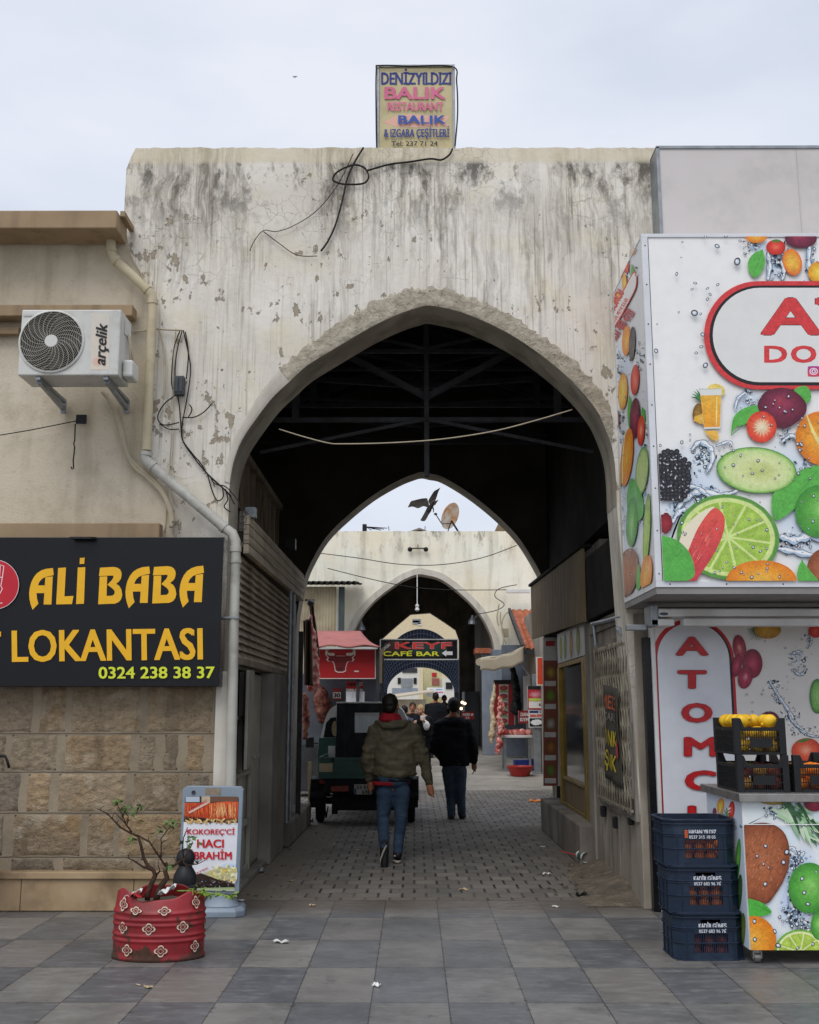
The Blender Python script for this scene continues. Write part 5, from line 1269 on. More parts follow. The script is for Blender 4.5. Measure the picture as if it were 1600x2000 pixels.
def fruits(name, mats, cx, cy, z0, w_, d_, levels, r, sq, labels, cat, group):
    rr_ = random.Random(len(name) + int(z0 * 100)); base = {}
    for lv in range(levels):
        nx, ny = max(2, int(w_ / (2.0 * r))), max(2, int(d_ / (2.0 * r)))
        for i in range(nx):
            for j in range(ny):
                if 0 < i < nx - 1 and 0 < j < ny - 1 and lv < levels - 1: continue
                if lv == levels - 1 and levels > 2 and rr_.random() < .3: continue
                k_ = rr_.randrange(len(mats)); loc = (cx + (i + .5) / nx * w_ + rr_.uniform(-.004, .004), cy + (j + .5) / ny * d_ + rr_.uniform(-.004, .004), z0 + r * .95 + lv * r * 1.72)
                if k_ not in base:
                    mb = MB(); mb.ball((0, 0, 0), (r * sq, r, r * .96), 14, 10)
                    if name == 'lemon': mb.ball((r * sq * .95, 0, 0), (r * .3, r * .28, r * .28), 8, 6)
                    else: mb.tube([(0, 0, r * .85), (.004, 0, r * 1.12)], .003, 5)
                    o = mb.build(name, mats[k_], None, smooth=True); props(o, labels[k_], cat, group); base[k_] = o
                else:
                    o = base[k_].copy(); COL.objects.link(o)
                o.location = loc; o.rotation_euler = (rr_.uniform(-.5, .5), rr_.uniform(-.5, .5), rr_.uniform(0, 6.3))
zt2 = zc + chh + .026
fruits('lemon', [m_lem], c0x + .02, YC + .075, zt2 + .012, cwx - .06, cwd - .05, 3, .047, 1.1, ['large yellow lemon in the uppermost black crate on the counter'], 'lemon', 'lemons in the top crate')
fruits('apple', [m_apr, m_apy], c0x + .02, YC + .075, zc + .012, cwx - .05, cwd - .05, 2, .045, 1.0, ['dark red apple in the black crate under the lemons', 'yellow apple in the black crate under the lemons'], 'apple', 'apples in the lower crate')
fruits('orange', [m_org], c0x + cwx + .05, YC + .075, zc + .012, cwx - .05, cwd - .05, 2, .045, 1.0, ['orange in the black crate at right edge of counter'], 'orange', 'oranges on the counter')
# navy stack
navy = simple('navy_crate_plastic', L('#1b2a3d'), L('#142030'), .45, 0, 7, .6, .08, 60, .35, L('#3d4a5c'), .4, 5)
def navy_crate(label, loc, rz, l1, l2, handle):
    w_, d_, h_, c_ = .46, .38, .297, .06
    t = thing('stacking_crate', label, 'crate', loc, 'navy crates stacked by the counter', local=True); t.rotation_euler = (0, 0, rz)
    def ring(x0, y0, x1, y1, c): return [(x0 + c, y0), (x1 - c, y0), (x1, y0 + c), (x1, y1 - c), (x1 - c, y1), (x0 + c, y1), (x0, y1 - c), (x0, y0 + c)]
    def shell(z0, z1, e, mb, th=.012):
        A, B = ring(-e, -e, w_ + e, d_ + e, c_), ring(-e + th, -e + th, w_ + e - th, d_ + e - th, c_)
        for i in range(8):
            j = (i + 1) % 8
            a0, a1, b0, b1 = A[i], A[j], B[i], B[j]
            mb.hexa([(*a0, z0), (*a1, z0), (*b1, z0), (*b0, z0), (*a0, z1), (*a1, z1), (*b1, z1), (*b0, z1)])
    # front wall is built round its slotted window
    mb = MB(); A = ring(0, 0, w_, d_, c_); th = .006; wx0, wx1, wz0, wz1 = .125, .345, .05, .165
    for i in range(1, 8):
        j = (i + 1) % 8; a0, a1 = Vector((*A[i], 0)), Vector((*A[j], 0)); nr = Vector((w_ / 2, d_ / 2, 0)) - (a0 + a1) / 2; nr = nr.normalized() * th
        mb.hexa([a0, a1, a1 + nr, a0 + nr] + [q + Vector((0, 0, h_)) for q in (a0, a1, a1 + nr, a0 + nr)])
    hx0, hx1, hz0, hz1 = .17, .30, h_ - .075, h_ - .045
    for (x0, x1, z0, z1) in ((c_, wx0, 0, h_), (wx1, w_ - c_, 0, h_), (wx0, wx1, 0, wz0), (wx0, wx1, wz1, hz0 if handle else h_)) + (((wx0, hx0, hz0, hz1), (hx1, wx1, hz0, hz1), (wx0, wx1, hz1, h_)) if handle else ()):
        mb.quad((x0, 0, z0), (x1, 0, z0), (x1, 0, z1), (x0, 0, z1))
    for i in range(19): x = wx0 + (wx1 - wx0) * i / 18; mb.box((x - .0025, -.002, wz0), (x + .0025, .004, wz1))
    mb.box((wx0, -.003, (wz0 + wz1) / 2 - .004), (wx1, .004, (wz0 + wz1) / 2 + .004))
    mb.build('shell', navy, t)
    mb = MB()
    for z in (.0, .105, .185): shell(z, z + .007, .006, mb)
    shell(h_ - .1, h_ - .09, .008, mb); shell(h_ - .035, h_ - .026, .012, mb); shell(h_ - .012, h_, .016, mb, .02)
    for i in range(1, 6):
        x = w_ * i / 6
        if not wx0 - .02 < x < wx1 + .02: mb.box((x - .003, -.006, .007), (x + .003, .0, h_ - .1))
    for i in range(1, 4): y = d_ * i / 4; mb.box((-.006, y - .003, .007), (0, y + .003, h_ - .1))
    mb.build('ribs', navy, t, bevel=.002)
    mb = MB(); mb.box((.01, .01, .003), (w_ - .01, d_ - .01, .01)); mb.build('floor', navy, t)
    ar = Art(lambda u, v: Vector((wx0 + u, -.0035, wz1 + .068 - v)), (0, -1, 0), step=.0004, k=1.0)
    if not l1.startswith('H'): pass
    ar.rect(0, .0, .22, .066, '#1f2c42'); ar.text(l1, .03, .004, .212, .034, '#d3d6dc', .03); ar.text(l2, .03, .040, .205, .060, '#d3d6dc', .02)
    if l1[0] == 'H':
        for i in range(4): ar.rect(.0, .006 + i * .013, .022, .015 + i * .013, '#d4632a')
    ar.build('label', M['print'], t)
    return t
nx_, ny_ = at(1322, 1870, 7.28).x, 7.30
for i, (lab, l1, l2, hd) in enumerate((('navy plastic crate at bottom of the stack by the counter', 'KADİR GÜNEŞ', '0537 683 96 76', True), ('navy plastic crate in the middle of the stack by the counter', 'KADİR GÜNEŞ', '0537 683 96 76', True), ('open navy crate on top of the stack, orange seen through slots', 'HASAN YILDIZ', '0537 315 18 05', False))):
    navy_crate(lab, (nx_ - .018 * i, ny_, .0 + .294 * i), .02, l1, l2, hd)
    fruits(('plum', 'orange', 'orange')[i], [(m_apr, m_org, m_org)[i]], nx_ - .018 * i + .03, ny_ + .016, .294 * i + .014, .40, .34, 3, .036, 1.0, [('dark red fruit in the bottom navy crate', 'orange in the middle navy crate', 'orange in the top navy crate')[i]], ('fruit', 'orange', 'orange')[i], ('fruit in the bottom navy crate', 'oranges in the middle navy crate', 'oranges in the top navy crate')[i])
mb = MB(); mb.sheet(lambda u, v: (nx_ + .1 + .2 * u, ny_ + .1 + .12 * v, .294 * 3 - .06 + .03 * math.sin(u * 7 + v * 3)), 8, 6)
single(mb, 'plastic_bag', M['white'], 'crumpled white plastic bag in the top navy crate', 'bag', smooth=True)
# ================================================================ street behind: third arch, stalls, far end
Y3 = 30.0
A3 = [(680, 1300), (685, 1255), (691.6, 1231), (708.5, 1200), (735.5, 1170), (776, 1139.6), (800, 1127), (816, 1122), (832, 1123.5), (864, 1133), (907.6, 1166.6), (938, 1200), (958, 1237.5), (965, 1264.5), (969, 1310)]
arch3 = [pxz(p, Y3) for p in spline(A3, 4, False)]
w3 = thing('arch_wall', 'sunlit cream arch wall across the street with mould spots along its top', 'wall', (.2, Y3, .38))
top3 = [(-7.0, at(700, 1038, Y3).z)] + [pxz((px, 1037.5 + 1.6 * mnoise.noise(Vector((px * .07, 0, 8)))), Y3) for px in range(560, 1130, 8)] + [(7.0, at(900, 1038, Y3).z)]
mb = MB(); arch_wall(mb, arch3, Y3, .5, -7, 7, top3, arch3[0][0], arch3[-1][0]); mb.build('wall_face', M['cream'], w3)
wh = M['whitewash']
mb = MB(); cx3 = at(818, 1300, Y3).x
for (x0, z0), (x1, z1) in zip(arch3, arch3[1:]):
    def o_(x, z): d = Vector((x - cx3, 0, z - 3.4)).normalized() * .17; return (x + d.x, Y3 - .03, z + d.z)
    i_ = lambda x, z: (x, Y3 - .03, z)
    a, b, c, d = i_(x0, z0), o_(x0, z0), o_(x1, z1), i_(x1, z1)
    mb.hexa([a, b, (b[0], Y3 - .002, b[2]), (a[0], Y3 - .002, a[2]), d, c, (c[0], Y3 - .002, c[2]), (d[0], Y3 - .002, d[2])])
mb.build('arch_band', wh, w3)
mb = MB()
for (x0, z0), (x1, z1) in zip(arch3, arch3[1:]): mb.quad((x0 * .998, Y3 - .02, z0 - .004), (x1 * .998, Y3 - .02, z1 - .004), (x1 * .998, Y3 + .51, z1 - .004), (x0 * .998, Y3 + .51, z0 - .004))
mb.build('soffit', wh, w3, fix=False)
mb = MB()
rp = random.Random(3)
for px in (712, 716, 760, 830): p = at(px, 1036, Y3 + .1); mb.beam(p, p + Vector((rp.uniform(-.05, .05), 0, .12)), .02)
p = at(712, 1037, Y3 + .1); mb.box(p + Vector((-.06, 0, 0)), p + Vector((.06, .1, .2)))
for i in range(6): mb.beam(p + Vector((.05, 0, .12)), p + Vector((.2 + .09 * i, 0, .02 + .03 * (i % 3))), .02)
single(mb, 'scrap_pile', M['black'], 'bits of scrap iron sticking up on top of cream arch wall', 'scrap')
mb = MB(); a, b = at(801, 1071, Y3 - .12), at(832, 1071, Y3 - .12); mb.beam(a, b, .03); mb.beam((a + b) / 2, (a + b) / 2 + Vector((0, .1, .12)), .02)
for q in (a, b): mb.ball(q + Vector((0, 0, -.03)), .07, 8, 6)
single(mb, 'wall_bracket', M['black'], 'short iron bar with two knobs on the cream arch wall', 'bracket')
mb = MB(); p, q = at(815, 1124, Y3 - .1), at(815, 1180, Y3 - .1); mb.beam(p + Vector((0, .1, .2)), q, .025); mb.lathe([(.03, 0), (.07, .04), (.04, .1), (.06, .16), (.03, .2)], q - Vector((0, 0, .2)), 10)
single(mb, 'pendant_lamp', M['white'], 'thin pendant lamp hanging from apex of cream arch', 'lamp')
for px, py, lab in ((705, 1222, 'white bell lamp on left inside of the far arch'), (923, 1210, 'white bell lamp on right inside of the far arch')):
    mb = MB(); p = at(px, py, Y3 + .6); mb.lathe([(.14, 0), (.12, .08), (.05, .2), (.03, .26)], p - Vector((0, 0, .13)), 12); mb.beam(p, p + Vector((.25 if px > 800 else -.25, 0, .2)), .03); single(mb, 'bell_lamp', M['galv'], lab, 'lamp')
cable('thin wires crossing the face of the cream arch wall', [(620, 1080), (700, 1090), (780, 1102), (860, 1103), (940, 1090), (1010, 1065)], .012, None, Y3 - .25, more=([(640, 1110), (720, 1130), (800, 1146), (880, 1152), (990, 1152)], [(930, 1200), (970, 1192), (985, 1180), (967, 1165), (975, 1150), (1010, 1142)]))
# satellite dish
dd = thing('satellite_dish', 'rust stained satellite dish propped on top of cream arch wall', 'satellite dish', at(880, 1037, Y3 + .2))
s = NT('rusted_dish', .6); s.out(s.mix(s.ramp(s.noise(s.P, 2.6, 6), .42, .62), L('#d8d2c6'), L('#c9853f')), .6); rd = s.m
p = at(875, 1006, Y3 + .1); rm = Matrix.Rotation(math.radians(27), 3, 'Y') @ Matrix.Rotation(math.radians(58), 3, 'Z') @ Matrix.Rotation(math.radians(90), 3, 'X')
mb = MB(); mb.sheet(lambda u, v: p + rm @ Vector((.40 * u * math.cos(6.2832 * v), .40 * u * math.sin(6.2832 * v), .09 * u * u)), 6, 28); mb.build('reflector', rd, dd, smooth=True, solid=.015, fix=False)
mb = MB(); a = at(863, 1023, Y3 - .1); b = at(851, 1004, Y3 - .3); mb.beam(a, b, .02); mb.beam(p + Vector((.1, 0, -.25)), a, .02); mb.build('arm', M['black'], dd)
mb = MB(); mb.ball(b, (.05, .04, .035), 8, 6); mb.build('receiver', M['black'], dd)
mb = MB(); t = at(882, 1017, Y3 + .15); mb.beam(t, at(895, 1038, Y3 + .25), .04); mb.beam(t, at(875, 1038, Y3 + .25), .02); mb.build('leg', M['black'], dd)
# flying bird
birdm = simple('dark_grey_feathers', L('#4a453f'), L('#322f2d'), .8, 0, 14, .8, .2, 120)
YBd = 21.0
bd = thing('bird', 'dark bird in flight with raised wings before the far arch', 'bird', at(832, 985, YBd), local=False)
bz = lambda x, y, dy=0.0: at(780 + x / 11.43, 940 + y / 11.43, YBd + dy)
fused([([bz(770, 440, -.05), bz(735, 500), bz(705, 580, .03), bz(650, 660, .05)], [.022, .05, .045, .028]), ([bz(765, 450, -.04), bz(830, 452, -.09)], [.028, .012]), ([bz(760, 600), bz(765, 690)], [.014, .01])], 'body', birdm, bd, .008, 2)
def wing(nm, out, bend):
    mb = MB(); P = [bz(x, y, bend(x, y)) for x, y in spline(out, 4)]; mb.extr(P, (0, .012, 0)); mb.build(nm, birdm, bd)
wing('wing', [(665, 520), (620, 375, 1), (500, 385), (330, 425), (260, 450), (220, 520), (190, 585, 1), (300, 565), (420, 600), (540, 555), (640, 580)], lambda x, y: .08 * ((665 - x) / 480) ** 2)
wing('wing', [(650, 440), (700, 340), (770, 230), (830, 190), (920, 140, 1), (870, 240), (830, 370), (780, 470), (700, 520)], lambda x, y: -.10 * ((520 - y) / 380) ** 2)
wing('tail', [(690, 590), (630, 580), (560, 710), (470, 870, 1), (530, 890), (590, 865), (660, 740), (720, 650)], lambda x, y: .05)
wing('beak', [(790, 455), (880, 412, 1), (840, 470), (790, 540)], lambda x, y: -.09)
mb = MB(); p = at(576, 150, 60); mb.hexa([p + Vector(q) for q in ((-.16, 0, .0), (.0, -.1, -.05), (.16, 0, .02), (0, .1, 0), (-.14, 0, .05), (0, -.08, .03), (.15, 0, .06), (0, .08, .04))]); single(mb, 'bird', M['galv'], 'tiny pale bird high in the sky left of roof sign', 'bird')
# building corner right behind the cream wall
mb = MB(); a, b = at(964, 1042, 34), at(998, 1012, 34); mb.extr([(a.x, 34, a.z - 1), (b.x, 34, a.z - 1), (b.x, 34, b.z - .25), (a.x + .25, 34, b.z), (a.x, 34, a.z)], (0, 2, 0)); single(mb, 'roof_gable', M['tanwood'], 'dark edged wooden roof corner peeping over cream arch wall', 'roof')

# ---- shed with corrugated roof, left
shd = thing('shed', 'lean-to shed with wavy roof sheet against cream arch wall', 'shed', at(650, 1300, 28))
a, b = at(596, 1138, 27.6), at(699, 1141, 27.6)
def cor(u, v): return (a.x - 1.2 + (b.x - a.x + 1.2) * u, 27.6 + 2.3 * v, a.z + .25 * v + .04 * math.sin(u * 2 * math.pi * 17))
mb = MB(); mb.sheet(cor, 170, 2); mb.build('roof_sheet', M['nearblack'], shd, solid=.02, smooth=True)
s = NT('corrugated_beige_sheet', .7); x_ = s.xyz(s.P)[0]; wv = s.mth('SINE', s.mul(x_, 80)); s.out(s.mix(s.ramp(s.noise(s.P, 2, 5), .35, .65), L('#b5a88c'), L('#978a70')), None, s.bump(wv, .6, .02)); M['corr'] = s.m
mb = MB(); p, q = at(560, 1300, 28), at(657, 1146, 28); mb.box((p.x, 28, .3), (q.x, 28.06, q.z)); mb.build('wall_sheet', M['corr'], shd)
mb = MB(); p, q = at(660, 1300, 27.95), at(673, 1146, 27.95); mb.box((p.x, 27.95, .3), (q.x, 28.1, q.z)); mb.build('dark_post', simple('teal_grey_post', L('#4a5452'), L('#39413f'), .7), shd)
mb = MB(); p, q = at(656.5, 1300, 27.9), at(659, 1146, 27.9); mb.box((p.x, 27.9, .3), (q.x, 27.94, q.z)); mb.build('white_post', M['white'], shd)
# ---- butcher's stall with red awning, left
YBt = 20.0
bt = thing('butcher_stall', 'butcher stall under a faded red awning with red bull sign', 'stall', (-1.2, YBt, street_z(YBt)))
redm = simple('butcher_red', L('#b4282c'), L('#a02024'), .45, 0, 2, .6, .03); fr_ = simple('faded_red_awning', L('#a8655f'), L('#935650'), .8, 0, 2.5, .9, .2, 30)
f0, f1, k0, k1 = at(600, 1262, YBt - .25), at(744, 1262, YBt - .25), at(600, 1233, 22.6), at(704, 1233, 22.6)
def awn(u, v): A = f0.lerp(f1, u); B = k0.lerp(k1, u); p_ = A.lerp(B, v); return (p_.x, p_.y, p_.z - .06 * math.sin(math.pi * v) - .02 * math.sin(u * 14) * (1 - v))
mb = MB(); mb.sheet(awn, 20, 8); mb.build('awning', fr_, bt, solid=.02, smooth=True)
mb = MB(); a, b = at(600, 1268, YBt - .22), at(738, 1263.5, YBt - .22); mb.box((a.x, YBt - .24, a.z), (b.x, YBt - .19, b.z)); mb.build('gutter', M['white'], bt, bevel=.006)
a, b = at(604, 1326, YBt), at(734, 1268, YBt)
mb = MB(); mb.box((a.x, YBt, a.z), (b.x, YBt + .1, b.z)); mb.build('sign_panel', redm, bt)
ar = Art(onY(YBt), (0, -1, 0), step=.0006)
for x0, y0, x1, y1 in ((604, 1268, 734, 1269.3), (604, 1324.6, 734, 1326), (732.6, 1268, 734, 1326)): ar.rect(x0, y0, x1, y1, '#dfd6cf')
zb_1 = lambda x, y: (560 + x / 5.333, 1200 + y / 5.333)
hd = [(445, 360), (440, 412), (500, 418), (512, 432), (614, 432), (626, 418), (686, 412), (682, 360), (716, 372), (718, 420), (690, 452), (706, 468), (690, 490), (646, 492), (632, 510), (618, 560), (618, 590), (590, 606), (530, 606), (502, 590), (500, 560), (488, 510), (474, 492), (428, 488), (412, 466), (430, 452), (402, 418), (404, 372)]
ar.poly([zb_1(*p) for p in hd], '#e2d8cf'); cxh, cyh = zb_1(560, 480)
ar.poly([(cxh + (x - cxh) * .90, cyh + (y - cyh) * .93) for x, y in [zb_1(*p) for p in hd]], '#7a1f24')
ar.poly([zb_1(*p) for p in ((448, 362), (676, 362), (672, 402), (452, 402))], '#b4282c')
for sx in (-1, 1): ar.poly(spline([zb_1(560 + sx * x, y) for x, y in ((62, 428), (120, 428), (142, 400), (140, 376), (118, 400), (66, 404))], 3), '#dccfc0')
ar.stroke([zb_1(520, 480), zb_1(545, 492)], 1, '#3a1214'); ar.stroke([zb_1(600, 480), zb_1(575, 492)], 1, '#3a1214'); ar.oval(*zb_1(560, 565), 6, 3, '#5a181c')
ar.oval(612, 1277, 7, 9, '#cbb9ad'); ar.rect(692, 1310, 701, 1312.5, '#dccfc6'); ar.build('bull_emblem', M['print'], bt)
mb = MB(); p, q = at(604, 1420, YBt + 1.1), at(734, 1326, YBt + 1.1); mb.box((p.x - .4, YBt + 1.1, .1), (q.x, YBt + 1.2, q.z + .1)); mb.build('back_wall', simple('blue_grey_tiles', L('#5b6068'), L('#494d55'), .5), bt)
for px, Yp in ((699, YBt + .06), (738, YBt - .1), (747, YBt + 2.4)): p = at(px, 1330, Yp); mb = MB(); mb.box((p.x - .03, Yp, street_z(Yp)), (p.x + .03, Yp + .06, f0.z - .02)); mb.build('post', M['steel'], bt)
mb = MB(); p, q = at(735.5, 1266, YBt + .05), at(748, 1268, YBt + 3.2); mb.hexa([(p.x, p.y, p.z - .62), (p.x + .02, p.y, p.z - .62), (q.x + .02, q.y, q.z - .75), (q.x, q.y, q.z - .75), (p.x, p.y, p.z), (p.x + .02, p.y, p.z), (q.x + .02, q.y, q.z), (q.x, q.y, q.z)]); mb.build('side_panel', M['tanwood'], bt)
mb = MB(); mb.box((a.x - .3, YBt + .3, .1), (at(745, 1400, YBt + .3).x, YBt + 1.0, .95)); mb.build('counter', M['steel'], bt)
def poster(name, lab, cat, x0, y0, x1, y1, Y, base, rows, mat=None):
    t = thing(name, lab, cat, at((x0 + x1) / 2, y1, Y)); a, b = at(x0, y1, Y), at(x1, y0, Y)
    mb = MB(); mb.box((a.x, Y, a.z), (b.x, Y + .02, b.z)); mb.build('board', mat or M['white'], t)
    ar = Art(onY(Y), (0, -1, 0), step=.0006); ar.rect(x0, y0, x1, y1, base)
    for r in rows:
        if r[0] == 't': ar.text(r[1], *r[2:6], r[6], .05)
        elif r[0] == 'r': ar.rect(*r[1:6])
        elif r[0] == 'o': ar.oval(*r[1:6], wob=.12, jit=.2)
    ar.build('print', M['printmatte'], t); return t
poster('price_sign', 'small red and white price card reading 30 in the butcher stall', 'sign', 650.5, 1344, 666, 1367, YBt + 1.05, '#d8d2cc', [('r', 650.5, 1344, 666, 1352, '#8f2c2c'), ('t', '30', 652, 1354, 664.5, 1362, '#1c1a1a'), ('r', 650.5, 1364, 666, 1367, '#8f2c2c')])
poster('price_sign', 'red price board with black and white lettering above the van roof', 'sign', 676, 1331, 709.5, 1350, YBt + .2, '#b32a2a', [('t', 'MEM', 679, 1334, 697, 1340, '#1d1514'), ('t', 'ET', 702, 1333, 709, 1340, '#e6ded8'), ('t', 'DANA KIYMA', 677, 1345, 709, 1350, '#eae4de')])
poster('paper_sheet', 'white hand written sheet taped above the van roof', 'sign', 676, 1350.5, 712, 1371, YBt + .18, '#d9dbe2', [('r', 688, 1353, 689, 1364, '#b3b6c4'), ('r', 694, 1352, 695, 1365, '#b9bcc8'), ('r', 703, 1353, 704, 1363, '#b9bcc8')])
# meat
mt = NT('raw_meat', .45); mt.out(mt.mix(mt.ramp(mt.noise(mt.P, 9, 6), .42, .58), L('#a8352f'), L('#dba79a')), .4, mt.bump(mt.noise(mt.P, 20, 5), .5, .02)); M['meat'] = mt.m
dm = NT('dark_hung_meat', .6); dm.out(dm.mix(dm.ramp(dm.noise(dm.P, 6, 6), .42, .6), L('#5a2620'), L('#8a5a48')), .6, dm.bump(dm.noise(dm.P, 14, 5), .6, .03)); M['dmeat'] = dm.m
M['tripe'] = simple('cream_tripe', L('#c9b796'), L('#a08c6a'), .6, 0, 8, .9, .5, 18)
M['browncloth'] = streaked('brown_canvas', L('#5a4838'), L('#43352a'), L('#2c231c'), True, .9, .6, 6, .3, 30)
def hang(name, lab, cat, pts, rs, mat, Y, amp=.03, vox=.02, group=None, flat=1.0):
    t = thing(name, lab, cat, at(pts[0][0], pts[-1][1], Y), group)
    fused([([at(x, y, Y) for x, y in pts], rs)], 'flesh' if 'meat' in mat.name else 'piece', mat, t, vox, 2, lambda p: amp * mnoise.noise(p * 9) + amp * .6 * mnoise.noise(p * 23)); return t
hang('hanging_carcass', 'reddish carcass hanging in the dark back of the butcher stall', 'meat', [(627, 1345), (628, 1365), (632, 1385), (630, 1405)], [.06, .16, .17, .08], M['dmeat'], YBt + .9)
hang('hanging_carcass', 'white streaked side of meat hanging outside the passage on the left', 'meat', [(606, 1205), (610, 1250), (613, 1300), (612, 1345), (615, 1358)], [.04, .07, .085, .08, .02], M['meat'], 16.6)
hang('hanging_carcass', 'dark side of meat lowest on the left rail by the step', 'meat', [(597, 1360), (598, 1400), (596, 1440)], [.05, .07, .04], M['dmeat'], 17.2)
for lab, P, Yc_ in (('brown canvas hung beside the left wall end', [(593, 1212), (608, 1208), (611, 1340), (594, 1338)], 16.3), ('dark folded canvas hung highest beside the left rail', [(604, 1180), (612, 1178), (625, 1285), (620, 1294)], 16.8)):
    A_, B_, C_, D_ = [at(*p, Yc_) for p in P]; mb = MB(); mb.sheet(lambda u, v: (lambda q: (q.x, q.y + .05 * math.sin(u * 11 + v * 2), q.z))(A_.lerp(B_, u).lerp(D_.lerp(C_, u), v)), 14, 14)
    single(mb, 'hung_canvas', M['browncloth'], lab, 'cloth', smooth=True, solid=.015)
mb = MB(); mb.beam(at(598, 1172, 16.0), at(613, 1172, 17.5), .03); mb.beam(at(612, 1172, 17.4), at(612, 1190, 17.4), .02); mb.ball(at(607, 1178, 16.6), (.06, .1, .05), 8, 6); single(mb, 'hanging_rail', M['black'], 'iron rail carrying meat outside the passage on the left', 'rail')
mb = MB(); p = at(583, 1530, 14.0); mb.box((p.x - .03, 13.97, .28), (p.x + .03, 14.03, 2.6)); single(mb, 'post', M['steel'], 'dark steel post at far end of left passage wall', 'post', bevel=.004)
for px, Yp, lab in ((570, 13.2, 'thin pale conduit pipe on the left wall beside concrete pillar'), (563, 12.8, 'second thin conduit hugging the concrete pillar edge')):
    p = at(px, 1400, Yp); mb = MB(); mb.tube([(p.x, Yp, .3), (p.x, Yp, 3.0)], .022, 8)
    for z in (1.0, 1.9, 2.6): mb.tube([(p.x, Yp, z), (p.x, Yp, z + .05)], .03, 8)
    single(mb, 'conduit', M['galv'], lab, 'pipe', smooth=40)

# ---- right side: tiled roof, awning, butcher's display
s = NT('clay_tiles', .85); s.out(s.mix(s.ramp(s.noise(s.P, 6, 5), .35, .65), L('#b0694a'), L('#8a4c36')), None, s.bump(s.noise(s.P, 30, 4), .3, .01)); M['clay'] = s.m
pr, pe = at(997, 1193, 29.8), at(1024, 1264, 26.2)
def tile(u, v):
    x = pr.x + 2.4 * u; y = 29.8 - 3.6 * v; z = pr.z + (pe.z - pr.z) * v
    return (x, y, z + .05 * abs(math.sin(u * math.pi * 14)) - .06 * ((v * 11) % 1.0 if v < .9999 else .99))
mb = MB(); mb.sheet(tile, 112, 66); tr = thing('tiled_roof', 'small clay tiled roof over the butcher shop on the right', 'roof', (pr.x + 1.2, 28, pe.z)); mb.build('tiles', M['clay'], tr)
mb = MB(); mb.beam((pr.x - .03, 29.8, pr.z + .02), (pr.x - .03, 26.2, pe.z), .07, .12); mb.beam((pr.x, 26.2, pe.z - .12), (pr.x + 2.4, 26.2, pe.z - .12), .06, .1); mb.build('verge_board', M['steel'], tr)
rs_ = thing('butcher_shop', 'blue grey butcher shop front under the clay tiled roof', 'shop', (2.8, 28, .38))
M['bluegrey'] = streaked('blue_grey_paint', L('#8f97a3'), L('#7b838f'), L('#5d6570'), True, .6, .4, 4, .1, 30)
mb = MB(); a, b = at(941, 1300, 29.8), at(968, 1290, 29.8); mb.box((a.x, 29.75, .37), (b.x + .4, 29.99, b.z + .3)); mb.build('pilaster', M['bluegrey'], rs_, bevel=.01)
mb = MB(); mb.box((b.x + .1, 28.9, .36), (5, 29.0, 3.3)); mb.build('wall', simple('grey_tile_wall', L('#6d7480'), L('#565c66'), .5), rs_)
mb = MB(); mb.box((at(1066, 1300, 24).x, 17.5, .02), (4.5, 28.5, 4.0)); mb.build('side_building', M['dimwall'], rs_)
an = thing('awning', 'sagging beige canvas awning beside the clay tiled roof', 'awning', at(960, 1300, 26))
p0_, p1_, p2_, p3_ = at(938, 1288, 25.5), at(1022, 1262, 25.5), at(1030, 1262, 28.4), at(955, 1284, 28.4)
def aw2(u, v): q = p0_.lerp(p1_, u).lerp(p3_.lerp(p2_, u), v); return (q.x, q.y, q.z - .09 * math.sin(math.pi * u) + .03 * math.sin(v * 9 + u * 4))
M['canvas'] = simple('beige_canvas', L('#b7ab96'), L('#9b8f7a'), .85, 0, 2, .8, .3, 20)
mb = MB(); mb.sheet(aw2, 16, 12); mb.build('cloth', M['canvas'], an, solid=.02, smooth=True)
mb = MB(); mb.sheet(lambda u, v: (lambda q: (q[0], q[1] - .01, q[2] - .38 * v * (.7 + .3 * u) + .02 * math.sin(u * 15)))(aw2(u, 0)), 16, 5); mb.build('valance', M['canvas'], an, solid=.015, smooth=True)
mb = MB(); mb.tube([p0_ + Vector((-.02, 0, -.06)), p3_ + Vector((-.02, 0, -.06))], .09, 10); mb.build('roller', M['canvas'], an, smooth=40)
mb = MB(); mb.beam(at(1015, 1295, 26), at(1036, 1322, 26), .03); mb.build('stay', M['galv'], an)
poster('poster', 'tall red meat poster on the blue grey butcher wall', 'poster', 964, 1328, 1005, 1416, 28.6, '#a32a2c', [('r', 964, 1328, 1005, 1336, '#1d1a1c'), ('r', 975, 1337, 993, 1414, '#c9c4be')] + [('o', 984, 1344 + i * 16, 8, 5, [(0, '#c25a5a'), (1, '#8a2a2c')]) for i in range(5)] + [('r', 976, 1349 + i * 16, 992, 1352 + i * 16, '#7fa05a') for i in range(5)])
poster('poster', 'red and black meat poster on the steel pole, upper one', 'poster', 1031, 1340, 1063.5, 1385.5, 25.0, '#b32c30', [('r', 1031, 1340, 1063.5, 1347, '#17161a'), ('o', 1047, 1357, 13, 7, [(0, '#e29aa5'), (1, '#b84a5a')]), ('r', 1033, 1364, 1062, 1369, '#b9cf5a'), ('r', 1033, 1370, 1062, 1383, '#dedbd6'), ('t', 'Kg', 1053, 1374, 1060, 1379, '#222222')])
poster('poster', 'white and black poster with cattle outline on pole, lower one', 'poster', 1033, 1387, 1063.5, 1421, 25.0, '#d8d8d6', [('r', 1034, 1388, 1062.5, 1393, '#2a3060'), ('t', 'ET', 1052, 1389, 1060, 1392.4, '#e0e0e0'), ('t', 'DANA KIYMA', 1035, 1395, 1061, 1400.5, '#d2472f'), ('r', 1034.5, 1403, 1062, 1419, '#17171a'), ('o', 1048, 1411, 11, 5.5, [(0, '#e4e4e2'), (1, '#e4e4e2')])])
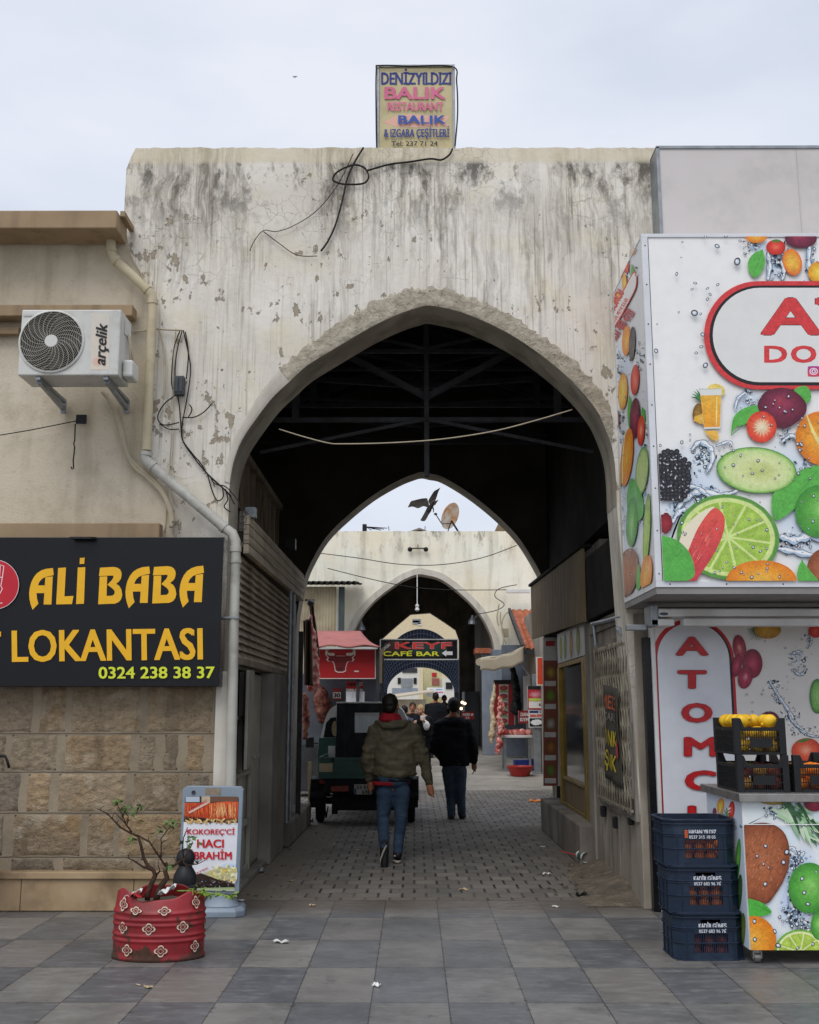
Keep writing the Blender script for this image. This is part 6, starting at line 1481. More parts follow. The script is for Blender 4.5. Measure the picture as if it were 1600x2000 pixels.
poster('price_sign', 'red sign with white letters half hidden behind the steel pole', 'sign', 1013, 1388, 1035, 1413, 26.5, '#9c2426', [('t', 'DANA', 1017, 1392, 1036, 1399, '#e5dfda'), ('t', 'KIYMA', 1016, 1402, 1038, 1409, '#e5dfda')])
poster('sign', 'plain orange panel under the tiled roof eave', 'sign', 1048, 1283, 1066, 1339, 24.6, '#d8d0c8', [('r', 1050, 1285, 1066, 1337, '#cf4524'), ('o', 1063, 1302, 5, 2, [(0, '#2a1512'), (1, '#2a1512')])])
mb = MB(); p = at(1051, 1500, 25.05); zz = street_z(25); mb.box((p.x - .08, 25.05, zz - .01), (p.x + .08, 25.2, 2.4)); mb.box((p.x - .12, 25.0, zz - .01), (p.x + .12, 25.25, zz + .03)); single(mb, 'steel_pole', M['galv'], 'square galvanised pole carrying two meat posters', 'pole', bevel=.006)
mb = MB(); a, b = at(1024, 1395, 27), at(1036, 1320, 27); mb.box((a.x, 27, a.z), (b.x, 27.1, b.z)); single(mb, 'white_board', M['white'], 'narrow white upright board behind the meat posters', 'board')
zz = street_z(25.6); tb = thing('display_table', 'steel table heaped with raw meat at the butcher shop', 'table', at(1012, 1490, 25.6))
a, b = at(982, 1441, 25.5), at(1040, 1436, 25.5); mb = MB(); mb.box((a.x, 25.5, b.z - .06), (b.x, 26.3, b.z)); mb.build('tabletop', M['white'], tb, bevel=.006)
for x in (a.x + .06, b.x - .06):
    for y in (25.55, 26.2): mb = MB(); mb.box((x - .025, y - .025, zz - .01), (x + .025, y + .025, b.z - .061)); mb.build('leg', M['galv'], tb)
mb = MB(); mb.beam((a.x + .09, 25.55, zz + .28), (b.x - .09, 25.55, zz + .28), .03); mb.build('stretcher', M['galv'], tb)
ml = random.Random(8)
for i in range(9):
    x = a.x + .08 + (b.x - a.x - .16) * i / 8; mb = MB(); mb.ball((x, 25.7 + ml.uniform(-.1, .3), b.z + .05), (.09, .1, .06 + ml.uniform(0, .04)), 10, 7, rot=Matrix.Rotation(ml.uniform(0, 3), 3, 'Z')); single(mb, 'meat_cut', M['meat'], 'cut of raw red meat on the butcher table', 'meat', 'cuts on the butcher table', smooth=True)
hang('meat_string', 'string of bright red meat pieces hanging beside butcher table', 'meat', [(976, 1362), (979, 1385), (975, 1400), (979, 1420), (976, 1440), (975, 1455), (971, 1472)], [.05, .08, .05, .09, .06, .08, .04], M['meat'], 25.4, .05)
hang('hanging_tripe', 'cream coloured tripe hanging left of red meat string', 'meat', [(966, 1330), (964, 1362), (961, 1385), (965, 1410), (960, 1436), (961, 1450)], [.015, .06, .05, .07, .08, .03], M['tripe'], 25.5, .03)
mb = MB(); p = at(1016, 1507, 24.6); zt3 = street_z(24.6); mb.lathe([(.20, 0), (.30, .2), (.315, .2), (.315, .22), (.285, .22), (.19, .02)], (p.x, 24.6, zt3), 24, cap=True); single(mb, 'plastic_tub', simple('red_tub_plastic', L('#a8322c'), L('#8c2621'), .4), 'round red plastic tub on ground before the butcher table', 'tub', smooth=40)
mb = MB(); mb.box((a.x + .3, 25.8, zz), (b.x + .1, 26.2, zz + .26)); single(mb, 'blue_bin', simple('blue_bin_plastic', L('#26367a'), L('#1c2a63'), .4), 'blue plastic bin under the butcher table', 'bin', bevel=.02)
hang('hung_bag', 'dark jacket and bag hanging on the butcher wall', 'bag', [(1000, 1300), (1006, 1330), (1010, 1365), (1008, 1385)], [.05, .1, .1, .15], M['black'], 27.6, .04)
cable('loose white and black cables down the cream wall beside the clay roof', [(978, 1195), (978, 1215), (984, 1240), (982, 1262)], .018, M['palecable'], 29.6, more=([(975, 1180), (971, 1205), (974, 1222)], [(996, 1193), (984, 1205), (980, 1230), (988, 1258)]))
mb = MB(); p = at(988, 1236, 29.7); mb.box(p - Vector((.08, 0, .12)), p + Vector((.08, .1, .12))); single(mb, 'junction_box', M['canvas'], 'beige junction box on cream wall beside the clay roof', 'box', bevel=.01)
mb = MB(); a, b = at(990, 1158, 29.5), at(1036, 1154, 29.5); mb.box((a.x, 29.5, a.z), (b.x, 29.62, b.z + .05)); single(mb, 'tube_light', M['white'], 'white fluorescent fitting on the cream wall above clay roof', 'lamp', bevel=.01)
mb = MB(); a, b = at(926, 1278, 30.2), at(956, 1268, 30.2); mb.box((a.x, 29.6, a.z), (b.x, 30.4, b.z)); single(mb, 'brick_corbel', M['clay'], 'reddish corbel at right springing of the cream arch', 'corbel')

# ---- covered street beyond the third arch
h2 = thing('covered_street', 'dark covered passage beyond the cream arch', 'hall', (0, 35, .38))
mb = MB(); mb.box((-3.2, Y3 + .52, .37), (-1.9, 40, 6.2)); mb.build('left_wall', M['dimwall'], h2)
mb = MB(); mb.box((2.25, Y3 + .52, .37), (3.4, 40, 6.2)); mb.build('right_wall', M['dimwall'], h2)
mb = MB()
for x0, x1, z0, z1 in ((-3.2, .15, 5.4, 6.7), (.15, 3.4, 6.7, 5.4)): mb.hexa([(x0, Y3 + .3, z0), (x1, Y3 + .3, z1), (x1, 40.2, z1), (x0, 40.2, z0), (x0, Y3 + .3, z0 + .05), (x1, Y3 + .3, z1 + .05), (x1, 40.2, z1 + .05), (x0, 40.2, z0 + .05)])
mb.build('roof_sheet', M['grimecol'], h2)
Y4 = 40.0
A4 = [(735, 1330), (747, 1247), (775, 1222), (802, 1199.5), (840, 1196.5), (870, 1216), (890, 1230), (897, 1250), (897, 1330)]
a4 = [pxz(p, Y4) for p in A4]; w4 = thing('arch_wall', 'farthest dark arch wall at end of the covered passage', 'wall', (0, Y4, .38))
mb = MB(); arch_wall(mb, a4, Y4, .4, -3.4, 3.6, [(-3.4, 6.6), (3.6, 6.6)], a4[0][0], a4[-1][0]); mb.build('wall_face', M['grimecol'], w4)
# sign over the passage
YKf = 31.2
kf = thing('hanging_sign', 'black cafe sign with red and yellow letters and white arrow', 'sign', at(819, 1287, YKf))
a, b = at(744, 1287, YKf), at(893, 1250, YKf); mb = MB(); mb.box((a.x, YKf, a.z), (b.x, YKf + .12, b.z)); mb.build('panel', M['boardblack'], kf)
mb = MB()
for q in ((a.x - .02, a.z - .03, b.x + .02, a.z - .001), (a.x - .02, b.z + .001, b.x + .02, b.z + .03), (b.x + .001, a.z, b.x + .03, b.z), (a.x - .03, a.z, a.x - .001, b.z)): mb.box((q[0], YKf - .02, q[1]), (q[2], YKf + .12, q[3]))
mb.build('frame', M['white'], kf)
ar = Art(onY(YKf), (0, -1, 0), step=.001, k=1.4)
ar.poly(spline([(752, 1256), (785, 1253), (795, 1268), (780, 1283), (755, 1278)], 4), '#4a2a22', '#2a1c18'); ar.poly(spline([(800, 1262), (865, 1256), (868, 1280), (820, 1283)], 4), '#1f3f3c', '#22221c')
ar.text('KEYF', 772, 1254.5, 883, 1267.5, '#d03a34', .06, outline='#e8dcd6', ow=.03); ar.text('BÜTÜN', 747, 1269, 768, 1274, '#dcdcd8', .03, 0, -40)
ar.text('CAFE BAR', 748, 1272.5, 858, 1281.5, '#e3d23a', .05); ar.poly([(863, 1276), (872, 1269.5), (872, 1272.5), (884, 1272.5), (884, 1279.5), (872, 1279.5), (872, 1282.5)], '#eceae6'); ar.rect(798, 1270.6, 806, 1271.4, '#e3d23a')
ar.build('lettering', M['print'], kf)
# lattice arch of light strings
lt = thing('lattice_arch', 'dark blue arch gate covered in a grid of light strings', 'arch', at(822, 1400, 45))
YL_ = 45.0; navym = simple('navy_net', L('#141a2a'), L('#0d111d'), .7)
def el(rx, top, t): c = at(822, 1352, YL_); q = at(822, top, YL_); u = at(822 + rx, 1352, YL_); return Vector((c.x + (u.x - c.x) * math.cos(t), YL_, c.z + (q.z - c.z) * math.sin(t)))
mb = MB(); n_ = 40
O_ = [el(86, 1229, math.pi * i / n_) for i in range(n_ + 1)]; I_ = [el(66, 1303, math.pi * i / n_) for i in range(n_ + 1)]
mb.extr(O_ + I_[::-1], (0, .5, 0)); mb.extr([O_[0], I_[0], I_[0] - Vector((0, 0, 3)), O_[0] - Vector((0, 0, 3))], (0, .5, 0)); mb.extr([I_[n_], O_[n_], O_[n_] - Vector((0, 0, 3)), I_[n_] - Vector((0, 0, 3))], (0, .5, 0)); mb.build('net', navym, lt)
mb = MB()
for j in range(9): k_ = j / 8; mb.tube([el(66 + 20 * k_, 1303 - 74 * k_, math.pi * i / n_) - Vector((0, .03, 0)) for i in range(n_ + 1)], .014, 4)
for i in range(n_ + 1): mb.tube([O_[i] - Vector((0, .03, 0)), I_[i] - Vector((0, .03, 0))], .014, 4)
mb.build('light_strings', simple('blue_grey_wire', L('#414a60'), L('#2c3446'), .6), lt)
# far houses
def house(name, lab, x0, y0, x1, Y, mat, wins, dep=6, trim=None):
    t = thing(name, lab, 'building', at((x0 + x1) / 2, 1400, Y)); a, b = at(x0, 1400, Y), at(x1, y0, Y)
    mb = MB(); mb.box((a.x, Y, .3), (b.x, Y + dep, b.z)); mb.build('wall', mat, t)
    for (u0, v0, u1, v1, m_) in wins:
        p, q = at(u0, v1, Y), at(u1, v0, Y); mb = MB(); mb.box((p.x, Y - .06, p.z), (q.x, Y - .002, q.z)); w_ = mb.build('window', m_, t)
    return t
cr2, wht, yel = simple('cream_block', L('#d8c9a8'), L('#c6b694'), .8), simple('white_house_paint', L('#d8d5cc'), L('#c8c4ba'), .8), simple('yellow_house_paint', L('#c6bf94'), L('#aea57c'), .8)
house('apartment_block', 'tall cream block seen through the farthest arch', 690, 1180, 960, 85, cr2, [(806, 1212, 820, 1216, M['black']), (806, 1209, 822, 1219, M['galv']), (816, 1217, 824, 1222, M['white'])], 8)
house('house', 'white house with wide window and dark shutters beyond the lattice arch', 742, 1304, 818, 66, wht, [(784, 1325, 806, 1342, M['galv']), (777, 1324, 783, 1336, M['black']), (808, 1324, 814, 1336, M['black']), (766, 1344, 816, 1354, M['bluegrey']), (786, 1305, 815, 1314, M['steel'])])
house('house', 'yellow house with a small red window beyond the lattice arch', 828, 1302, 864, 70, yel, [(844, 1314, 853, 1322, redm), (844, 1325, 858, 1338, fr_)])
house('house', 'pale house with dark window at right end beyond lattice arch', 864, 1325, 905, 68, wht, [(871, 1333, 884, 1346, M['black'])])
poster('shop_banner', 'white shop banner beyond the lattice arch', 'banner', 834, 1343, 868, 1361, 60, '#d6d9de', [('r', 840, 1346, 846, 1353, '#2a2a30'), ('r', 852, 1346, 864, 1348, '#7a8fc0'), ('r', 853, 1351, 866, 1354, '#cf7a7f')])
mb = MB(); p, q = at(765, 1420, 58), at(832, 1366, 58); mb.box((p.x, 58, .38), (q.x, 60, q.z)); mb.hexa([(p.x - .2, 57.2, q.z + .01), (q.x + .4, 57.2, q.z + .35), (q.x + .4, 60, q.z + .5), (p.x - .2, 60, q.z + .2), (p.x - .2, 57.2, q.z + .08), (q.x + .4, 57.2, q.z + .42), (q.x + .4, 60, q.z + .57), (p.x - .2, 60, q.z + .27)])
single(mb, 'market_stall', M['canvas'], 'pale market stall with slanted roof beyond the lattice arch', 'stall')
mb = MB(); p = at(905, 1420, 38.5); mb.box((1.75, 37.5, .38), (2.24, 39.5, 2.2)); single(mb, 'shop_counter', M['bluegrey'], 'grey shop counter on right inside the covered passage', 'counter')
poster('price_sign', 'red and white sign inside the covered passage on right', 'sign', 902, 1390, 926, 1405, 33, '#a3262a', [('t', 'KADER', 904, 1393, 918, 1398, '#e6dedb'), ('t', 'ET', 910, 1400, 918, 1404, '#e6dedb'), ('o', 922, 1396, 2.5, 2.5, [(0, '#e6dedb'), (1, '#e6dedb')])])
em = bpy.data.materials.new('lit_bulb'); em.use_nodes = True; em.node_tree.nodes['Principled BSDF'].inputs['Emission Color'].default_value = (1, .62, .3, 1); em.node_tree.nodes['Principled BSDF'].inputs['Emission Strength'].default_value = 4
for px, py, lab in ((903, 1372, 'lit warm bulb highest inside covered passage'), (901, 1384, 'lit warm bulb lowest inside covered passage'), (908, 1374, 'lit warm bulb farthest right inside covered passage')):
    mb = MB(); mb.ball(at(px, py, 34.5), .045, 8, 6); single(mb, 'light_bulb', em, lab, 'lamp', smooth=True)
# ================================================================ three-wheeled delivery vehicle, seen from behind
YV = 15.46
V = lambda px, py, dy=0.0: at(px, py, YV + dy)
vt = thing('three_wheeler', 'dark green three wheeled delivery vehicle with black canvas cover, parked on left', 'vehicle', (V(715, 1610).x, YV, 0))
gm = simple('dark_green_paint', L('#28594d'), L('#1f483e'), .4, 0, 3, .7, .04, 60, .4, L('#3a3a30'), .4, 4)
cnv = simple('black_canvas', L('#14171f'), L('#0d0f15'), .55, 0, 4, .7, .35, 14, .3, None, .5, 3, .01)
rub = simple('tyre_rubber', L('#17171a'), L('#111113'), .85, 0, 8, .6, .3, 40)
chs = simple('chassis_black', L('#16171a'), L('#0f1012'), .7, 0, 6, .8, .2, 30)
a, b = V(622, 1521), V(803, 1479)
mb = MB(); mb.box((a.x, YV, a.z), (b.x, YV + .03, b.z)); mb.box((a.x, YV + .031, a.z), (a.x + .03, YV + 1.35, b.z)); mb.box((b.x - .03, YV + .031, a.z), (b.x, YV + 1.35, b.z)); mb.box((a.x + .031, YV + .031, a.z), (b.x - .031, YV + 1.35, a.z + .03))
for k_ in (.2, .5, .78): z = a.z + (b.z - a.z) * k_; mb.box((a.x + .2, YV - .008, z), (b.x - .05, YV - .0005, z + .018))
mb.build('cargo_bed', gm, vt, bevel=.006)
c0, c1 = V(657, 1479, .03), V(775, 1374, .03)
mb = MB()
def cv(u, v):
    x = c0.x + (c1.x - c0.x) * u; z = c0.z + .005 + (c1.z - c0.z) * v
    return (x, YV + .03 - .02 * math.sin(math.pi * v) + .008 * mnoise.noise(Vector((x * 5, z * 6, 1))), z + .015 * math.sin(math.pi * u) * v)
mb.sheet(cv, 24, 24)
mb.box((c0.x, YV + .06, c0.z), (c1.x, YV + 1.3, c1.z)); mb.box((c0.x - .005, YV + .005, V(700, 1441).z), (c1.x + .005, YV + .05, V(700, 1439).z)); mb.build('canvas_cover', cnv, vt, smooth=35)
pl = NT('daylit_plastic_window', .18, 0, .5); pl.out(pl.mix(pl.ramp(pl.noise(pl.sc(pl.P, (9, 9, 1.2)), 1.5, 5), .4, .7), L('#c3ccd0'), L('#eef2f3')), .2, pl.bump(pl.noise(pl.P, 12, 4), .4, .01))  # opaque pale colour imitates daylight showing through the plastic
mb = MB(); p, q = V(693, 1431, -.005), V(741, 1393, -.005); mb.box((p.x, YV - .012, p.z), (q.x, YV + .004, q.z - .03)); mb.build('rear_window', pl.m, vt)
mb = MB(); p, q = V(693, 1397, -.01), V(741, 1392, -.01); mb.box((p.x, YV - .015, p.z), (q.x, YV + .003, q.z)); mb.build('window_hem', M['white'], vt)
mb = MB(); mb.box((c0.x - .01, YV + .0, c1.z + .001), (c1.x + .01, YV + 1.32, c1.z + .022)); mb.build('roof_edge', M['white'], vt, bevel=.006)
# cab ahead of the bed
def prof(px): return [V(*p, 1.38) for p in px]
out = [(623, 1530), (622, 1470), (626, 1440), (634, 1408), (643, 1388), (655, 1378), (672, 1374), (758, 1374), (775, 1378), (787, 1388), (796, 1408), (804, 1440), (808, 1470), (807, 1530)]
P = prof(spline(out, 3, False)); mb = MB(); mb.extr(P, (0, 1.15, 0)); mb.build('cab', M['white'], vt, smooth=40)
mb = MB(); lo_ = [(621, 1530), (620.5, 1472), (623, 1441), (640, 1441), (657, 1441), (657, 1530)]; mb.extr([V(*p, 1.30) for p in lo_], (0, .075, 0)); mb.build('cab_corner', gm, vt, bevel=.006)
wn = [(632, 1440), (637, 1412), (646, 1402), (657, 1401), (657, 1440)]; mb = MB(); mb.extr([V(*p, 1.36) for p in wn], (0, .015, 0)); mb.build('rear_side_window', M['glass'], vt)
mb = MB(); mb.extr([V(*p, 1.352) for p in spline([(650, 1435), (648, 1422), (651, 1411), (656, 1410), (656.5, 1437)], 3)], (0, .007, 0)); mb.build('seat_back', M['tripe'], vt)
mb = MB(); p, q = V(641, 1479, 1.28), V(655, 1457, 1.28); mb.box((p.x, YV + 1.27, p.z), (q.x, YV + 1.295, q.z)); mb.build('paper_sticker', M['white'], vt)
for sx, px in ((-1, 606), (1, 824)):
    mb = MB(); p = V(px, 1449, 1.9); mb.hexa([p + Vector(q) for q in ((-.075, -.03, -.09), (.065, -.03, -.09), (.065, .05, -.09), (-.075, .05, -.09), (-.07, -.03, .06), (.06, -.03, .08), (.06, .05, .08), (-.07, .05, .06))]); mb.beam(p + Vector((0, .02, -.02)), V(622 if sx < 0 else 808, 1452, 1.95), .025); mb.build('mirror', M['black'], vt, bevel=.012)
mb = MB(); p, q = V(623.5, 1508, -.02), V(650, 1491, -.02); mb.box((p.x, YV - .022, p.z), (q.x, YV - .0085, q.z)); mb.build('metal_plate', M['tripe'], vt, bevel=.006)
for px in (650, 776):
    mb = MB(); p = V(px, 1484, -.01); mb.box((p.x - .02, YV - .022, p.z - .03), (p.x + .02, YV - .0005, p.z + .03)); mb.tube([p + Vector((0, -.02, .03)), p + Vector((.03, -.03, .0)), p + Vector((0, -.02, -.03))], .006, 5); mb.build('tailgate_latch', M['steel'], vt, bevel=.003)
for px in (629, 797):
    mb = MB(); p = V(px, 1527, .02); mb.box((p.x - .035, YV + .01, p.z - .03), (p.x + .035, YV + .045, p.z + .03)); mb.build('side_lamp', simple('red_lamp_lens', L('#7a1a18'), L('#5c1210'), .25), vt, bevel=.008)
mb = MB()
for px in (672, 758): a_, b_ = V(px, 1480), V(px, 1376); mb.box((a_.x, YV + .003, a_.z), (a_.x + .02, YV + .012, b_.z))
mb.build('cover_strap', simple('grey_strap', L('#33363d'), L('#25272c'), .8), vt)
mb = MB(); p, q = V(646, 1547), V(681, 1535); mb.box((p.x, YV + .02, p.z), (q.x, YV + .06, q.z)); mb.build('tail_lamp', simple('orange_lamp_lens', L('#8e3f2c'), L('#6d2c20'), .3, 0, 30, .8), vt, bevel=.01)
mb = MB(); p, q = V(691.5, 1552), V(726.5, 1532); mb.box((p.x, YV + .01, p.z), (q.x, YV + .03, q.z)); np_ = mb.build('number_plate', simple('plate_white', L('#a9a99f'), L('#8f8f86'), .5), vt, bevel=.003)
ar = Art(onY(YV + .01), (0, -1, 0), step=.0005); ar.text('33 EC', 696, 1534.5, 724, 1541, '#1a1a1c', .03); ar.text('698', 707, 1543.5, 724, 1550.5, '#1a1a1c', .03); ar.rect(692.5, 1541, 696, 1551, '#2a3f80'); ar.build('plate_text', M['print'], np_)
mb = MB(); p, q = V(632, 1535, .05), V(800, 1521, .05); mb.box((p.x, YV + .05, p.z - .1), (q.x, YV + .12, q.z - .002)); p, q = V(650, 1583, .35), V(785, 1548, .35); mb.box((p.x, YV + .35, p.z), (q.x, YV + .5, q.z)); mb.tube([(V(632, 1582).x, YV + .42, .3), (V(800, 1582).x, YV + .42, .3)], .05, 10); mb.box((V(648, 1590, .3).x, YV + .28, V(648, 1590, .3).z), (V(660, 1550, .3).x, YV + .4, V(648, 1556, .3).z)); mb.box((V(735, 1590, .6).x, YV + .5, .22), (V(790, 1550, .6).x, YV + .9, .62)); mb.beam(V(634, 1565, .3), V(637, 1598, .3), .02); mb.beam(V(641, 1575, .3), V(637, 1598, .3), .02); mb.build('chassis', chs, vt, bevel=.008)
for px in (621, 803):
    x = V(px, 1600).x; mb = MB(); mb.lathe([(.155, -.06), (.25, -.055), (.27, -.035), (.275, 0), (.27, .035), (.25, .055), (.155, .06)], (0, 0, 0), 30, cap=False)
    mb.v = [Vector((x + v.z, YV + .42 + v.y, .275 + v.x)) for v in mb.v]; wo_ = mb.build('wheel', rub, vt, smooth=40)
    mb = MB(); mb.lathe([(.0, -.03), (.155, -.03), (.16, -.05), (.16, .05), (.155, .03), (.0, .03)], (0, 0, 0), 24, cap=False); mb.v = [Vector((x + v.z, YV + .42 + v.y, .275 + v.x)) for v in mb.v]; mb.build('rim', M['steel'], wo_, smooth=40)
    mb = MB(); mb.hexa([(x - .13, YV + .10, .23), (x + .10, YV + .10, .23), (x + .10, YV + .115, .23), (x - .13, YV + .115, .23), (x - .12, YV + .12, .62), (x + .1, YV + .12, .62), (x + .1, YV + .135, .62), (x - .12, YV + .135, .62)]); mb.build('mudflap', rub, vt, bevel=.004)
    mb = MB(); mb.sheet(lambda u, v: (x - .13 + .24 * v, YV + .42 - .33 * math.cos(math.pi * u), .33 + .31 * math.sin(math.pi * u)), 14, 3); mb.build('fender', chs, vt, smooth=True, solid=.012)
mb = MB(); x = V(715, 1600, 2.5).x; mb.lathe([(.155, -.06), (.25, -.055), (.275, 0), (.25, .055), (.155, .06)], (0, 0, 0), 24, cap=False); mb.v = [Vector((x + v.z, YV + 2.2 + v.y, .275 + v.x)) for v in mb.v]; mb.build('wheel', rub, vt, smooth=40)
mb = MB(); p, q = at(601, 1542, 16.6), at(609, 1488, 16.6); mb.box((p.x, 16.6, p.z), (q.x, 16.63, q.z)); mb.box((p.x + .005, 16.61, .0), (p.x + .04, 16.62, p.z)); single(mb, 'marker_board', M['tripe'], 'pinkish upright board behind the left wheel of the three-wheeler', 'board', bevel=.004)

# ================================================================ people
skin = NT('skin', .55); skin.out(skin.mix(skin.ramp(skin.noise(skin.P, 30, 3), .3, .7), L('#a06a4e'), L('#8a563e')), .55); skin = skin.m
pale = NT('pale_skin', .55); pale.out(pale.mix(pale.ramp(pale.noise(pale.P, 30, 3), .3, .7), L('#c59a80'), L('#b08468')), .55); pale = pale.m
def cloth(n, a, b, r=.85, bs=90): s = NT(n, r, 0, .2); return s.out(s.mix(s.ramp(s.noise(s.P, 7, 5), .35, .65), L(a), L(b)), None, s.bump(s.noise(s.P, bs, 4), .25, .004))
olive, redc, jean, blackc, bluej = cloth('olive_nylon', '#575140', '#464133', .6, 40), cloth('red_cotton', '#8e1a24', '#74141c'), cloth('blue_denim', '#3a4c60', '#28384a'), cloth('black_wool', '#17181d', '#101116'), cloth('slate_trousers', '#43515f', '#34404c')
hairm = simple('black_hair', L('#17130f'), L('#0f0c0a'), .55, 0, 40, .9, .6, 160, .3); blond = simple('blond_grey_hair', L('#c2a873'), L('#96804f'), .6, 0, 30, .9, .5, 140)
shoe = simple('black_shoe', L('#19191b'), L('#121213'), .6, 0, 20, .6, .2); sole = simple('pale_sole', L('#b5ada0'), L('#8f877b'), .7)
MS = lambda Y: (at(1000, 1385, Y) - at(999, 1385, Y)).x
def hand(pt, d, side, k, caps, curl=.5, inward=Vector((0, 0, 0))):
    """palm and five separate fingers hanging along d from the wrist pt; side is the thumb's direction."""
    d = Vector(d).normalized(); s_ = Vector(side).normalized(); n_ = d.cross(s_).normalized(); s_ = n_.cross(d); curl *= .38
    c = Vector(pt) + d * .045 * k
    caps.append(([Vector(pt), c, c + d * .045 * k], [.026 * k, .036 * k, .034 * k]))
    for i, (o, ln) in enumerate(((.030, .070), (.011, .078), (-.010, .074), (-.029, .058))):
        b0 = c + d * .045 * k + s_ * o * k; b1 = b0 + (d * .8 + n_ * curl * .6) * ln * .5 * k; b2 = b1 + (d * .45 + n_ * curl * 1.2) * ln * .5 * k
        caps.append(([b0, b1, b2], [.0105 * k, .0095 * k, .008 * k]))
    t0 = c + s_ * .028 * k - d * .02 * k; caps.append(([t0, t0 + (s_ * .6 + d * .7) * .035 * k, t0 + (s_ * .55 + d * 1.4 + n_ * .3) * .045 * k], [.013 * k, .011 * k, .009 * k]))
def head(c, k, f, caps, turn=0.0, tilt=0.0):
    r = Matrix.Rotation(turn, 3, 'Z') @ Matrix.Rotation(tilt * f, 3, 'X')
    e = lambda x, y, z: c + r @ Vector((x * k, y * k * f, z * k))
    caps += [('e', e(0, -.012, .02), (.076 * k, .093 * k, .098 * k), r), ('e', e(0, .03, -.045), (.058 * k, .062 * k, .075 * k), r), ([e(0, .085, .0), e(0, .108, -.028)], [.012 * k, .016 * k]), ([e(-.03, .078, -.072), e(.03, .078, -.072)], [.012 * k, .012 * k])]
    for sx in (-1, 1): caps.append(('e', e(sx * .08, -.005, -.01), (.014 * k, .024 * k, .034 * k), r))
    return e
def person(label, Y, J, f, k, top, leg, sk, hr, hem, torso, sleeves=(.075, .06, .05), legs=(.088, .062, .05), turn=0.0, tilt=0.0, curl=.5, hairlen=0.0, wr=.010, name='person'):
    """J: joints in photo pixels with a depth offset; f=+1 walks away, -1 faces us."""
    j = {n_: at(q[0], q[1], Y + (q[2] if len(q) > 2 else 0)) for n_, q in J.items()}
    root = thing(name, label, 'person', Vector(((j['anL'].x + j['anR'].x) / 2, Y, street_z(Y))))
    caps = []; e = head(j['head'], k, f, caps, turn, tilt)
    caps += [([j['head'] - Vector((0, .01 * f, .05 * k)), j['neck'], j['hips']], [.05 * k, .06 * k, .085 * k]), ([j['shL'], j['neck'], j['shR']], [.05 * k, .06 * k, .05 * k])]
    for s_ in 'LR':
        caps += [([j['sh' + s_], j['el' + s_], j['wr' + s_]], [.045 * k, .038 * k, .026 * k]), ([j['hips'].lerp(j['hip' + s_], .9) - Vector((0, 0, .06)), j['kn' + s_], j['an' + s_]], [.06 * k, .048 * k, .034 * k]), ([j['an' + s_], j['toe' + s_]], [.03 * k, .025 * k])]
        d = (j['wr' + s_] - j['el' + s_]); hand(j['wr' + s_], d, Vector((0, f, 0)) if 'hd' + s_ not in j else j['hd' + s_] - j['wr' + s_], k * 1.08, caps, curl if s_ == 'R' else -curl)
    fused(caps, 'body', sk, root, .0085, 2)
    # clothes follow the body
    S = [(at(x, y, Y + dy), MS(Y) * w_, MS(Y) * w_ * dp) for (x, y, w_, dp, dy) in torso]
    tc = [('m', S)]
    tc.append(([j['shL'], j['neck'] - Vector((0, 0, .035 * k)), j['shR']], [.072 * k, .07 * k, .072 * k]))
    for s_ in 'LR': tc.append(([j['sh' + s_], j['el' + s_], j['wr' + s_].lerp(j['el' + s_], .04)], [q * k for q in sleeves]))
    fused(tc, 'jacket', top, root, .013, 3, wrinkle(wr * k, (7, 7, 13), Y))
    lc = [([j['hips'] + Vector((-.05 * k, 0, .06)), j['hips'] + Vector((.05 * k, 0, .06))], [.125 * k, .125 * k])]
    for s_ in 'LR': lc.append(([j['hip' + s_], j['kn' + s_], j['an' + s_]], [q * k for q in legs]))
    fused(lc, 'trousers', leg, root, .012, 3, wrinkle(.006 * k, (10, 10, 22), Y + 3))
    for s_ in 'LR':
        a_, t_ = j['an' + s_], j['toe' + s_]; h_ = a_ + (a_ - t_).normalized() * .03 + Vector((0, 0, -.045 * k)) * (1 if abs((t_ - a_).y) > .05 else 0)
        sh_ = fused([([a_ + Vector((0, 0, -.01)), t_ + (a_ - t_) * .25, t_], [.048 * k, .043 * k, .036 * k]), ([h_, t_], [.042 * k, .036 * k])], 'shoe', shoe, root, .009, 2)
    # hair: cap over the crown and the back of the head
    r = Matrix.Rotation(turn, 3, 'Z') @ Matrix.Rotation(tilt * f, 3, 'X')
    hc = [('e', e(0, -.022, .035), (.086 * k, .098 * k, .098 * k), r), ('e', e(0, -.045, -.01 - hairlen * .5), (.078 * k, .066 * k, (.075 + hairlen) * k), r)]
    fused(hc, 'hair', hr, root, .009, 1, lambda p: .007 * mnoise.noise(p * 40) + .005 * mnoise.noise(p * 95))
    return root, j, e
# man in the olive jacket, nearest
k1_ = 1.03
J = dict(head=(763, 1379), neck=(766, 1404), shL=(733, 1428), shR=(807, 1427), elL=(716, 1482, -.02), elR=(828, 1486, .03), wrL=(722, 1521, .06), wrR=(838, 1530, .04), hips=(767, 1532), hipL=(752, 1545), hipR=(784, 1543), knL=(748, 1602, .03), knR=(783, 1604, .03), anL=(751, 1655, -.28), anR=(777, 1664, -.02), toeL=(751, 1696, -.32), toeR=(776, 1680, .17))
r1, j1, e1 = person('person in olive padded jacket with red hood and jeans, walking away nearest', 11.75, J, 1, k1_, olive, jean, skin, hairm, 0, [(768, 1406, 26, .8, 0), (768, 1416, 40, .62, 0), (769, 1440, 45, .58, 0), (770, 1470, 44, .60, 0), (771, 1500, 42, .62, 0), (771, 1512, 43, .62, 0), (771, 1518, 38, .60, 0)], (.082, .066, .05), (.094, .066, .052), turn=-.25, curl=.75, wr=.020)
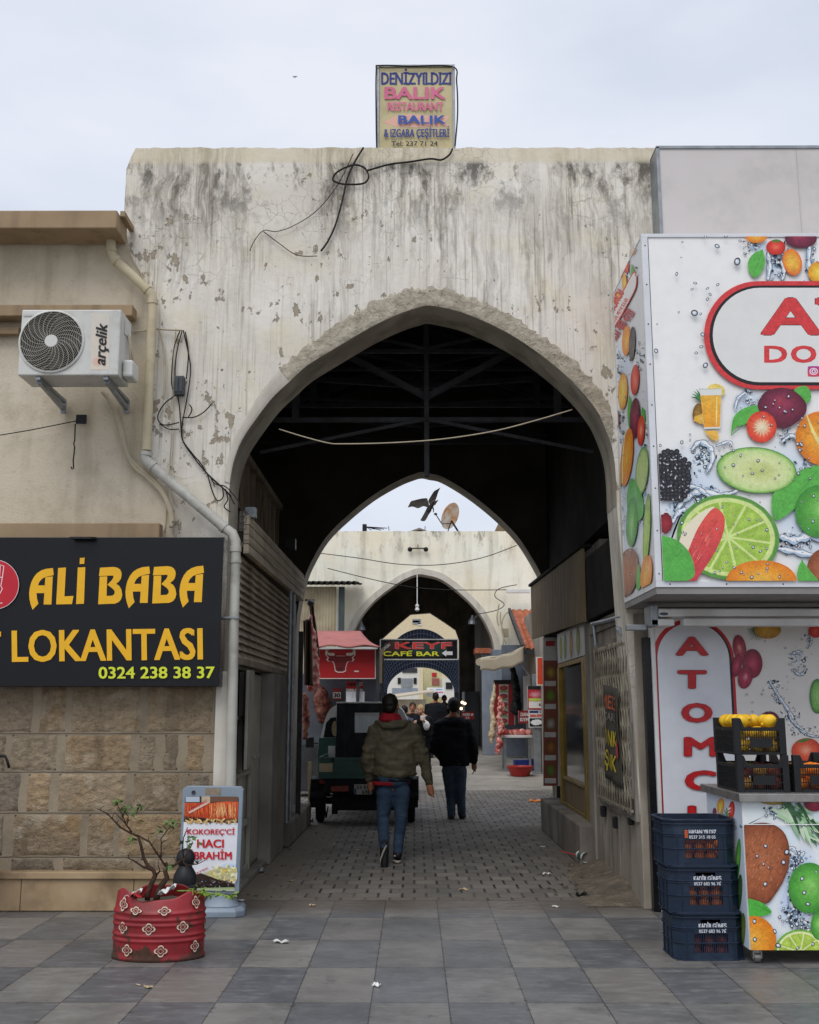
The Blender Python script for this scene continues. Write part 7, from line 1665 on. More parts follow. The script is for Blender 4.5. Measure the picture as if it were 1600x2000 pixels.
hd_ = [(762, 1393, 17, .9, 0), (762, 1399, 21, .95, -.01), (763, 1406, 23, .9, -.02), (764, 1411, 20, .8, -.02)]
fused([('m', [(at(x, y, 11.75 + dy), MS(11.75) * w_, MS(11.75) * w_ * dp) for x, y, w_, dp, dy in hd_])], 'hood', redc, r1, .011, 4, wrinkle(.010, (14, 14, 20)))
fused([([at(x, y, 11.75 + dy) for x, y, dy in ((736, 1412, .02), (750, 1417, -.13), (768, 1418, -.16), (786, 1416, -.13), (799, 1411, .02))], [.035, .037, .034, .036, .032])], 'collar', olive, r1, .012, 2, wrinkle(.008, (16, 16, 16)))
fused([('m', [(at(769, 1519, 11.75), MS(11.75) * 38, MS(11.75) * 23), (at(769, 1526, 11.75), MS(11.75) * 38, MS(11.75) * 23)])], 'waistband', blackc, r1, .012, 2)
fused([('m', [(at(758, 1526, 11.74), MS(11.75) * 30, MS(11.75) * 21), (at(757, 1534, 11.74), MS(11.75) * 28, MS(11.75) * 21)])], 'shirt_hem', redc, r1, .011, 2)
mb = MB(); sp_ = lambda x, y, dy: at(690 + x / 9.41, 1510 + y / 9.41, 11.42 + dy)
mb.tube([sp_(480, 1650, -.02), sp_(520, 1540, -.03), sp_(560, 1430, -.03), sp_(610, 1330, -.01)], [.004, .009, .010, .006], 6); mb.tube([sp_(500, 1700, -.02), sp_(500, 1600, -.03), sp_(540, 1480, -.03)], [.003, .006, .004], 6); mb.build('shoe_sole', sole, r1, smooth=True)
mb = MB(); mb.tube([at(768, 1681, 11.7), at(777, 1684, 11.66), at(784, 1682, 11.72)], [.012, .016, .012], 8); mb.ball(at(771, 1672, 11.66), .012, 8, 6); mb.build('shoe_trim', sole, r1, smooth=True)
# man in black coat
J = dict(head=(886, 1380), neck=(886, 1399), shL=(858, 1417), shR=(912, 1417), elL=(847, 1462, -.03), elR=(925, 1460, -.03), wrL=(862, 1478, .22), wrR=(926, 1487, .02), hips=(887, 1498), hipL=(877, 1506), hipR=(898, 1506), knL=(880, 1550, .02), knR=(900, 1550, .02), anL=(882, 1592), anR=(902, 1588, .05), toeL=(879, 1598, .18), toeR=(906, 1594, .26))
person('person in black coat and slate trousers, walking away right of the three-wheeler', 16.3, J, 1, 1.06, blackc, bluej, skin, hairm, 0, [(886, 1401, 18, .9, 0), (886, 1409, 28, .66, 0), (886, 1430, 33, .62, 0), (886, 1460, 32, .66, 0), (887, 1485, 31, .64, 0), (887, 1496, 29, .62, 0)], (.085, .070, .056), (.105, .072, .058), curl=.6, wr=.016)
mb = MB(); p = at(926, 1503, 16.36); mb.tube([p, p + Vector((-.005, 0, -.04)), p + Vector((-.03, 0, -.07))], [.008, .007, .004], 6); single(mb, 'key_strap', M['cable'], 'small dark strap dangling from hand of person in black coat', 'strap', smooth=True)
# old woman with white bag
Yw = 22.5
J = dict(head=(821, 1387), neck=(826, 1399), shL=(839, 1405), shR=(814, 1405), elL=(842, 1422, .03), elR=(807, 1420, -.05), wrL=(829, 1409, -.30), wrR=(810, 1413, -.28), hips=(832, 1441), hipL=(838, 1446), hipR=(827, 1446), knL=(838, 1474, -.04), knR=(829, 1474), anL=(837, 1500), anR=(830, 1503, -.05), toeL=(839, 1507, -.2), toeR=(829, 1509, -.25))
rw_, jw, ew = person('stooping person with pale hair in dark coat holding a white bag, facing us', Yw, J, -1, .95, blackc, blackc, pale, blond, 0, [(825, 1401, 9, .9, 0), (826, 1405, 15, .75, 0), (828, 1420, 19, .75, .02), (831, 1440, 18, .75, .04), (832, 1452, 18, .7, .04)], (.072, .058, .045), (.08, .055, .045), turn=-.3, tilt=.35, curl=.8, hairlen=.01)
mb = MB(); mb.sheet(lambda u, v: (lambda q: q + Vector((-.05 + .10 * u, -.02 * math.sin(u * 3), 0)))(at(826, 1398 + 9 * v, Yw - .17)), 4, 4); mb.build('blouse', M['white'], rw_, smooth=True, solid=.01)
mb = MB()
for sx in (-1, 1): mb.ball(ew(sx * .03, .088, .0), .011, 8, 6)
mb.build('eyes', M['black'], rw_)
bg_ = thing('plastic_bag', 'white plastic bag held by the stooping person with pale hair', 'bag', at(834, 1424, Yw - .35))
fused([('e', at(833, 1417, Yw - .34), (.075, .06, .09)), ('e', at(830, 1411, Yw - .34), (.05, .04, .06))], 'bag_body', M['white'], bg_, .012, 2, wrinkle(.014, (20, 20, 20)))
# dark figures farther in
def far(label, Y, x, ytop, hgt, f, k, top, leg, wd=1.0, hr=hairm):
    s_ = 1 / MS(Y); q = lambda dx, dz, dy=0.0: (x + dx * s_ * wd, ytop + dz * s_, dy)
    J = dict(head=q(0, .12), neck=q(0, .27), shL=q(-.19, .37), shR=q(.19, .37), elL=q(-.25, .65), elR=q(.25, .65), wrL=q(-.23, .88, f * .06), wrR=q(.23, .88, f * .02), hips=q(0, .86), hipL=q(-.08, .92), hipR=q(.08, .92), knL=q(-.09, 1.28, f * .05), knR=q(.09, 1.28), anL=q(-.09, 1.66, -f * .08), anR=q(.09, 1.66, f * .08), toeL=q(-.1, 1.72, f * .1), toeR=q(.1, 1.72, f * .26))
    z_ = lambda dz, w_, dp: (x, ytop + dz * s_, w_ * s_ * wd, dp, 0)
    person(label, Y, J, f, k, top, leg, skin, hr, 0, [z_(.28, .10, .8), z_(.34, .19, .6), z_(.5, .24, .6), z_(.75, .23, .62), z_(.95, .24, .62)], (.08, .065, .05), (.09, .065, .055))
far('tall dark person in a black coat behind the stooping person', 29.0, 851, 1353, 1.75, 1, 1.0, blackc, blackc, 1.15)
far('dark haired person in black partly hidden behind stooping person', 27.0, 806, 1372, 1.65, -1, .97, blackc, blackc)
far('person in grey blue jacket just right of olive jacket person', 25.0, 790, 1378, 1.6, 1, .95, cloth('grey_blue_jacket', '#4a5266', '#3c4354'), jean)
far('person far inside the covered passage left of lit bulbs', 36.0, 868, 1358, 1.7, -1, 1.0, blackc, jean)
# ================================================================ air conditioner
YA = 8.36
ac = thing('air_conditioner', 'white outdoor air conditioner unit on brackets on the beige wall', 'air conditioner', at(140, 750, YA))
acw = simple('ac_white_paint', L('#d0d0ca'), L('#bcbcb5'), .45, 0, 2, .7, .03, 60, .35, L('#8d887c'), .35, 4)
a, b = at(34, 733, YA), at(237, 604, YA)
mb = MB(); mb.box((a.x, YA, a.z), (b.x, YA + .34, b.z)); mb.build('casing', acw, ac, bevel=.012)
fc = at(101, 667, YA); fr_r = at(162, 667, YA).x - fc.x
mb = MB(); mb.lathe([(fr_r + .012, 0), (fr_r + .012, .012), (fr_r, .016), (fr_r - .004, .004)], (0, 0, 0), 48, cap=False); mb.v = [Vector((fc.x + v.x, YA - v.z, fc.z + v.y)) for v in mb.v]; mb.build('fan_ring', acw, ac, smooth=40)
mb = MB(); mb.lathe([(0, 0), (fr_r, 0)], (0, 0, 0), 40, cap=False); mb.v = [Vector((fc.x + v.x, YA - .0015, fc.z + v.y)) for v in mb.v]; mb.build('fan_recess', M['dark'], ac, fix=False)
mb = MB()
for i in range(15):
    r = .055 + (fr_r - .06) * i / 14; mb.tube([Vector((fc.x + r * math.cos(t), YA - .014, fc.z + r * math.sin(t))) for t in [2 * math.pi * q / 40 for q in range(40)]], .0017, 4, closed=True)
for i in range(22):
    t0 = 2 * math.pi * i / 22; mb.tube([Vector((fc.x + r * math.cos(t0 - 1.0 * (r / fr_r) ** 1.3), YA - .016, fc.z + r * math.sin(t0 - 1.0 * (r / fr_r) ** 1.3))) for r in [.05 + (fr_r - .05) * q / 8 for q in range(9)]], .0022, 4)
mb.build('fan_grille', simple('pale_grille', L('#b8b4a8'), L('#9a9588'), .5), ac)
mb = MB(); mb.lathe([(.0, .02), (.05, .02), (.056, .012), (.056, 0)], (0, 0, 0), 24, cap=False); mb.v = [Vector((fc.x + v.x, YA - v.z, fc.z + v.y)) for v in mb.v]; mb.build('hub', acw, ac, smooth=40)
mb = MB()
for k_ in range(5):
    t0 = k_ * 1.2566; P = [Vector((fc.x + r * math.cos(t0 + .35 * s_), YA - .004, fc.z + r * math.sin(t0 + .35 * s_))) for r, s_ in ((.05, -1), (fr_r * .9, -.9), (fr_r * .92, .5), (.05, 1))]; mb.quad(*P)
mb.build('fan_blades', simple('fan_grey', L('#3a3936'), L('#2c2b29'), .6), ac, fix=False)
ar = Art(onY(YA), (0, -1, 0), step=.0006); ar.poly([(178, 612), (214, 612), (213, 722), (177, 722)], '#c6c0b4', '#cfc2b2'); ar.oval(191, 706, 10, 9, [(0, '#d7a58e'), (1, '#cdb6a6')]); ar.text('arçelik', 206, 692, 288, 714, '#1a1a1c', .03, .25, -87); ar.rect(46, 614, 66, 618, '#b3b3ac'); ar.build('lettering', M['print'], ac)
mb = MB(); e = at(250, 690, 8.5); mb.box((b.x + .002, YA + .1, a.z + .02), (b.x + .09, YA + .3, a.z + .17)); mb.build('valve_cover', acw, ac, bevel=.02)
mb = MB(); mb.box((b.x + .001, YA + .12, b.z - .17), (b.x + .008, YA + .26, b.z - .05)); mb.build('side_hatch', acw, ac, bevel=.003)
mb = MB(); mb.tube([(b.x + .012, YA + .2, b.z - .15), (b.x + .03, YA + .2, b.z - .25), (b.x + .05, YA + .18, a.z + .15)], .009, 6); mb.tube([(b.x + .012, YA + .24, b.z - .15), (b.x + .03, YA + .25, b.z - .26), (b.x + .06, YA + .24, a.z + .15)], .009, 6); mb.build('hose', M['palecable'], ac, smooth=True)
for px in (72, 205):
    p = at(px, 738, YA); mb = MB(); mb.box((p.x - .02, YA + .02, a.z - .032), (p.x + .02, YB - .002, a.z - .003)); mb.beam((p.x, YA + .06, a.z - .034), (p.x, YB - .004, a.z - .09), .035); mb.box((p.x - .022, YB - .03, a.z - .13), (p.x + .022, YB - .003, a.z - .033)); mb.build('bracket', M['galv'], ac, bevel=.003)
# downpipe and its joints
Yp = 8.985
def pipe(pts, r, label, mat, name='downpipe', joints=()):
    t = thing(name, label, 'pipe', at(*pts[-1], Yp)); P = [at(x, y, Yp) for x, y in pts]
    mb = MB(); mb.tube(P, r, 14); mb.build('pipe', mat, t, smooth=50)
    for (x0, y0, x1, y1) in joints: mb = MB(); mb.tube([at(x0, y0, Yp), at(x1, y1, Yp)], r * 1.16, 14); mb.build('collar', mat, t, smooth=50)
    return t
pvc = simple('aged_cream_pipe', L('#c2b699'), L('#ab9e80'), .5, 0, 3, .7, .06, 60, .35, L('#8a7d64'), .4, 4); pvw = simple('aged_white_pipe', L('#b9b7ae'), L('#a19e95'), .5, 0, 3, .7, .06, 60, .35, L('#77736a'), .45, 5)
pipe([(217, 449), (217, 490), (219, 499), (226, 508), (290, 568), (297, 576), (299, 586), (286, 880)], .042, 'cream downpipe bending down the beige wall from the cornice', pvc, joints=[(217, 486, 217, 492), (224, 506, 230, 512), (284, 562, 290, 568), (299, 586, 298.5, 594)])
pipe([(286, 882), (284, 893), (288, 902), (296, 910), (440, 1032), (454, 1042), (460, 1056), (460, 1090), (457, 1200), (450, 1560)], .044, 'grey white lower downpipe crossing to the arch and down its edge', pvw, joints=[(286, 884, 285, 890), (294, 908, 300, 913), (434, 1027, 440, 1032), (460, 1068, 460, 1078), (460, 1094, 460, 1100)])
mb = MB(); p = at(456, 1207, Yp); mb.box((p.x - .09, Yp - .05, p.z - .008), (p.x + .05, Yp + .06, p.z + .008)); single(mb, 'pipe_clamp', M['galv'], 'flat metal clamp round the lower downpipe', 'clamp')
YQ = Y1 - .03
cable('pair of taped air conditioner hoses snaking down the beige wall', [(200, 765), (218, 790), (232, 830), (245, 880), (262, 912), (290, 935), (318, 965), (332, 1000), (335, 1030)], .02, M['palecable'], YB - .02, more=([(205, 768), (226, 800), (240, 850), (252, 893), (278, 918), (308, 945), (330, 985), (338, 1020)],))
cable('pale cable from the air conditioner over to the wire bundle', [(256, 647), (280, 646), (300, 642), (312, 648), (319, 680), (322, 760), (320, 780)], .008, M['palecable'], YQ - .02, more=([(300, 642), (330, 644), (356, 645)],))
cable('tangle of black wires falling from the hook on the plaster', [(356, 645), (345, 690), (342, 740), (350, 790), (354, 840), (357, 860), (375, 885), (392, 905), (405, 925), (425, 945), (445, 962), (458, 985)], .0055, None, YQ, more=([(358, 645), (370, 700), (372, 730), (365, 780), (356, 830), (358, 862), (380, 895), (402, 922), (430, 948), (452, 970)], [(352, 645), (340, 680), (335, 740), (338, 760)], [(362, 648), (368, 690), (364, 740)], [(345, 770), (320, 790), (308, 815), (320, 830), (350, 825)], [(350, 838), (330, 838), (312, 828)], [(356, 815), (378, 815), (398, 805), (414, 788)], [(368, 815), (375, 800), (370, 790)], [(405, 925), (415, 960), (425, 978), (436, 970), (434, 950)], [(440, 955), (445, 975), (438, 990), (450, 1000)], [(410, 930), (420, 945), (440, 950), (455, 965), (470, 985)]))
mb = MB(); p = at(352, 756, YQ); mb.box((p.x - .045, YQ - .05, p.z - .08), (p.x + .04, YQ + .02, p.z + .09)); mb.box((p.x - .035, YQ - .06, p.z - .06), (p.x - .006, YQ - .0505, p.z + .07)); mb.box((p.x + .002, YQ - .06, p.z - .06), (p.x + .03, YQ - .0505, p.z + .07)); single(mb, 'meter_box', simple('dark_grey_box', L('#4a4e52'), L('#35383c'), .6), 'grey wire box hanging in the cable tangle on the plaster', 'box', bevel=.006)
cable('thin pale wires hanging straight down the plaster edge', [(340, 835), (337, 900), (335, 960), (342, 985)], .004, M['palecable'], YQ, more=([(336, 840), (330, 930), (322, 1040)], [(344, 640), (338, 720), (340, 830)], [(246, 455), (256, 500), (275, 535), (290, 570)]))
mb = MB(); p = at(159, 819, YB - .01); mb.box((p.x - .045, YB - .02, p.z - .04), (p.x + .045, YB - .003, p.z + .04)); single(mb, 'wall_plate', M['black'], 'small dark square plate on beige wall below the air conditioner', 'plate')
mb = MB(); mb.tube([at(x, y, YB - .03) for x, y in ((0, 850), (60, 840), (120, 828), (150, 822))], .005, 5); mb.tube([at(x, y, YB - .03) for x, y in ((147, 828), (146, 860), (144, 866), (146, 874), (143, 900), (144, 915), (141, 917), (139, 912))], .006, 5); single(mb, 'wire_hook', M['cable'], 'guy wire and hanging hook beside the small dark square plate', 'wire', smooth=True)
mb = MB(); mb.tube([at(x, y, YB - .09) for x, y in ((-8, 1476), (10, 1477), (14, 1486), (18, 1500))], .012, 8); single(mb, 'wall_hook', M['black'], 'black iron hook on the stone wall at left edge', 'hook', smooth=True)
# ================================================================ drum planter
dc = gnd(309, 1868); dr = thing('drum_planter', 'red squashed oil drum planter with white flower motifs and rust', 'planter', (dc.x, dc.y, 0))
s = NT('rusty_red_drum', .45, 0, .4); P = s.P; z_ = s.xyz(P)[2]
col = s.mix(s.ramp(s.noise(P, 5, 5), .35, .7), L('#932329'), L('#741b1f'))
rustf = s.ramp(s.add(s.noise(P, 9, 8, .65), s.ramp(z_, .12, .0, 0, .2)), .57, .63)
col = s.mix(rustf, col, s.mix(s.noise(P, 30, 4), L('#2e211c'), L('#5a3a2a')))
drm = s.out(col, s.ramp(rustf, 0, 1, .4, .85), s.bump(s.noise(P, 40, 4), .15, .004))
rr0 = (at(397, 1868, dc.y).x - at(219, 1868, dc.y).x) / 2
def dent(p, a):
    t = max(0.0, (p.z - .29) / .13)
    if t > 0:
        dip = .05 * math.exp(-((a - 4.55) / .5) ** 2) + .03 * math.exp(-((a - 5.6) / .4) ** 2) + .03 * math.sin(a * 3)
        p = Vector((p.x * (1 - .07 * t + .02 * t * math.sin(a * 4 + 1)), p.y * (1 - .20 * t), p.z - t * dip * .72 + .012 * math.sin(a * 7) * t))
    return p
pf = [(rr0 * 1.01, 0), (rr0 * 1.01, .02), (rr0 * .985, .03)]
for z in np.linspace(.05, .31, 64): pf.append((rr0 * (.985 + .030 * sum(math.exp(-((z - c_) / .0095) ** 2) for c_ in (.125, .158, .222, .255, .298))), float(z)))
for z in np.linspace(.315, .415, 10): pf.append((rr0 * .985, float(z)))
mb = MB(); mb.lathe(pf, (dc.x, dc.y, 0), 72, fn=dent, sy=.62, cap=False); mb.build('drum', drm, dr, smooth=True, solid=.004)
mb = MB(); mb.lathe([(0, .34), (rr0 * .86, .34)], (dc.x, dc.y, 0), 40, sy=.62, cap=False, fn=lambda p, a: p + Vector((0, 0, .03 * mnoise.noise(p * 14)))); mb.build('soil', M['dirt'], dr)
def dmap(u, v):                                             # u = angle, v = height, on the drum's skin
    p = Vector((rr0 * 1.016 * math.cos(u), rr0 * 1.016 * .62 * math.sin(u), v)); r_ = .985
    return Vector((dc.x, dc.y, 0)) + dent(p, u % 6.2832)
ar = Art(dmap, (0, -1, 0), step=.0004)
for (px, vz) in ((240, .285), (294, .285), (357, .295), (394, .30), (252, .10), (319, .10), (379, .12), (237, .475), (266, .46), (323, .455), (381, .49)):
    vz *= .72; u0 = -math.acos(max(-1, min(1, (at(px, 1800, dc.y - .15).x - dc.x) / rr0))) % 6.2832
    def fl(k_, c, n=4):
        o = [(u0 + k_ * (.029 * (.62 + .38 * abs(math.cos(2 * t)))) / rr0 * 1.5 * math.cos(t), vz + k_ * .037 * (.62 + .38 * abs(math.cos(2 * t))) * math.sin(t)) for t in [2 * math.pi * q / 40 for q in range(40)]]
        ar.poly(o, c)
    fl(1, '#c9baa4'); fl(.76, '#6b1e22'); fl(.46, '#b8a690'); fl(.34, '#6b1e22')
ar.build('flower_motifs', M['printmatte'], dr)
for lab, px, py, c_ in (('white crumpled paper in the drum planter, larger piece', 325, 1748, 'white'), ('white and red wrapper at left rim of drum planter', 258, 1757, 'white')):
    mb = MB(); p = at(px, py, dc.y - .12); mb.sheet(lambda u, v: p + Vector((-.06 + .11 * u, -.0 + .08 * v, .05 * u + .02 * math.sin(u * 9) * math.cos(v * 7))), 8, 6); single(mb, 'paper_litter', M['white'], lab, 'litter', smooth=True, solid=.002)
mb = MB(); p = at(272, 1752, dc.y - .14); mb.sheet(lambda u, v: p + Vector((-.06 + .12 * u, .07 * v - .03, .02 * math.sin(u * 8) + .03 * u)), 6, 4); single(mb, 'wrapper_litter', redm, 'small red wrapper among soil of the drum planter', 'litter', smooth=True, solid=.002)
# shrub
shb = thing('shrub', 'bare branched shrub with few leaves growing in the red drum', 'shrub', (dc.x, dc.y, .33))
bark = simple('brown_bark', L('#4a382c'), L('#33261e'), .9, 0, 20, .9, .8, 60, .2, None, .5, 3, .01)
q1 = lambda x, y: (190 + x / 5.127, 1510 + y / 5.127)
YT = dc.y
BR = [([(500, 1280), (505, 1200), (545, 1110), (580, 1030), (560, 985), (510, 920), (465, 850), (435, 740), (415, 640)], [.022, .022, .022, .020, .017, .015, .013, .012, .010], 0), ([(590, 1290), (605, 1190), (655, 1110), (700, 1050), (675, 990), (715, 960), (690, 890)], [.026, .026, .024, .022, .020, .016, .010], .03),
      ([(415, 640), (330, 600), (240, 540), (170, 480), (95, 410), (5, 352)], [.010, .009, .008, .007, .006, .004], 0), ([(345, 600), (290, 520), (240, 450), (180, 400)], [.007, .006, .005, .003], -.02), ([(290, 530), (240, 400), (215, 330), (190, 280)], [.005, .005, .004, .003], .02), ([(300, 520), (305, 430), (270, 380)], [.004, .004, .003], .05), ([(410, 635), (520, 690), (590, 780), (640, 870), (680, 940)], [.008, .008, .008, .008, .010], .01),
      ([(635, 870), (635, 760), (645, 650), (690, 590), (740, 520)], [.006, .005, .005, .004, .003], .02), ([(560, 985), (440, 930), (370, 870), (290, 845)], [.010, .008, .006, .003], -.03), ([(715, 960), (790, 910), (870, 850), (920, 780), (950, 700)], [.012, .010, .008, .006, .004], .02), ([(870, 850), (860, 900), (900, 920), (1000, 915), (1075, 880)], [.006, .005, .005, .004, .003], -.02), ([(865, 860), (850, 760), (870, 640), (905, 545)], [.006, .005, .004, .003], -.04), ([(1000, 915), (1010, 880)], [.003, .002], -.02), ([(580, 1035), (620, 985), (630, 960)], [.010, .007, .004], -.02), ([(390, 420), (410, 350), (440, 300)], [.003, .003, .002], .06)]
lrr2, lrr = random.Random(19), random.Random(6); mb = MB()
for pts, rs2, dy in BR: m_ = len(pts); mb.tube([at(*q1(x, y), YT + dy * (i / m_) * 3) + Vector((.004 * math.sin(i * 2.1), 0, .004 * math.cos(i * 1.7))) for i, (x, y) in enumerate(pts)], [r_ * .82 for r_ in rs2], 7)
for pts, rs2, dy in list(BR):
    for _ in range(4):
        i = lrr2.randrange(len(pts) - 1); t = lrr2.random(); x, y = pts[i][0] + (pts[i + 1][0] - pts[i][0]) * t, pts[i][1] + (pts[i + 1][1] - pts[i][1]) * t; m_ = len(pts)
        if y > 1020: continue
        a_ = -math.pi / 2 + lrr2.uniform(-1.1, 1.1); l = lrr2.uniform(30, 95); y0 = YT + dy * (i / m_) * 3
        mb.tube([at(*q1(x, y), y0), at(*q1(x + l * .5 * math.cos(a_), y + l * .5 * math.sin(a_)), y0 + .02), at(*q1(x + l * math.cos(a_ + .3), y + l * math.sin(a_ + .3)), y0 + lrr2.uniform(-.05, .05))], [.0035, .0028, .0015], 5)
mb.build('branches', bark, shb, smooth=True)
lfm = NT('dusty_leaves', .5); lfm.out(lfm.mix(lfm.ramp(lfm.noise(lfm.P, 30, 3), .35, .65), L('#3f5a2a'), L('#5f7a3a')), .5); lrr = random.Random(6)
mb = MB()
def leafm(p, l):
    d = Vector((lrr.uniform(-1, 1), lrr.uniform(-1, 1), lrr.uniform(-.9, .3))).normalized(); s_ = d.cross(Vector((lrr.uniform(-1, 1), lrr.uniform(-1, 1), 1))).normalized() * l * .28
    mb._add([p, p + d * l * .45 + s_, p + d * l, p + d * l * .45 - s_, p + d * l * .5 + Vector((0, 0, .006))], [(0, 1, 4), (1, 2, 4), (2, 3, 4), (3, 0, 4)])
for cx, cy, n_, sp in ((200, 280, 13, 40), (280, 350, 14, 45), (340, 390, 8, 30), (430, 320, 9, 30), (400, 390, 6, 22), (340, 660, 9, 30), (410, 470, 4, 14), (630, 555, 9, 30), (740, 500, 18, 40), (800, 480, 7, 22), (940, 640, 8, 36), (900, 700, 6, 26), (945, 690, 5, 20), (750, 910, 5, 20), (1000, 650, 4, 20)):
    for _ in range(max(2, int(n_ * .85))): x, y = q1(cx + lrr.gauss(0, sp * .6), cy + lrr.gauss(0, sp * .6)); leafm(at(x, y, YT + lrr.uniform(-.08, .08)), lrr.uniform(.03, .055))
mb.build('leaves', lfm.m, shb, fix=False)
mb = MB(); lf2 = NT('yellow_green_leaves', .5); lf2.out(lf2.mix(lf2.ramp(lf2.noise(lf2.P, 40, 3), .35, .65), L('#8aa63a'), L('#55702a')), .5)
for cx, cy, n_, sp in ((1060, 1180, 26, 40), (1120, 1220, 14, 30), (960, 1170, 18, 60), (1350, 1230, 16, 40), (1250, 1215, 10, 50)):
    for _ in range(n_): x, y = q1(cx + lrr.gauss(0, sp * .6), cy + lrr.gauss(0, sp * .35)); leafm(at(x, y, YT - .02 + lrr.uniform(-.06, .06)), lrr.uniform(.025, .045))
mb.tube([at(*q1(x, y), YT) for x, y in ((800, 1180), (960, 1180), (1060, 1195), (1200, 1215), (1370, 1240))], .005, 6); single(mb, 'trailing_plant', lf2.m, 'low trailing green sprig leaning out of right side of red drum', 'plant', fix=False)
# bollard
bl = Vector((at(362, 1700, 8.05).x, 8.05, 0)); bo = simple('black_iron_paint', L('#232427'), L('#191a1c'), .5, .1, 6, .7, .15, 50)
s_ = MS(bl.y); W_ = lambda px: px * s_
mb = MB(); mb.box((-W_(21), -W_(21), 0), (W_(21), W_(21), .36)); mb.v = [Matrix.Rotation(.3, 3, 'Z') @ v + Vector((bl.x, bl.y, 0)) for v in mb.v]
bt_ = thing('bollard', 'black iron bollard with ball top behind the red drum', 'bollard', (bl.x, bl.y, 0)); mb.build('post', bo, bt_, bevel=.01)
zt0 = at(362, 1708, bl.y).z
mb = MB(); mb.lathe([(W_(22), .362), (W_(22.5), zt0 - .03), (W_(21), zt0), (W_(16), zt0 + .035), (W_(13), zt0 + .05), (W_(12), zt0 + .075), (W_(15), zt0 + .09)], (bl.x, bl.y, 0), 24); mb.build('shoulder', bo, bt_, smooth=40)
mb = MB(); mb.ball((bl.x, bl.y, at(362, 1676, bl.y).z), W_(18), 24, 16); mb.build('ball_top', bo, bt_, smooth=True)
# tip-over pavement sign
sb = gnd(428, 1790); Ysb = sb.y; grey = simple('grey_blue_plastic', L('#8894a0'), L('#74808c'), .45, 0, 4, .6, .05, 60, .35, L('#5b6068'), .3, 5)
psn = thing('pavement_sign', 'grey framed pavement sign with orange food photo and red lettering', 'sign', (sb.x, Ysb, 0))
zz1 = lambda x, y, dy=0.0: at(190 + x / 5.127, 1510 + y / 5.127, Ysb + dy)
fo = [(885, 140), (905, 128), (1440, 134), (1462, 168), (1448, 500), (1420, 1180), (1395, 1215), (850, 1200), (815, 1160), (830, 700), (855, 165)]
mb = MB(); mb.extr([zz1(*p) for p in fo], (0, .045, 0)); mb.build('frame', grey, psn, bevel=.006)
mb = MB(); mb.extr([zz1(*p, -.002) for p in ((1082, 150), (1240, 152), (1236, 214), (1225, 222), (1095, 218), (1080, 208))], (0, .001, 0)); mb.build('handle_hole', M['mortar'], psn)
mb = MB(); p = zz1(965, 195, -.003); mb.lathe([(.0, 0), (.010, 0), (.016, .004), (.016, 0)], (0, 0, 0), 16, cap=False); mb.v = [Vector((p.x + v.x, p.y - v.z, p.z + v.y)) for v in mb.v]; mb.build('knob', M['steel'], psn)
ar = Art(lambda u, v: zz1(u, v, -.001), (0, -1, 0), step=.00003, k=1.1); R = ar.rnd
ar.poly([(880, 240), (895, 232), (1405, 236), (1418, 250), (1400, 700), (1378, 1175), (1370, 1185), (845, 1170), (855, 700)], '#dcdde2')
ar.poly([(880, 240), (895, 232), (1405, 236), (1418, 250), (1408, 500), (866, 490)], '#3f2c22', '#2a1d16'); ar.rect(885, 236, 1025, 290, '#aeb9c4'); ar.rect(1045, 234, 1130, 300, '#b9a88e'); ar.rect(1130, 236, 1410, 290, '#6b4a38')
ar.poly([(875, 300), (1160, 300), (1290, 285), (1412, 290), (1406, 455), (1200, 470), (1000, 440), (872, 430)], '#d9562a', '#b0381c')
for i in range(150):
    x = R.uniform(880, 1405); y = 300 + R.uniform(-8, 12); ar.stroke([(x, y), (x + R.uniform(-14, 14), 370), (x + R.uniform(-10, 20), 440 + R.uniform(-15, 22))], [2, R.uniform(3, 9), 2], R.choice(['#ef8a4a', '#f3a45e', '#c8401e', '#e06a30', '#9c2f18', '#f7c68a'] if x > 1120 else ['#b9401f', '#d8592c', '#8a2a16', '#e2733c']))
for i in range(60): ar.oval(R.uniform(900, 1390), R.uniform(462, 500), R.uniform(10, 26), R.uniform(5, 12), R.choice(['#c9a66a', '#e0c48c', '#6a4a2c', '#b98a4a']), R.uniform(0, 180), 10)
ar.poly([(915, 385), (1110, 278), (1122, 300), (925, 405)], '#d9b8a8'); ar.text('KOKOREÇ', 925, 362, 1135, 388, '#b3202e', .02, 0, -29)
ar.text("KOKOREÇ'Cİ", 902, 562, 1380, 614, '#c21f2c', .035); ar.text('HACI', 1000, 664, 1270, 746, '#c21f2c', .04); ar.text('İBRAHİM', 925, 788, 1350, 864, '#c21f2c', .04)
ar.wash([(1000, 1010), (1150, 960), (1260, 915), (1390, 940), (1380, 1100), (1200, 1120), (1000, 1060)], '#d9cfa0', '#b8ae8a'); ar.oval(1320, 925, 70, 22, '#c3d2ea', 0)
for i in range(70): ar.oval(R.uniform(1130, 1385), R.uniform(930, 1080), R.uniform(8, 26), R.uniform(6, 16), R.choice(['#e6d590', '#c9c07a', '#f0e6b8', '#a3a878', '#d8b85a']), R.uniform(0, 180), 10)
ar.poly([(860, 1060), (1040, 1000), (1200, 1060), (1380, 1110), (1376, 1150), (1000, 1160), (850, 1130)], '#33261f', '#1f1814')
for i in range(90): ar.oval(R.uniform(900, 1370), R.uniform(1060, 1140), R.uniform(4, 12), R.uniform(3, 7), R.choice(['#5a4436', '#7a5a44', '#2a1f1a', '#8a93a8', '#45342a']), R.uniform(0, 180), 8)
ar.text('EKMEK', 985, 998, 1135, 1020, '#b3202e', .02, 0, -25); ar.poly([(1000, 1150), (1372, 1140), (1370, 1180), (860, 1168)], '#8a9a5a', '#b8c0a8')
ar.build('poster_print', M['print'], psn)
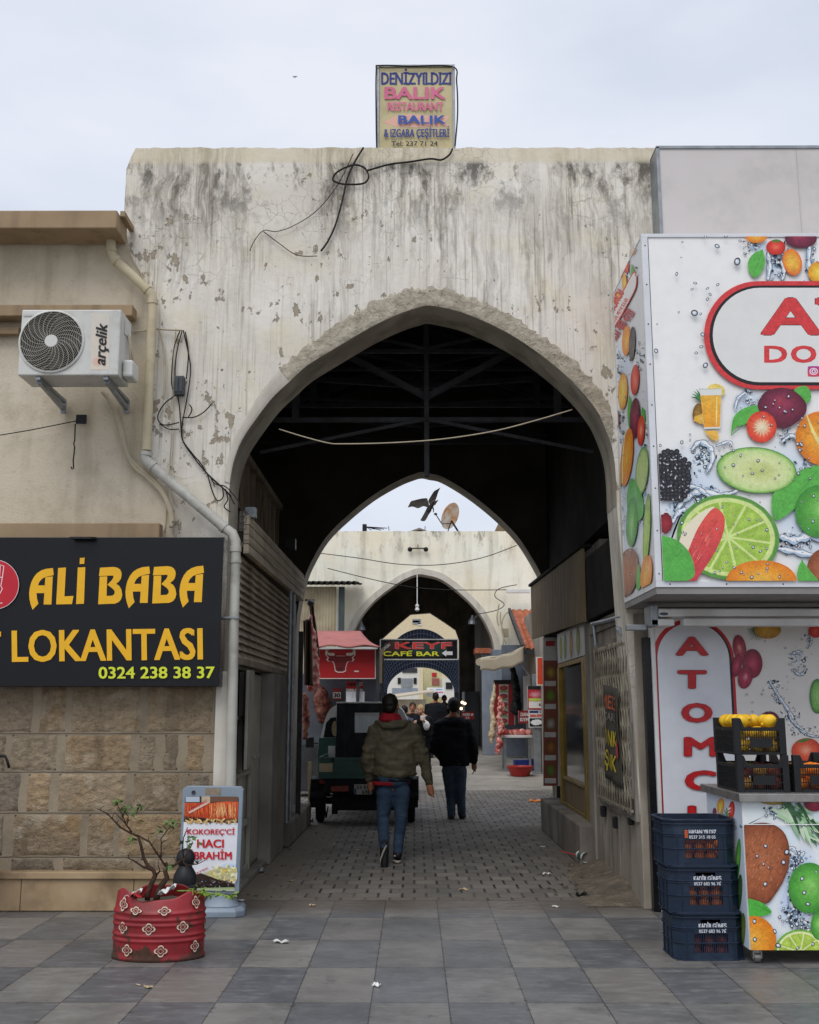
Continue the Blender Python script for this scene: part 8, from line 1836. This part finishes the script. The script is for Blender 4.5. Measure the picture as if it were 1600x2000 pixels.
mb = MB(); c_ = zz1(1150, 1300); mb.lathe([(.10, .20), (.11, .14), (.14, .078), (.15, .072)], (sb.x - .0, Ysb + .08, 0), 28, sy=.7); mb.build('spring_foot', grey, psn, smooth=40)
hx = [(-.17, -.13), (.14, -.13), (.20, -.04), (.17, .2), (-.17, .2), (-.21, .04)]
mb = MB(); A_ = [Vector((sb.x + x, Ysb + .06 + y, .0)) for x, y in hx]; B_ = [p + Vector((0, 0, .045)) for p in A_]; C_ = [Vector((sb.x, Ysb + .1, 0)).lerp(p, .86) + Vector((0, 0, .075 - p.z)) for p in B_]
b = mb._add(A_ + B_ + C_, []); n_ = 6
for i in range(6):
    j = (i + 1) % 6
    for lo in (0, 6): mb.f.append([b + lo + i, b + lo + j, b + lo + 6 + j, b + lo + 6 + i]); mb.mi.append(0)
mb.f.append([b + 12 + i for i in range(6)]); mb.mi.append(0); mb.f.append([b + i for i in range(6)][::-1]); mb.mi.append(0)
mb.build('base', grey, psn, bevel=.008)
mb = MB(); p = zz1(1290, 1270, .05); mb.box((p.x - .03, p.y, .07), (p.x + .03, p.y + .08, p.z + .05)); mb.build('hinge', M['black'], psn, bevel=.004)
# red chair at the left edge
ch = gnd(-20, 1795); rc = thing('chair', 'red plastic chair cut off by the left edge', 'chair', (ch.x, ch.y, 0)); cx_ = ch.x - .36
rcm = simple('red_chair_plastic', L('#a01c24'), L('#84161d'), .35)
mb = MB(); mb.sheet(lambda u, v: (cx_ - .2 + .4 * u, ch.y - .2 + .4 * v, .45 - .02 * math.sin(math.pi * u)), 8, 8); mb.build('seat', rcm, rc, smooth=True, solid=.02)
mb = MB(); mb.sheet(lambda u, v: (cx_ + .2 + .10 * v - .02 * math.sin(u * 3.14), ch.y - .2 + .4 * u, .47 + .36 * v), 8, 8); mb.build('backrest', rcm, rc, smooth=True, solid=.02)
for sx in (-.17, .19):
    for sy in (-.17, .17): mb = MB(); mb.tube([(cx_ + sx, ch.y + sy, .44), (cx_ + sx * 1.15, ch.y + sy * 1.1, .0)], [.02, .015], 8); mb.build('leg', rcm, rc, smooth=40)
# ================================================================ litter
def scrap(name, lab, px, py, w_, d_, mat, h_=.02, z0=0.0, group='litter on the ground'):
    p = gnd(px, py, z0); sd_ = px * .7; mb = MB()
    mb.sheet(lambda u, v: (p.x + (u - .5) * w_ + .01 * math.sin(v * 5 + sd_), p.y + (v - .5) * d_ + .012 * math.sin(u * 6 + sd_), z0 + .004 + h_ * abs(math.sin(u * 5 + sd_) * math.cos(v * 4 + sd_ * 2))), 7, 6)
    return single(mb, name, mat, lab, 'litter', group, smooth=True, solid=.002)
scrap('paper_scrap', 'crumpled white paper on the pavers at right by the grey wall', 1100, 1620, .16, .14, M['white'], .07)
scrap('paper_scrap', 'crumpled grey paper near the foot of the pavement sign', 504, 1704, .12, .10, M['galv'], .05)
scrap('paper_scrap', 'white scrap on the slabs left of centre', 548, 1842, .10, .05, M['white'])
scrap('paper_scrap', 'tiny white scrap on the slabs below centre', 735, 1927, .04, .03, M['white'])
scrap('orange_peel', 'orange scrap on the pavers near corner shop step', 1047, 1566, .22, .16, m_org, .04)
scrap('paper_scrap', 'pale scrap at mid passage beside right pavers edge', 1068, 1709, .07, .04, M['white'])
scrap('paper_scrap', 'pale scrap near pavers edge at centre', 905, 1739, .08, .03, M['tripe'])
for i, (px, py, lab) in enumerate(((1190, 1700, 'paper crumb under the white cup by the right wall'), (655, 1650, 'paper crumb on the pavers behind three-wheeler'), (1130, 1660, 'paper crumb on pavers above the white cup'), (700, 1662, 'paper crumb left of the olive jacket person'), (1060, 1655, 'paper crumb on pavers between walker and grey wall'), (570, 1722, 'paper crumb at left pavers edge'), (1240, 1722, 'paper crumb on dirt by the kiosk corner'), (1215, 1745, 'second paper crumb on dirt near kiosk corner'), (470, 1760, 'crumb beside the pavement sign base'), (610, 1770, 'crumb on first slab row left'), (1085, 1772, 'crumb on first slab row right'), (290, 1930, 'crumb on slabs below the drum'))): scrap('paper_scrap', lab, px, py, .045, .03, M['tripe'] if i % 2 else M['white'], .012)
scrap('pavement_patch', 'pale worn mortar patch on slabs below the pavement sign', 270, 1925, .02, .02, M['tripe'], .002)
scrap('dark_wrapper', 'crushed black wrapper on dirt before the right wall', 1138, 1752, .11, .06, M['black'], .04)
cp = gnd(1157, 1690); ct = thing('paper_cup', 'white paper cup lying with its straw by the right wall', 'cup', (cp.x, cp.y, 0))
rmx = Matrix.Rotation(math.radians(100), 3, 'X') @ Matrix.Rotation(.5, 3, 'Y'); cp = Vector((cp.x - .12, cp.y - .1, 0)); cc = Vector((cp.x, cp.y, .105))
mb = MB(); mb.lathe([(.036, -.06), (.05, .06), (.053, .064), (.048, .06), (.034, -.055)], (0, 0, 0), 24); mb.v = [cc + rmx @ v for v in mb.v]; mb.build('cup_body', M['white'], ct, smooth=40)
mb = MB(); mb.lathe([(.0395, -.03), (.0465, .03)], (0, 0, 0), 24, cap=False); mb.v = [cc + rmx @ (v * 1.02) for v in mb.v]; mb.build('sleeve', gm, ct, smooth=40)
mb = MB(); mb.tube([cc + Vector((-.04, .02, .0)), cc + Vector((-.2, .06, .04))], .006, 6); mb.build('straw', redm, ct)
sr2 = random.Random(12); mb = MB()
for _ in range(46):
    x, y = (sr2.uniform(1.2, 1.85), sr2.uniform(9.4, 11.5)) if sr2.random() < .7 else (sr2.uniform(-1.6, -1.2), sr2.uniform(9.6, 15)); r_ = sr2.uniform(.006, .022); mb.ball((x, y, .01 + max(0, (x - 1.3)) * .08 if x > 0 else .008), (r_, r_ * .8, r_ * .6), 6, 4)
single(mb, 'rubble', M['dirt'], 'small stones and crumbled mortar along the passage edges', 'rubble', kind='stuff')
mb = MB(); p = gnd(590, 1600)
for i in range(7): q = p + Vector((sr2.uniform(-.15, .12), sr2.uniform(-.5, .3), 0)); mb.sheet(lambda u, v: (q.x + .10 * u, q.y + .1 * v, .02 + .03 * i * .3 + .03 * math.sin(u * 7 + v * 5 + i)), 5, 5)
single(mb, 'trash_heap', M['galv'], 'heap of crumpled pale plastic trash beside left wheel of the three-wheeler', 'trash', smooth=True, solid=.002)
